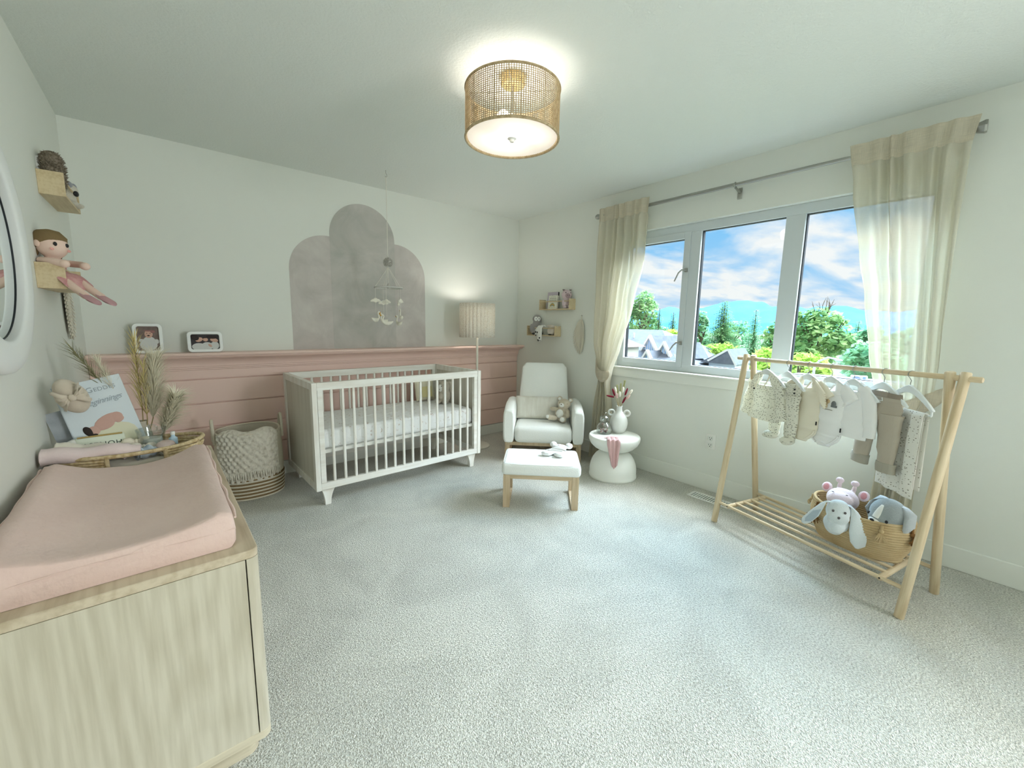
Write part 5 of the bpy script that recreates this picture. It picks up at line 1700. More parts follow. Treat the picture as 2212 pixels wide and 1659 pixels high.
blobs([((0, 0, 0.045), (0.062, 0.034, 0.045)), ((0.05, -0.01, 0.09), (0.05, 0.022, 0.014)), ((-0.02, -0.004, 0.095), (0.05, 0.024, 0.016)), ((0.01, -0.02, 0.03), (0.045, 0.02, 0.03))]).build('body', TN, o, remesh=0.006)
MB().ell((0.006, -0.034, 0.008), (0.030, 0.008, 0.007), 12, 8).build('foot', mat('dark_olive', (70, 68, 58), 0.9), o)

# ------------------------------------------------------------------ macrame leaf on the right wall, feather on the left
MAC = mat('cotton_rope', (222, 216, 200), 0.95, 0.05, bump=(150, 0.6, 0.004), stretch=(1, 1, 1))
def leaf(label, x, y, ztop, sgn, m, name='macrame_leaf', L_=0.33, W_=0.075):
    t = thing(name, label, 'wall hanging', (x, y, ztop), 0, group=None)
    def bow_(s):
        return 0.012 * math.sin(PI * s) * 1.0
    spine = [(sgn * 0.010, bow_(s) * 1.2, -0.05 - L_ * s) for s in [i / 14 for i in range(15)]]
    MB().tube([(sgn * 0.006, 0, 0.0), (sgn * 0.010, 0, -0.05)] + spine, 0.0035, 8).build('cord', m, t)
    for side in (-1, 1):
        b = MB()
        n = 44
        for k in range(n):
            s = k / (n - 1)
            w_ = W_ * (math.sin(PI * min(1, s * 0.93 + 0.07)) ** 0.62) * (1.0 if side > 0 else 0.92)
            p0 = Vector((sgn * 0.010, bow_(s) * 1.2, -0.05 - L_ * s * 0.92))
            b.tube([p0, p0 + Vector((sgn * 0.006, side * w_ * 0.55, 0.012)), p0 + Vector((sgn * (0.004 + 0.006 * (k % 3)), side * w_, -0.016 - 0.012 * s))], [0.0034, 0.0042, 0.0026], 5)
        b.build('fringe_half', m, t)
    MB().cyl((0, 0, 0.004), (sgn * 0.016, 0, 0.004), 0.003, n=8).build('nail', CHROME, t)
    return t
leaf('ivory macrame leaf on the right wall beside the curtain', XR, 2.742, 1.362, -1, MAC)
leaf('ivory macrame leaf hanging on the left wall below the doll ledge', XL, 3.18, 1.50, 1, MAC, L_=0.30, W_=0.08)
nl = MB()

# ------------------------------------------------------------------ left wall ledge toys
SHG = mat('shaggy_grey_brown', (150, 138, 122), 1.0, 0.02, bump=(120, 1.0, 0.01), var=(80, (110, 100, 86)))
o = toy('shaggy_toy', 'shaggy grey-brown hedgehog toy on the upper left ledge', (XL + 0.048, 3.00, 1.8405), (0, 0, face(-0.36, 3.0, -26)))
bb = blobs([((0, 0, 0.085), (0.045, 0.040, 0.085)), ((0.0, 0.0, 0.155), (0.042, 0.038, 0.045))])
bb.build('body', SHG, o, remesh=0.006)
b = MB()
rr = random.Random(2)
for k in range(520):
    a, zz = rr.uniform(0, 2 * PI), rr.uniform(0.02, 0.19)
    rad = 0.042 * math.sqrt(max(0.05, 1 - ((zz - 0.1) / 0.105) ** 2))
    p_ = Vector((rad * math.cos(a), rad * 0.9 * math.sin(a), zz))
    d_ = Vector((math.cos(a), math.sin(a), 0.3 + rr.uniform(-0.3, 0.5))).normalized()
    b.tube([p_, p_ + d_ * 0.012], [0.0022, 0.0006], 4, False)
b.build('shaggy_pile', SHG, o, angle=180)
MB().loft([((-0.050, -0.02, 0.05), (0.012, 0, 0), (0, 0.01, 0)), ((-0.046, -0.022, 0.13), (0.012, 0, 0), (0, 0.012, 0)), ((-0.040, -0.02, 0.165), (0.004, 0, 0), (0, 0.004, 0))], 10).build('cream_collar', TBL, o, angle=70)
o = toy('plush_dog', 'cream and grey dog toy with a big black nose on the upper left ledge', (XL + 0.055, 3.265, 1.8405), (0, 0, R(75)))
blobs([((0, 0, 0.045), (0.045, 0.035, 0.045)), ((0, -0.012, 0.085), (0.036, 0.036, 0.034)), ((-0.03, -0.03, 0.015), (0.018, 0.026, 0.015)), ((0.03, -0.03, 0.015), (0.018, 0.026, 0.015))]).build('body', plush_mat('oat_dog', (206, 200, 184)), o, remesh=0.006)
MB().ell((-0.006, -0.040, 0.070), (0.019, 0.010, 0.015), 14, 10).build('nose', BLACK, o)
MB().ell((-0.02, -0.024, 0.106), (0.016, 0.012, 0.02), 12, 8).build('ear', plush_mat('grey_dog_ear', (150, 152, 158)), o)
MB().ell((0.02, -0.024, 0.106), (0.016, 0.012, 0.02), 12, 8).build('ear', plush_mat('grey_dog_ear', (150, 152, 158)), o)

# doll on the lower ledge, legs over the rail
SKIN = mat('doll_cotton_skin', (232, 204, 188), 0.9, 0.1, bump=(160, 0.2, 0.002))
HAIR = mat('doll_brown_hair', (128, 108, 76), 0.95, 0.1, bump=(140, 0.5, 0.003), stretch=(1, 1, 0.2))
ROSE = mat('doll_rose_dress', (196, 140, 140), 0.9, 0.1, bump=(120, 0.3, 0.002), var=(50, (210, 164, 160)))
o = toy('rag_doll', 'rag doll with brown hair and rose dress sitting on the lower left ledge', (XL + 0.040, 2.745, 1.3965), (0, 0, R(45)), cat='doll')
blobs([((0, 0.0, 0.060), (0.040, 0.030, 0.060)), ((0, -0.004, 0.110), (0.028, 0.022, 0.03)), ((0, -0.010, 0.178), (0.052, 0.050, 0.056))], 20, 14).build('body', SKIN, o, remesh=0.005)
MB().loft([((0, -0.004, 0.125), (0.028, 0, 0), (0, 0.022, 0)), ((0, -0.002, 0.10), (0.042, 0, 0), (0, 0.030, 0)), ((0, -0.006, 0.05), (0.050, 0, 0), (0, 0.036, 0)), ((0, -0.024, 0.010), (0.058, 0, 0), (0, 0.055, 0)), ((0, -0.05, 0.004), (0.055, 0, 0), (0, 0.045, 0.002))], 20).build('dress', ROSE, o, angle=70)
h_ = MB()
h_.loft([((0, 0.012, 0.165), (0.050, 0, 0), (0, 0.046, 0)), ((0, 0.004, 0.192), (0.058, 0, 0), (0, 0.056, 0.006)), ((0, -0.004, 0.220), (0.054, 0, 0), (0, 0.054, 0.01)), ((0, 0.0, 0.240), (0.034, 0, 0), (0, 0.036, 0)), ((0, 0.0, 0.247), (0.008, 0, 0), (0, 0.008, 0))], 24)
h_.ell((0.045, 0.03, 0.15), (0.020, 0.018, 0.028), 12, 8).ell((-0.045, 0.03, 0.15), (0.020, 0.018, 0.028), 12, 8)
h_.build('hair', HAIR, o, angle=70)
for s in (-1, 1):
    dot(o, 'eye', (s * 0.022, -0.056, 0.182), (0.007, 0.004, 0.009), BLACK)
    dot(o, 'ear', (s * 0.053, -0.008, 0.180), (0.008, 0.012, 0.015), SKIN)
    dot(o, 'cheek', (s * 0.032, -0.050, 0.160), (0.008, 0.003, 0.006), mat('blush_cheek', (226, 168, 158), 0.9))
    b = MB().tube([(s * 0.030, -0.004, 0.112), (s * 0.056, -0.022, 0.108), (s * 0.055, -0.075, 0.104), (s * 0.040, -0.105, 0.096)], [0.013, 0.0145, 0.0145, 0.016], 12)
    b.ell((s * 0.040, -0.110, 0.096), (0.017, 0.019, 0.017), 12, 10)
    b.build('arm', SKIN, o)
    b = MB().tube([(s * 0.026, -0.020, 0.026), (s * 0.028, -0.075, 0.036), (s * 0.030, -0.130, -0.004), (s * 0.032, -0.185, -0.040)], [0.018, 0.017, 0.0155, 0.0145], 12)
    lg = b.build('leg', SKIN, o)
    MB().loft([((s * 0.032, -0.176, -0.034), (0.018, 0, 0), (0, 0.010, 0.012)), ((s * 0.032, -0.205, -0.052), (0.023, 0, 0), (0, 0.014, 0.018)), ((s * 0.032, -0.232, -0.064), (0.019, 0, 0), (0, 0.010, 0.014)), ((s * 0.032, -0.242, -0.068), (0.006, 0, 0), (0, 0.003, 0.004))], 14).build('shoe', mat('mauve_shoe', (186, 146, 148), 0.9), lg)
MB().loft([((0, -0.022, 0.030), (0.052, 0, 0), (0, 0.012, 0.034)), ((0, -0.085, 0.036), (0.056, 0, 0), (0, 0.006, 0.026)), ((0, -0.118, 0.010), (0.058, 0, 0), (0, 0.010, 0.022))], 18).build('skirt', ROSE, o, angle=70)
t = book('white board book standing behind the doll on the lower left ledge', (XL + 0.030, 2.955, 1.3965), (R(-5), 0, R(90)), 0.13, 0.165, 0.014, mat('white_cover', (234, 232, 228), 0.5))
MB().box((0.050, -0.008, 0.10), (0.014, 0.001, 0.11)).build('red_band', mat('red_print', (170, 60, 66), 0.6), t, smooth=False)
b = MB()
for k in range(4):
    b.torus((0.018, -0.0078, 0.150 - 0.018 * k), 0.005, 0.0012, 14, 5, axis='Y')
b.build('title_print', INK, t)
# ------------------------------------------------------------------ photo frames on the ledge
FR = mat('white_lacquer', (240, 242, 240), 0.35, 0.45)
def rounded_rect(w, h, r, n=8):
    pts = []
    for cx_, cz_, a0 in ((w / 2 - r, h / 2 - r, 0), (-w / 2 + r, h / 2 - r, 90), (-w / 2 + r, -h / 2 + r, 180), (w / 2 - r, -h / 2 + r, 270)):
        for k in range(n + 1):
            a = R(a0 + 90 * k / n)
            pts.append((cx_ + r * math.cos(a), cz_ + r * math.sin(a)))
    return pts
MXZ = Matrix(((1, 0, 0, 0), (0, 0, -1, 0), (0, 1, 0, 0), (0, 0, 0, 1)))     # (x, z) outlines, thickness towards -y
def photo_frame(label, loc, rot, w, h, bw):
    t = thing('photo_frame', label, 'photo frame', loc, rot, 'white photo frames')
    outer, inner = rounded_rect(w, h, 0.028), rounded_rect(w - 2 * bw, h - 2 * bw, 0.012)
    v, f = [], []
    n = len(outer)
    rings = [(outer, 0.0), (outer, -0.013), (rounded_rect(w - 0.006, h - 0.006, 0.025), -0.017), (rounded_rect(w - 2 * bw + 0.005, h - 2 * bw + 0.005, 0.014), -0.017), (inner, -0.014), (inner, -0.002)]
    for pts, y in rings:
        v += [(x, y, z) for x, z in pts]
    for k in range(len(rings) - 1):
        for i in range(n):
            j = (i + 1) % n
            f.append((k * n + i, k * n + j, (k + 1) * n + j, (k + 1) * n + i))
    MB(Matrix.Translation((0, 0, h / 2))).add(v, f).build('frame_border', FR, t, angle=40)
    MB(Matrix.Translation((0, 0, h / 2))).prism(rounded_rect(w - 2 * bw + 0.004, h - 2 * bw + 0.004, 0.012), -0.001, 0.003, MXZ).build('backing_board', mat('dark_backing', (52, 50, 52), 0.6), t, smooth=False)
    MB(Matrix.Translation((0, 0, h / 2))).box((0, 0.03, -h * 0.22), (0.05, 0.003, h * 0.55), Matrix.Rotation(R(18), 4, 'X')).build('easel_strut', mat('dark_backing', (52, 50, 52), 0.6), t, smooth=False)
    return t
def pic(parent, name, lst, m, y=-0.0035, z0=0.0, flat=0.0016):
    b = MB(Matrix.Translation((0, y, z0)))
    for (x, z, rx, rz, *rot) in lst:
        M_ = Matrix.Translation((x, 0, z)) @ Matrix.Rotation(R(rot[0] if rot else 0), 4, 'Y')
        b.ell((0, 0, 0), (rx, flat, rz), 18, 8, M_)
    return b.build(name, m, parent)
PSK = mat('photo_skin', (204, 164, 146), 0.6); PHA = mat('photo_dark_hair', (46, 36, 34), 0.6); PCL = mat('photo_white_cloth', (206, 206, 202), 0.6)
PBG = mat('photo_brown', (128, 110, 102), 0.6, var=(40, (108, 92, 86))); PTQ = mat('photo_rose', (150, 108, 104), 0.6)
h1 = 0.200
t = photo_frame('upright white photo frame with a baby in a white dress', (-0.108, YB - 0.095, 1.031), (R(-9), 0, 0), 0.152, h1, 0.020)
MB(Matrix.Translation((0, 0, h1 / 2))).prism(rounded_rect(0.112, 0.160, 0.006), 0.0028, 0.0034, MXZ).build('photo_print', PBG, t, smooth=False)
pic(t, 'pictured_dress', [(0, -0.040, 0.044, 0.040), (0.005, -0.012, 0.030, 0.026), (-0.03, -0.015, 0.02, 0.012, 20), (0.04, -0.02, 0.016, 0.016, -20)], PCL, -0.0040, h1 / 2)
pic(t, 'pictured_face', [(0.004, 0.030, 0.021, 0.026)], PSK, -0.0050, h1 / 2)
pic(t, 'pictured_headband', [(0.004, 0.052, 0.022, 0.005), (0.026, 0.046, 0.012, 0.010)], PTQ, -0.0062, h1 / 2)
pic(t, 'pictured_features', [(-0.005, 0.035, 0.003, 0.002), (0.012, 0.035, 0.003, 0.002), (0.003, 0.020, 0.007, 0.004)], PHA, -0.0062, h1 / 2)
h2 = 0.148
t = photo_frame('wide white photo frame with a family of three on the ledge', (0.196, YB - 0.088, 1.031), (R(-9), 0, 0), 0.205, h2, 0.021)
MB(Matrix.Translation((0, 0, h2 / 2))).prism(rounded_rect(0.163, 0.106, 0.006), 0.0028, 0.0034, MXZ).build('photo_print', mat('photo_shadow', (58, 54, 56), 0.6), t, smooth=False)
pic(t, 'pictured_clothes', [(-0.038, -0.034, 0.040, 0.026), (0.010, -0.030, 0.034, 0.028), (0.054, -0.026, 0.026, 0.028)], PCL, -0.0040, h2 / 2)
pic(t, 'pictured_face', [(-0.034, 0.016, 0.022, 0.015, -25), (0.002, 0.016, 0.015, 0.013), (0.052, 0.012, 0.024, 0.014, 15), (0.026, -0.026, 0.014, 0.008, 45)], PSK, -0.0050, h2 / 2)
pic(t, 'pictured_hair', [(-0.056, 0.030, 0.024, 0.018, 30), (0.040, 0.034, 0.032, 0.012, 5), (0.0, 0.030, 0.013, 0.004)], PHA, -0.0060, h2 / 2)

# ------------------------------------------------------------------ hamper with a throw
HAMP = mat('cotton_rope_cream', (222, 214, 196), 0.95, 0.05, bump=(90, 0.5, 0.004))
HAMT = mat('rope_tan', (138, 116, 84), 0.95, 0.05, bump=(110, 0.6, 0.004))
hp = thing('rope_hamper', 'tall cream rope hamper with tan stripes at its foot, left of the crib', 'basket', (0.392, 3.492, 0), 0)
def hr(z):
    return 0.204 + 0.008 * math.sin(PI * z / 0.47)
def sqr(a, r_):
    c_, s_ = math.cos(a), math.sin(a)
    return (r_ * math.copysign(abs(c_) ** 0.85, c_), r_ * 0.98 * math.copysign(abs(s_) ** 0.85, s_))
def coil(z0, z1, step, r0, pick):
    b = MB()
    n = int((z1 - z0) / step)
    for k in range(n):
        if not pick(k):
            continue
        z = z0 + step * (k + 0.5)
        b.tube([(*sqr(2 * PI * i / 56, hr(z)), z) for i in range(56)], r0, 6, False, True)
    return b
coil(0.002, 0.164, 0.0125, 0.0072, lambda k: k % 2 == 0).build('cream_coil', HAMP, hp, angle=180)
coil(0.002, 0.164, 0.0125, 0.0068, lambda k: k % 2 == 1).build('tan_coil', HAMT, hp, angle=180)
MB().grid(lambda u, v: (*sqr(2 * PI * u, hr(0.160 + 0.31 * v) + 0.001), 0.160 + 0.31 * v + 0.004 * math.sin(4 * PI * u) * v), 72, 12, True).grid(
    lambda u, v: (*sqr(2 * PI * u, hr(0.160 + 0.31 * v) - 0.011), 0.160 + 0.31 * v + 0.004 * math.sin(4 * PI * u) * v), 72, 12, True).build('side_wall', HAMP, hp, angle=180)
MB().tube([(*sqr(2 * PI * i / 72, hr(0.47) - 0.005), 0.471 + 0.004 * math.sin(4 * PI * i / 72)) for i in range(72)], 0.0075, 8, False, True).build('rim', HAMP, hp)
MB().lathe([(0.002, 0.004), (0.19, 0.004), (0.19, 0.010), (0.002, 0.010)], 40).build('bottom', HAMP, hp)
for s in (-1, 1):
    MB().tube([(s * 0.209 + s * 0.004 * math.sin(PI * t), 0.055 * math.cos(PI * t) , 0.400 + 0.165 * math.sin(PI * t) ** 0.8) for t in [i / 16 for i in range(17)]], 0.0095, 8).build('handle', HAMP, hp)
THR = mat('knit_throw', (222, 216, 202), 0.95, 0.05, bump=(44, 0.9, 0.010), var=(40, (196, 188, 172), 0.3, 0.5), sheen=0.2)
th = thing('knitted_throw', 'cream lattice-knit throw hanging over the front of the rope hamper', 'throw', (0.392, 3.492, 0), 0)
def throw(u, v, lay=0):
    a = R(-152 + 104 * u)                # front and camera side of the hamper
    s = v * (0.46 + 0.0 * lay)
    if s < 0.10:
        q = s / 0.10
        r_ = hr(0.47) * (0.55 + 0.50 * q)
        z = 0.478 + 0.020 * math.sin(PI * q) + 0.010 * math.sin(9 * u)
    else:
        r_ = hr(0.4) + 0.016 + 0.010 * lay
        z = 0.478 - (s - 0.10)
    ph = math.sin(u * 66) * math.sin(v * 52)
    r_ += 0.006 * ph + 0.004 * noise.noise(Vector((u * 8, v * 6, lay)))
    x, y = sqr(a, r_)
    return (x, y, z)
o = MB().grid(lambda u, v: throw(u, v * 0.80), 110, 110).build('lattice_knit', THR, th, angle=180)
md = o.modifiers.new('thick', 'SOLIDIFY'); md.thickness = 0.006
b = MB()
for k in range(58):
    u = k / 57
    p = Vector(throw(u, 0.795))
    q = p + Vector((0.004 * math.sin(k * 3.1), -0.004, -0.045 - 0.012 * math.sin(k * 1.7)))
    b.tube([p, (p + q) / 2 + Vector((0, -0.003, 0)), q], [0.004, 0.0045, 0.003], 6)
b.build('fringe', THR, th)
o = MB().grid(lambda u, v: (throw(0.10 + 0.8 * u, 0.70 + 0.26 * v, -0.5)), 60, 20).build('under_layer', THR, th, angle=180)

# ------------------------------------------------------------------ crib mobile
MX, MY = 1.403, 3.270
FELT = mat('white_felt', (232, 228, 214), 0.95, 0.05, bump=(110, 0.4, 0.003))
CORD = mat('white_cord', (226, 222, 210), 0.9)
YEL = mat('mustard_felt', (206, 152, 48), 0.9)
GRYF = mat('grey_yarn', (196, 192, 184), 0.95, 0.05, bump=(120, 0.8, 0.005))
mo = thing('crib_mobile', 'felt swan and cloud mobile hanging from a ceiling hook over the crib', 'mobile', (MX, MY, H), R(20))
MB().tube([(0, 0, 0.0), (0, 0, -0.020), (0.010, 0, -0.030), (0.010, 0, -0.044), (0, 0, -0.052), (-0.009, 0, -0.044)], 0.0022, 8).build('ceiling_hook', CHROME, mo)
MB().cyl((0, 0, -0.050), (0, 0, -0.665), 0.0022, n=8).build('hanging_cord', CORD, mo)
pb = MB().ell((0, 0, -0.697), 0.030, 18, 12)
rr = random.Random(4)
for k in range(300):
    d_ = Vector((rr.gauss(0, 1), rr.gauss(0, 1), rr.gauss(0, 1))).normalized()
    c_ = Vector((0, 0, -0.697))
    pb.tube([c_ + d_ * 0.026, c_ + d_ * 0.040], [0.002, 0.001], 4, False)
pb.build('pompom', GRYF, mo, angle=180)
RGZ = -0.897
MB().torus((0, 0, RGZ), 0.108, 0.0065, 64, 10).build('hoop', mat('wrapped_hoop', (200, 198, 192), 0.9, bump=(140, 0.6, 0.003)), mo)
b = MB()
for k in range(5):
    a = 2 * PI * k / 5
    b.cyl((0, 0, -0.735), (0.108 * math.cos(a), 0.108 * math.sin(a), RGZ), 0.0014, n=6)
b.cyl((0, 0, -0.725), (0, 0, RGZ - 0.01), 0.0014, n=6)
b.build('bridle_cords', CORD, mo)
MB().loft([((0, 0, RGZ + 0.035), (0.003, 0, 0), (0, 0.003, 0)), ((0, 0, RGZ + 0.018), (0.012, 0, 0), (0, 0.012, 0)), ((0, 0, RGZ + 0.003), (0.016, 0, 0), (0, 0.016, 0)), ((0, 0, RGZ - 0.006), (0.008, 0, 0), (0, 0.008, 0))], 14).build('felt_ball', GRYF, mo)
DROPS = [(0, -0.125, -0.242, 40), (1, -0.118, -0.226, 150), (2, -0.105, -0.215, -30), (3, -0.118, -0.240, 100), (4, -0.108, -0.195, 20)]
for k, dzc, dzs, yaw in DROPS:
    a = 2 * PI * k / 5
    r_ = 0.104
    px, py = r_ * math.cos(a), r_ * math.sin(a)
    MB().cyl((px, py, RGZ), (px, py, RGZ + dzs + 0.006), 0.0011, n=6).build('drop_cord', CORD, mo)
    M_ = Matrix.Translation((px, py, RGZ + dzc)) @ Matrix.Rotation(R(yaw), 4, 'Z')
    b = MB(M_)
    for (x, z, s) in ((-0.020, 0, 0.014), (0, 0.007, 0.018), (0.020, 0.001, 0.015), (0.034, -0.004, 0.009), (-0.033, -0.004, 0.009), (0.0, -0.006, 0.014)):
        b.ell((x, 0, z), (s, 0.008, s * 0.85), 12, 8)
    b.build('cloud', FELT, mo, remesh=0.003)
    M_ = Matrix.Translation((px, py, RGZ + dzs)) @ Matrix.Rotation(R(yaw + 35), 4, 'Z')
    b = MB(M_)
    b.loft([((-0.050, 0, -0.030), (0.0, 0.003, 0), (0, 0, 0.003)), ((-0.034, 0, -0.040), (0, 0.012, 0), (0, 0, 0.013)), ((-0.008, 0, -0.046), (0, 0.015, 0), (0, 0, 0.017)), ((0.016, 0, -0.044), (0, 0.012, 0), (0, 0, 0.015)), ((0.030, 0, -0.036), (0, 0.007, 0), (0, 0, 0.009))], 14)
    b.tube([(0.022, 0, -0.040), (0.034, 0, -0.024), (0.028, 0, -0.004), (0.022, 0, 0.010), (0.030, 0, 0.020)], [0.010, 0.0075, 0.0062, 0.006, 0.0065], 10)
    b.ell((0.034, 0, 0.020), (0.011, 0.008, 0.008), 12, 8)
    sw = b.build('swan', FELT, mo, remesh=0.003)
    MB(M_).ell((0.045, 0, 0.016), (0.007, 0.006, 0.006), 10, 8).build('beak', YEL, sw)

# ------------------------------------------------------------------ tray and toiletries on the dresser
RAT = mat('rattan_coil', (216, 198, 160), 0.6, 0.3, var=(70, (178, 154, 112)))
TX, TY, TZ = -0.150, 2.318, DZ
TA, TB_ = 0.232, 0.132
tr = thing('wicker_tray', 'oval wicker tray of baby toiletries behind the changing pad', 'tray', (TX, TY, TZ + 0.0005), R(6))
def oval(r_, z, n=64, a0=0, a1=360):
    return [((TA + r_) * math.cos(R(a0 + (a1 - a0) * i / n)), (TB_ + r_) * math.sin(R(a0 + (a1 - a0) * i / n)), z) for i in range(n + (0 if a1 - a0 == 360 else 1))]
b = MB()
for k, z in enumerate((0.007, 0.019, 0.031, 0.043, 0.055, 0.066)):
    for a0, a1 in ((-68, 70), (110, 292 - 44)):
        b.tube(oval(-0.014 + 0.003 * k, z, 40, a0, a1), 0.0066, 8)
b.tube(oval(-0.016, 0.007, 64), 0.0066, 8, False, True)
b.build('coiled_wall', RAT, tr, angle=60)
b = MB()
b.tube([(p[0], p[1], p[2] + 0.008 * abs(p[0] / TA) ** 3) for p in oval(0.003, 0.079)], 0.0085, 10, False, True)
b.build('rim', RAT, tr)
for a0 in (-68, -112, 70, 110, -30, 200, 40, 150):
    p0, p1 = oval(-0.012, 0.004, 1, a0, a0 + 1)[0], oval(0.005, 0.084, 1, a0, a0 + 1)[0]
    MB().tube([p0, ((p0[0] + p1[0]) / 2 * 1.03, (p0[1] + p1[1]) / 2 * 1.03, 0.03), p1], 0.008, 8).build('binding', RAT, tr)
MB().loft([((0, 0, 0.001), (TA - 0.014, 0, 0), (0, TB_ - 0.014, 0)), ((0, 0, 0.006), (TA - 0.014, 0, 0), (0, TB_ - 0.014, 0))], 48).build('woven_base', RAT, tr)
TF = TZ + 0.0075
UPZ = 0.022       # tray floor
PNK = mat('pink_towel', (226, 208, 206), 0.95, 0.05, bump=(70, 0.4, 0.004), sheen=0.2)
IVO = mat('ivory_towel', (226, 220, 206), 0.95, 0.05, bump=(70, 0.5, 0.004), sheen=0.2)
def roll(name, label, p0, p1, r_, m, group):
    p0, p1 = Vector(p0), Vector(p1)
    t = thing(name, label, 'cloth', tuple(p0), (0, 0, 0), group)
    d_ = p1 - p0
    L_ = d_.length
    b = MB()
    n = 26
    secs = []
    q = d_.normalized()
    side = q.cross(Vector((0, 0, 1))).normalized()
    up = side.cross(q)
    for k in range(n):
        s = k / (n - 1)
        w_ = 1 + 0.10 * math.sin(9 * s) * math.sin(3 * s) + (0.12 if k in (0, n - 1) else 0)
        taper = 1 - 0.42 * max(0, (s - 0.72) / 0.28) ** 1.5
        secs.append((q * (L_ * s) + up * (0.004 * math.sin(12 * s)), side * r_ * 1.05 * w_ * taper, up * r_ * 0.92 * w_ * taper))
    b.loft(secs, 20)
    b.build('rolled_cloth', m, t, angle=60)
    sp = []
    for k in range(40):
        a = 2 * PI * 2.4 * k / 39
        rr_ = r_ * (0.12 + 0.80 * k / 39)
        sp.append(side * rr_ * math.cos(a) + up * rr_ * 0.9 * math.sin(a) - q * 0.002)
    MB().tube(sp, 0.0022, 6).build('rolled_edge', m, t)
    return t
roll('rolled_washcloth', 'long blush pink rolled cloth lying across the front of the tray', (-0.398, 2.232, DZ + 0.100), (-0.125, 2.226, DZ + 0.088), 0.032, PNK, 'rolled cloths in the tray')
roll('rolled_washcloth', 'ivory rolled cloth behind the long blush pink roll', (-0.372, 2.300, DZ + 0.108), (-0.20, 2.300, DZ + 0.080), 0.028, IVO, 'rolled cloths in the tray')
# wipes pack with the printed word
WIP = mat('wipes_white_green', (226, 232, 216), 0.4, 0.4)
t = thing('wipes_pack', 'white pack of baby wipes propped up between roll and book', 'wipes', (-0.248, 2.338, TF + 0.036), (R(-30), R(0), R(8)))
MB().rbox((0, 0.016, 0.052), (0.150, 0.030, 0.104), 0.010, 3).build('soft_pack', WIP, t)
DKG = mat('dark_green_ink', (58, 70, 62), 0.6)
lettering('printed_word', 'HONEST', 0.028, DKG, t, (0.004, 0.0006, 0.070), (R(90), R(180), 0), space=1.15)
MB().rbox((0, -0.0005, 0.098), (0.135, 0.002, 0.007), 0.0008, 1).build('gold_band', mat('gold_band', (176, 150, 92), 0.4, metal=0.4), t)
t = thing('lotion_tube', 'white lotion tube with a grey cap at the left of the tray', 'tube', (-0.345, 2.385, DZ + 0.095), (0, R(64), R(20)))
MB().lathe([(0.002, -0.06), (0.020, -0.058), (0.022, -0.05), (0.022, 0.02), (0.019, 0.026), (0.002, 0.027)], 24).build('tube_body', WHITE, t)
MB().lathe([(0.002, 0.027), (0.014, 0.027), (0.014, 0.048), (0.012, 0.052), (0.002, 0.053)], 20).build('cap', mat('cap_grey', (176, 178, 176), 0.4), t)
t = thing('folded_cloth', 'ivory folded cloth lining the floor of the wicker tray', 'cloth', (TX + 0.03, TY + 0.005, TF), R(6))
MB().loft([((0, 0, 0.0), (0.155, 0, 0), (0, 0.088, 0)), ((0, 0, 0.008), (0.162, 0, 0), (0, 0.094, 0)), ((0, 0, 0.022), (0.160, 0, 0), (0, 0.092, 0)), ((0, 0, 0.029), (0.148, 0, 0), (0, 0.084, 0))], 40).build('cloth_layers', IVO, t, angle=60)
TC = TF + 0.0295
# soft bows
for i, (x, y, z, m, lab) in enumerate(((-0.198, 2.318, 0.052, PNK, 'blush fabric hair bow, leftmost in the tray'), (-0.145, 2.368, 0.064, CREAM, 'cream fabric hair bow at the back of the tray'), (-0.122, 2.305, 0.050, IVO, 'ivory fabric hair bow in the middle of the tray'))):
    t = thing('hair_bow', lab, 'hair bow', (x, y, DZ + z + UPZ), (0, R(12 * (i - 1)), R(-30 + 28 * i)), 'hair bows in the tray')
    for s in (-1, 1):
        b = MB().loft([((s * 0.003, 0, 0), (0, 0.008, 0), (0, 0, 0.009)), ((s * 0.018, 0, 0.004), (0, 0.016, 0), (0, 0, 0.017)), ((s * 0.036, 0, 0.002), (0, 0.021, 0), (0, 0, 0.020)), ((s * 0.050, 0, -0.004), (0, 0.015, 0), (0, 0, 0.012)), ((s * 0.054, 0, -0.006), (0, 0.004, 0), (0, 0, 0.004))], 16)
        crumple(b, 0.003, 40, i).build('loop', m, t, angle=70)
    MB().ell((0, 0, 0.001), (0.009, 0.012, 0.013), 12, 8).build('knot', m, t)
    MB().tube([(0.004, -0.006, -0.006), (0.018, -0.020, -0.024), (0.030, -0.024, -0.036)], [0.006, 0.009, 0.007], 8).build('tail', m, t)
# glass candle bowl, teal roll jar and silver jar
t = thing('glass_bowl', 'clear glass bowl with cotton buds at the right of the tray', 'bowl', (-0.094, 2.370, TC))
MB().lathe([(0.002, 0.0), (0.036, 0.0), (0.041, 0.010), (0.045, 0.066), (0.052, 0.094), (0.053, 0.100), (0.050, 0.100), (0.042, 0.066), (0.038, 0.012), (0.002, 0.006)], 40).build('bowl_wall', JAR, t)
MB().lathe([(0.002, 0.008), (0.035, 0.010), (0.038, 0.050), (0.034, 0.060), (0.002, 0.062)], 24).build('cotton_filling', WHITE, t)
MB().torus((0.004, 0, 0.100), 0.017, 0.0032, 24, 8, axis='Y').build('lid_loop', JAR, t)
BLU = mat('blue_white_towel', (196, 208, 218), 0.9, 0.1, bump=(80, 0.5, 0.004), var=(40, (160, 176, 190)))
roll('rolled_washcloth', 'small pale blue rolled cloth standing near the tray rim', (-0.142, 2.236, TC + 0.027), (-0.082, 2.266, TC + 0.030), 0.026, BLU, 'rolled cloths in the tray')
t = thing('trinket_box', 'shiny silver egg-shaped trinket box at the tray rim', 'box', (-0.048, 2.275, TC))
SIL = mat('polished_silver', (206, 204, 204), 0.12, 0.5, metal=1.0)
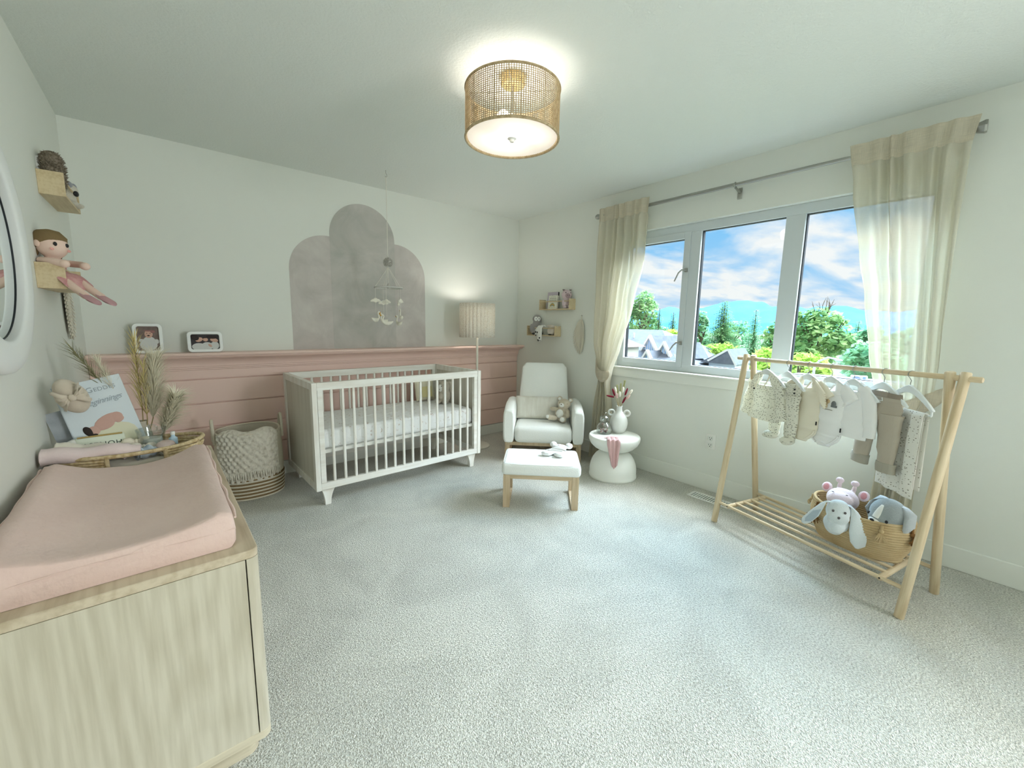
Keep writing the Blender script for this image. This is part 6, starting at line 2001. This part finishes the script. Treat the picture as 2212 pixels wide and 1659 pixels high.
MB().lathe([(0.002, 0.0), (0.020, 0.0), (0.030, 0.010), (0.036, 0.026), (0.036, 0.030), (0.002, 0.031)], 32).build('box_base', SIL, t)
MB().lathe([(0.002, 0.0315), (0.036, 0.0315), (0.035, 0.040), (0.028, 0.054), (0.012, 0.062), (0.002, 0.063)], 32).build('box_lid', mat('rose_pearl', (214, 194, 190), 0.2, 0.5, metal=0.5), t)
t = thing('blue_bottle', 'tiny pale blue bottle standing behind the silver trinket box', 'bottle', (-0.022, 2.352, TC))
MB().lathe([(0.002, 0), (0.014, 0), (0.016, 0.004), (0.016, 0.050), (0.008, 0.058), (0.007, 0.066), (0.002, 0.066)], 20).build('bottle_body', mat('sky_blue_plastic', (186, 212, 226), 0.35), t)
MB().lathe([(0.002, 0.066), (0.009, 0.066), (0.008, 0.080), (0.002, 0.082)], 16).build('cap', WHITE, t)

# big picture book leaning back, its cover facing the room
BKC = mat('glossy_white_cover', (220, 230, 236), 0.25, 0.45)
t = thing('cover_book', 'large white book with a sleeping newborn on the cover, leaning behind the tray', 'book', (-0.212, 2.398, DZ + 0.054), (R(-13), R(-13.5), R(2)))
BWd, BHt = 0.205, 0.315
MB().box((0, 0.007, BHt / 2), (BWd, 0.010, BHt - 0.004)).build('page_block', mat('paper', (236, 232, 220), 0.8), t, smooth=False)
MB().box((0, 0.001, BHt / 2), (BWd + 0.006, 0.002, BHt)).box((0, 0.013, BHt / 2), (BWd + 0.006, 0.002, BHt)).box((-BWd / 2 - 0.002, 0.007, BHt / 2), (0.003, 0.014, BHt)).build('cover', BKC, t, smooth=False)
GRT = mat('silver_lettering', (160, 172, 180), 0.4)
lettering('author_lettering', 'NE', 0.023, GRT, t, (-0.052, -0.0006, BHt - 0.052), (R(90), 0, 0), align='LEFT')
lettering('author_lettering', 'G', 0.031, GRT, t, (-0.014, -0.0006, BHt - 0.052), (R(90), 0, 0), align='LEFT')
lettering('author_lettering', 'EDDES', 0.023, GRT, t, (0.010, -0.0006, BHt - 0.052), (R(90), 0, 0), align='LEFT', space=1.05)
lettering('title_lettering', 'Beginnings', 0.033, GRT, t, (0.022, -0.0006, BHt - 0.105), (R(90), R(-3), 0), shear=0.5, space=0.92)
pic(t, 'pictured_cushion', [(0.020, 0.062, 0.072, 0.056), (0.036, 0.040, 0.060, 0.050), (0.0, 0.040, 0.066, 0.036)], mat('photo_cream', (224, 222, 196), 0.5), 0.0, 0.0, 0.0014)
pic(t, 'pictured_child', [(0.010, 0.132, 0.046, 0.024, -22), (0.042, 0.138, 0.022, 0.022), (0.0, 0.112, 0.030, 0.014, -10), (-0.042, 0.104, 0.024, 0.020, -20), (0.050, 0.124, 0.016, 0.010, -30)], mat('photo_child_skin', (204, 166, 154), 0.6), -0.0010, 0.0, 0.0016)
pic(t, 'pictured_hair', [(-0.056, 0.108, 0.013, 0.023, -15), (-0.046, 0.086, 0.014, 0.008)], PHA, -0.0018, 0.0, 0.0016)
# baby turban hung on the book corner
TUR = mat('oat_jersey', (206, 194, 176), 0.95, 0.05, bump=(120, 0.4, 0.003), sheen=0.2)
t = thing('baby_turban', 'oatmeal knotted baby turban hat perched on the book corner', 'hat', (-0.318, 2.352, 0.956), (R(4), R(-24), R(10)))
b = MB().ell((0, 0, 0), (0.047, 0.044, 0.076), 28, 20)
b.v = [(x * (1 - 0.18 * max(0, z) / 0.08), y, z) for x, y, z in b.v]
crumple(b, 0.004, 26, 8).build('cap_crown', TUR, t, angle=80)
for s in (-1, 1):
    b = MB()
    for k in range(4):
        a = (k - 1.5) * 0.46
        b.loft([((0.004 * s, -0.050, 0.004), (0, 0.004, 0), (0.003, 0, 0.007)), ((s * 0.024, -0.056, 0.004 + 0.024 * a), (0, 0.008, 0), (0.004, 0, 0.010)), ((s * 0.036, -0.044, 0.004 + 0.050 * a), (0, 0.008, 0), (0.003, 0, 0.010)), ((s * 0.044, -0.028, 0.004 + 0.056 * a), (0, 0.003, 0), (0.001, 0, 0.004))], 12)
    crumple(b, 0.003, 36, 5 + s).build('bow_fold', TUR, t, angle=70)
MB().ell((0, -0.056, 0.004), (0.012, 0.010, 0.014), 14, 10).build('knot', TUR, t)
t = thing('grey_picture_block', 'grey marbled board standing behind the turban and the book', 'board', (-0.290, 2.430, DZ + 0.0), (R(-9), R(-14), R(2)))
MB().box((0, 0.006, 0.125), (0.14, 0.010, 0.25)).build('board', mat('grey_marble', (178, 184, 188), 0.4, var=(18, (156, 162, 168))), t, smooth=False)

# pampas and grasses in a vase behind the book
t = thing('grass_vase', 'slim stoneware vase of dried grasses hidden behind the book', 'vase', (-0.125, 2.458, DZ))
MB().lathe([(0.002, 0), (0.030, 0), (0.034, 0.01), (0.034, 0.09), (0.026, 0.13), (0.020, 0.15), (0.022, 0.16), (0.018, 0.16), (0.016, 0.145), (0.002, 0.13)], 32).build('vase_body', mat('stoneware', (196, 186, 168), 0.7), t)
PAMP = mat('pampas_cream', (232, 226, 204), 1.0, 0.02)
GOLD = mat('dry_gold_grass', (220, 204, 142), 0.9, 0.1)
OLIV = mat('olive_grass', (140, 138, 104), 0.9, 0.1)
def strands(b, base, tip, n, L_, wid, seed, droop=0.3, start=0.25, swell=1.0):
    rr = random.Random(seed)
    base, tip = Vector(base), Vector(tip)
    d_ = tip - base
    q = d_.normalized()
    e1 = q.orthogonal().normalized()
    e2 = q.cross(e1)
    for k in range(n):
        s = start + (1 - start) * rr.random()
        a = rr.uniform(0, 2 * PI)
        o_ = base + d_ * s
        out_ = e1 * math.cos(a) + e2 * math.sin(a)
        ll = L_ * (0.5 + 0.5 * rr.random()) * (1.0 - 0.55 * s * swell)
        p1 = o_ + q * ll * 0.6 + out_ * ll * 0.34
        p2 = o_ + q * ll * 0.92 + out_ * ll * (0.55 + droop * rr.random()) + Vector((0, 0, -droop * ll * 0.25))
        w_ = q.cross(out_).normalized() * wid
        b.add([o_ - w_, o_ + w_, p1 + w_ * 0.8, p1 - w_ * 0.8, p2], [(0, 1, 2, 3), (3, 2, 4)])
def plume(label, base, bend, tip, m, n, L_, wid, seed, start=0.3, droop=0.3, swell=1.0):
    t = thing('pampas_stem', label, 'dried grass', (0, 0, 0), 0, 'dried grasses behind the book')
    MB().tube([base, bend, tip], [0.0022, 0.002, 0.001], 6).build('stalk', STEM, t)
    b = MB()
    strands(b, bend, tip, n, L_, wid, seed, droop, start, swell)
    b.build('plume', m, t, smooth=False)
VB = (-0.125, 2.458, DZ + 0.02)
plume('fluffy cream pampas plume, the widest, right of the gold grass', VB, (-0.085, 2.45, DZ + 0.17), (-0.062, 2.440, 1.075), PAMP, 1500, 0.15, 0.0007, 1, 0.0, 0.35, 0.4)
plume('short curly cream plume leaning right over the glass bowl', VB, (-0.055, 2.42, DZ + 0.10), (-0.004, 2.385, 0.905), PAMP, 900, 0.105, 0.0014, 2, 0.0, 0.5, 0.2)
plume('tall upright gold grass reaching the photo frame', VB, (-0.118, 2.452, DZ + 0.22), (-0.122, 2.478, 1.180), GOLD, 150, 0.11, 0.0013, 3, 0.0, 0.02, 0.5)
plume('shorter gold grass beside the tall gold one', VB, (-0.105, 2.442, DZ + 0.16), (-0.098, 2.430, 1.065), GOLD, 170, 0.09, 0.0013, 4, 0.1, 0.05, 0.5)
plume('olive-tipped grass leaning left against the wall', VB, (-0.220, 2.462, DZ + 0.30), (-0.318, 2.52, 1.130), OLIV, 120, 0.10, 0.0012, 5, 0.1, 0.03, 0.5)
plume('thin wispy pampas plume rising left behind the book', VB, (-0.190, 2.470, DZ + 0.26), (-0.245, 2.49, 1.080), PAMP, 420, 0.09, 0.0007, 6, 0.1, 0.3, 0.6)
# ------------------------------------------------------------------ the view outside (first-floor room: ground about three metres below)
GZ = -3.1
LAWN = mat('suburb_ground', (104, 106, 92), 0.95, 0.05, var=(0.2, (86, 92, 74)))
struct(MB().grid(lambda u, v: (6 + 260 * u, -120 + 320 * v, GZ + 2.0 * noise.noise(Vector((u * 6, v * 6, 0))) * min(1, u * 3)), 40, 40).build('ground', LAWN))
# distant range
MT = mat('far_mountain_haze_blue', (74, 124, 180), 1.0, 0.0, var=(0.004, (66, 114, 170)))  # blue of distant haze put into the base colour
RIDGE = [(2600, 150), (2200, 120), (1774, 137), (1717, 157), (1659, 149), (1602, 127), (1462, 142), (1412, 154), (1317, 178), (1196, 187), (1152, 185), (1103, 175), (1064, 176), (1001, 142), (944, 147), (855, 137), (823, 125), (772, 138), (682, 139), (643, 141), (585, 129), (540, 113), (400, 100), (200, 130), (-200, 110), (-900, 140)]
def ridge(y):
    for (a, za), (b_, zb_) in zip(RIDGE[:-1], RIDGE[1:]):
        if a >= y >= b_:
            return za + (zb_ - za) * (a - y) / (a - b_)
    return 120
def mtn(u, v):
    y = 2600 - 3500 * u
    x = 2300 + 1500 * v
    h = ridge(y + 14 * noise.noise(Vector((y * 0.02, v * 3, 0)))) + 4 * noise.noise(Vector((y * 0.03, 0, 5)))
    t = 1 - abs(v - 0.47) / 0.53
    z = -60 + (h + 60) * max(0, t) ** 0.8
    return (x, y, z + 12 * t * (1 - t) * noise.noise(Vector((y * 0.006, x * 0.006, 2))))
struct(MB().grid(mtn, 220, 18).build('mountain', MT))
MT2 = mat('near_ridge_haze_blue', (62, 114, 160), 1.0, 0.0, var=(0.01, (54, 104, 150)))  # nearer ridge, haze blue painted into its colour as well
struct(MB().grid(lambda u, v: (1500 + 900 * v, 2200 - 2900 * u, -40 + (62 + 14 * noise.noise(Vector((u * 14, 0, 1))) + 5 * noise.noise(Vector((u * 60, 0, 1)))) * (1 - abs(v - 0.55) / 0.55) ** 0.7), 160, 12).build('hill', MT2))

TRK = mat('tree_bark', (104, 90, 74), 0.9)
LEAFM = {}
def leaf_mat(name, c1, c2):
    m = bpy.data.materials.new(name)
    m.use_nodes = True
    nt = m.node_tree
    nt.nodes.clear()
    N, L = nt.nodes.new, nt.links.new
    o = N('ShaderNodeOutputMaterial')
    tc = N('ShaderNodeTexCoord')
    n = N('ShaderNodeTexNoise'); n.inputs['Scale'].default_value = 0.9; n.inputs['Detail'].default_value = 4
    L(tc.outputs['Object'], n.inputs['Vector'])
    r_ = N('ShaderNodeValToRGB')
    e = r_.color_ramp.elements
    e[0].position = 0.36; e[0].color = lin(c1)
    e[1].position = 0.64; e[1].color = lin(c2)
    L(n.outputs['Fac'], r_.inputs[0])
    d = N('ShaderNodeBsdfDiffuse'); t = N('ShaderNodeBsdfTranslucent'); mx = N('ShaderNodeMixShader'); mx.inputs[0].default_value = 0.4
    L(r_.outputs[0], d.inputs[0]); L(r_.outputs[0], t.inputs[0]); L(d.outputs[0], mx.inputs[1]); L(t.outputs[0], mx.inputs[2]); L(mx.outputs[0], o.inputs[0])
    return m
G_CON = leaf_mat('conifer_needles', (78, 128, 92), (140, 178, 124))
G_DEC = leaf_mat('maple_leaves', (96, 150, 100), (168, 200, 138))
G_YEL = leaf_mat('lime_leaves', (138, 190, 84), (206, 226, 124))
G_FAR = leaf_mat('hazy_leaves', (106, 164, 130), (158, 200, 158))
def leafy(b, lumps, n, size, seed):
    rr = random.Random(seed)
    tot = sum(l[1][0] * l[1][1] for l in lumps)
    for c, rad in lumps:
        k_ = int(n * rad[0] * rad[1] / tot)
        for k in range(k_):
            d_ = Vector((rr.gauss(0, 1), rr.gauss(0, 1), rr.gauss(0, 1))).normalized()
            r_ = 0.72 + 0.36 * rr.random()
            p = Vector((c[0] + rad[0] * d_.x * r_, c[1] + rad[1] * d_.y * r_, c[2] + rad[2] * d_.z * r_))
            s = size * (0.5 + rr.random())
            a = Vector((rr.gauss(0, 1), rr.gauss(0, 1), rr.gauss(0, 0.5))).normalized()
            e = a.cross(d_ + Vector((0.2, 0.1, 0.6))).normalized()
            b.add([p - a * s, p + e * s * 0.6, p + a * s, p - e * s * 0.6], [(0, 1, 2, 3)])
def decid(label, x, y, top, hw, m, seed, n=1500, size=0.22, base=GZ):
    t = thing('broadleaf_tree', label, 'tree', (x, y, base), 0, 'trees outside the window')
    h = top - base
    b = MB().tube([(0, 0, 0), (0.1, 0.05, h * 0.35), (0, -0.1, h * 0.7)], [0.28, 0.2, 0.08], 8)
    rr = random.Random(seed)
    for k in range(5):
        a = 2 * PI * k / 5 + rr.random()
        b.tube([(0.05, 0, h * 0.38), (hw * 0.4 * math.cos(a), hw * 0.4 * math.sin(a), h * 0.62), (hw * 0.65 * math.cos(a), hw * 0.65 * math.sin(a), h * 0.8)], [0.12, 0.08, 0.03], 6)
    b.build('trunk', TRK, t)
    lumps = [((0, 0, h * 0.62), (hw * 0.85, hw * 0.85, h * 0.30)), ((0, 0, h * 0.84), (hw * 0.5, hw * 0.5, h * 0.16))]
    for k in range(9):
        a = rr.uniform(0, 2 * PI)
        q = rr.uniform(0.30, 0.86)
        rd = hw * (0.75 if q < 0.65 else 0.45)
        s = hw * rr.uniform(0.28, 0.45)
        lumps.append(((rd * math.cos(a), rd * math.sin(a), h * q), (s, s, s * 0.8)))
    b = MB()
    leafy(b, lumps, n, size, seed)
    b.build('crown', m, t, smooth=False)
    return t
def conif(label, x, y, top, hw, m, seed, n=46, base=GZ, size=0.2):
    t = thing('conifer_tree', label, 'tree', (x, y, base), 0, 'trees outside the window')
    h = top - base
    MB().tube([(0, 0, 0), (0, 0, h * 0.97)], [0.22, 0.03], 8).build('trunk', TRK, t)
    rr = random.Random(seed)
    b = MB()
    for k in range(n):
        q = 0.12 + 0.88 * (k / n) ** 0.85
        z = h * q
        R0 = hw * (1 - q) ** 0.8 * (0.85 + 0.3 * rr.random()) + 0.08
        nb_ = max(5, int(11 * (1 - q) + 4))
        a0 = rr.random() * 6
        for j in range(nb_):
            a = a0 + 2 * PI * j / nb_
            L_ = R0 * (0.75 + 0.4 * rr.random())
            for i in range(1 + int(L_ / size * 0.8)):
                s = (i + 0.7) * size * 1.1
                if s > L_:
                    break
                p = Vector((s * math.cos(a), s * math.sin(a), z - s * 0.22 + 0.06 * rr.random()))
                w_ = size * (0.55 + 0.5 * rr.random()) * (1 - 0.4 * s / max(L_, 0.01))
                f_ = Vector((math.cos(a), math.sin(a), -0.25)) * size
                sd = Vector((-math.sin(a), math.cos(a), 0)) * w_
                dp = Vector((0, 0, -w_ * 0.6))
                b.add([p, p + sd + dp + f_ * 0.2, p + f_, p - sd + dp + f_ * 0.2], [(0, 1, 2), (0, 2, 3)])
    b.build('crown', m, t, smooth=False)
    return t
decid('tall broadleaf tree at the left above the slate roof', 45, 29.0, 5.7, 2.1, G_DEC, 1, 2200)
conif('slim conifer just right of the tall left tree', 45, 26.9, 3.6, 1.2, G_CON, 2)
conif('small conifer left of the window mullion', 45, 25.1, 3.1, 1.4, G_CON, 3)
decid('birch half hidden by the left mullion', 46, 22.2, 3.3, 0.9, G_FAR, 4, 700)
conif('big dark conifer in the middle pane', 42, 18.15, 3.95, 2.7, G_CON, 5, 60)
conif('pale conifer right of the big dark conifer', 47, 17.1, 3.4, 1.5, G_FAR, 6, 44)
decid('low tree at the right of the middle pane', 46, 14.6, 2.1, 1.6, G_DEC, 7, 1100)
d = decid('broad maple with bare twigs on top in the right pane', 40, 9.75, 3.05, 2.3, G_DEC, 8, 2600)
rr = random.Random(12)
b = MB()
for k in range(11):
    y0 = rr.uniform(-0.6, 0.7)
    z0 = 5.4 + rr.uniform(0, 0.4)
    hh = rr.uniform(0.6, 1.5)
    p1 = (rr.uniform(-0.2, 0.2), y0 + rr.uniform(-0.2, 0.2), z0 + hh)
    b.tube([(0, y0 * 0.7, z0), ((p1[0]) / 2, y0 * 0.9, z0 + hh / 2), p1], [0.035, 0.025, 0.01], 5)
    b.tube([((p1[0]) / 2, y0 * 0.9, z0 + hh / 2), (p1[0] + 0.1, y0 + rr.uniform(-0.3, 0.3), z0 + hh * 0.8)], [0.018, 0.008], 4)
b.build('bare_twigs', TRK, d)
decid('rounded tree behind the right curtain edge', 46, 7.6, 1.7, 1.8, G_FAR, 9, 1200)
decid('lime-green bush at the foot of the middle pane', 33, 14.6, 0.05, 1.7, G_YEL, 10, 1500, 0.17)
decid('lime-green bush left of the little house', 34, 16.2, -0.2, 1.4, G_YEL, 11, 1100, 0.17)
decid('lime-green bush right of the little house', 36, 11.6, -0.1, 2.0, G_YEL, 12, 1500, 0.18)
decid('yellow-green bush below the maple', 31, 8.3, -0.2, 1.6, G_YEL, 13, 1200, 0.17)
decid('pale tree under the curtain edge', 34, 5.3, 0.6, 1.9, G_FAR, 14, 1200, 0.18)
decid('lime-green bush behind the slate roof', 42, 23.6, 1.0, 1.9, G_YEL, 15, 1200)
rr = random.Random(77)
for k in range(17):
    y = 66 - 5.0 * k + rr.uniform(-1, 1)
    nm = ['far hazy tree of the back wood', 'far hazy conifer of the back wood'][k % 2]
    (conif if k % 2 else decid)(nm, 62 + rr.uniform(-3, 6), y, rr.uniform(1.2, 2.5), rr.uniform(2.0, 3.0), G_FAR, 100 + k, *(() if k % 2 else (900, 0.3)))

# houses
SLATE = mat('slate_roof', (104, 112, 122), 0.85, 0.1, var=(3.0, (92, 100, 110)), bump=(8, 0.3, 0.02))
REDR = mat('rose_roof', (156, 128, 126), 0.85, 0.1, var=(3.0, (142, 112, 110)))
SIDE = mat('blue_siding', (140, 176, 214), 0.7, 0.2)
CRMW = mat('cream_stucco', (188, 190, 178), 0.8, 0.1)
BARGE = mat('white_bargeboard', (214, 216, 214), 0.6, 0.2)
hs = thing('slate_house', 'blue-gabled house with a wide slate roof at the lower left', 'house', (30.0, 18.6, GZ))
MB().box((0.6, 0.6, 0.9), (8.6, 11.6, 1.8)).build('wall', CRMW, hs, smooth=False)
v = [(-5.6, -5.9, 1.5), (-5.6, 8.6, 1.5), (5.6, 8.6, 1.5), (5.6, -5.9, 1.5), (0.0, -1.0, 4.12), (0.0, 5.4, 4.10)]
MB().add(v, [(0, 1, 5, 4), (1, 2, 5), (2, 3, 4, 5), (3, 0, 4), (3, 2, 1, 0)]).build('roof', SLATE, hs, smooth=False)
def gable(parent, x, y, z, w_, h_, depth, face_m, yaw):
    M_ = Matrix.Translation((x, y, z)) @ Matrix.Rotation(R(yaw), 4, 'Z')
    MB(M_).add([(0, -w_, -h_), (0, w_, -h_), (0, 0, 0), (depth, -w_, -h_), (depth, w_, -h_), (depth, 0, 0)], [(0, 1, 2), (0, 2, 5, 3), (1, 4, 5, 2), (3, 5, 4), (0, 3, 4, 1)]).build('gable_roof', SLATE, parent, smooth=False)
    MB(M_).add([(-0.03, -w_ * 0.9, -h_), (-0.03, w_ * 0.9, -h_), (-0.03, 0, -h_ * 0.1)], [(0, 1, 2)]).build('gable_wall', face_m, parent, smooth=False)
    b = MB(M_)
    for k in range(7):
        yy = w_ * 0.9 * (2 * (k + 0.5) / 7 - 1)
        zt_ = -h_ * 0.1 - abs(yy) / w_ * h_
        b.box((-0.05, yy, (zt_ - h_) / 2), (0.04, 0.045, max(0.02, h_ + zt_)))
    b.build('batten', BARGE, parent, smooth=False)
    b = MB(M_)
    for s in (-1, 1):
        b.add([(-0.22, s * (w_ + 0.10), -h_ - 0.10), (-0.22, 0, 0.06), (-0.22, 0, -0.18), (-0.22, s * (w_ - 0.08), -h_ - 0.14), (0.02, s * (w_ + 0.10), -h_ - 0.10), (0.02, 0, 0.06), (0.02, 0, -0.18), (0.02, s * (w_ - 0.08), -h_ - 0.14)],
              [(0, 1, 2, 3), (4, 7, 6, 5), (0, 4, 5, 1), (3, 2, 6, 7), (0, 3, 7, 4)])
    b.build('bargeboard', BARGE, parent, smooth=False)
gable(hs, -3.3, -2.1, 3.72, 0.85, 1.05, 3.6, SIDE, -18)
gable(hs, -4.4, -2.65, 2.72, 0.95, 1.15, 3.4, SIDE, -18)
gable(hs, -3.4, -3.3, 3.30, 0.9, 1.1, 3.2, SIDE, -18)
gable(hs, -4.6, -0.35, 2.70, 1.05, 1.15, 4.0, CRMW, 0)
b = MB()
b.cyl((-1.4, 0.6, 3.3), (-1.4, 0.6, 3.85), 0.06, n=8).cyl((-0.4, -2.4, 3.2), (-0.4, -2.4, 3.7), 0.13, n=10).cyl((-0.4, -2.4, 3.7), (-0.4, -2.4, 3.8), 0.17, n=10)
b.build('roof_vent', BARGE, hs)
h2_ = thing('rose_roofed_house', 'house corner with a rose hip roof by the left window jamb', 'house', (24.0, 17.6, GZ))
MB().box((0, 0.5, 1.5), (3.4, 2.6, 3.0)).build('wall', CRMW, h2_, smooth=False)
MB().add([(-2.1, -1.1, 2.95), (-2.1, 2.2, 2.95), (2.1, 2.2, 2.95), (2.1, -1.1, 2.95), (0, 0.8, 4.05)], [(0, 1, 4), (1, 2, 4), (2, 3, 4), (3, 0, 4), (3, 2, 1, 0)]).build('roof', REDR, h2_, smooth=False)
for yy in (-0.1, 0.7):
    f_ = MB().box((-1.71, yy, 2.45), (0.06, 0.34, 0.6)).build('window', BARGE, h2_, smooth=False)
    MB().box((-1.745, yy, 2.45), (0.02, 0.24, 0.5)).build('pane', mat('far_pane', (120, 140, 156), 0.2, 0.5), f_, smooth=False)
h3 = thing('little_grey_house', 'small grey gabled house among the lime bushes', 'house', (29.5, 12.1, GZ))
MB().box((0, 0, 1.05), (2.4, 1.7, 2.1)).build('wall', mat('pale_blue_wall', (196, 208, 222), 0.8), h3, smooth=False)
MB().add([(-1.4, -1.0, 2.0), (-1.4, 1.4, 2.0), (1.4, 1.4, 2.0), (1.4, -1.0, 2.0), (-1.4, -0.4, 3.0), (1.4, -0.4, 3.0)], [(0, 4, 1), (1, 4, 5, 2), (2, 5, 3), (3, 5, 4, 0), (0, 1, 2, 3)]).build('roof', SLATE, h3, smooth=False)
MB().add([(-1.45, 0.9, 2.18), (-1.45, -0.4, 3.04), (-1.45, -0.4, 2.88), (-1.45, 0.8, 2.08)], [(0, 1, 2, 3)]).add([(-1.45, -1.05, 1.95), (-1.45, -0.4, 3.04), (-1.45, -0.4, 2.88), (-1.45, -0.95, 1.92)], [(0, 1, 2, 3)]).build('bargeboard', BARGE, h3, smooth=False)
# flat roof with two condensers, and a street lamp
ff = thing('flat_roof_annexe', 'low flat-roofed annexe just beyond the right pane', 'building', (20.0, 3.8, GZ))
MB().box((0, 0, 1.16), (4.0, 4.2, 2.32)).build('wall', CRMW, ff, smooth=False)
MB().box((0, 0, 2.36), (4.2, 4.4, 0.08)).build('roof', SLATE, ff, smooth=False)
for y, s, lab in ((4.83, 0.32, 'smaller white outdoor heat-pump unit seen under the clothes rail'), (3.40, 0.48, 'larger white outdoor heat-pump unit beside the right curtain')):
    t = thing('heat_pump_unit', lab, 'heat pump', (19.6, y, GZ + 2.40), R(14), 'outdoor heat pumps')
    MB().rbox((0, 0, s * 0.32), (0.22, s, s * 0.62), 0.015, 2).build('casing', BARGE, t)
    MB().cyl((-0.112, s * 0.16, s * 0.32), (-0.12, s * 0.16, s * 0.32), s * 0.26, n=24).build('fan_grille', mat('grille_blue_grey', (150, 170, 200), 0.6), t)
    MB().box((-0.115, -s * 0.30, s * 0.32), (0.01, s * 0.16, s * 0.5)).build('side_panel', mat('panel_blue', (140, 170, 214), 0.6), t, smooth=False)
t = thing('street_lamp', 'pale curved street lamp seen over the hanging rail', 'street lamp', (22.0, 5.40, GZ))
MB().tube([(0, 0, 0), (0, 0, 2.7), (0, -0.15, 3.0), (0, -0.45, 3.17), (0, -0.75, 3.12)], [0.06, 0.05, 0.045, 0.04, 0.035], 8).build('post', BARGE, t)
MB().ell((0, -0.82, 3.08), (0.07, 0.16, 0.05), 12, 8).build('lantern', BARGE, t)
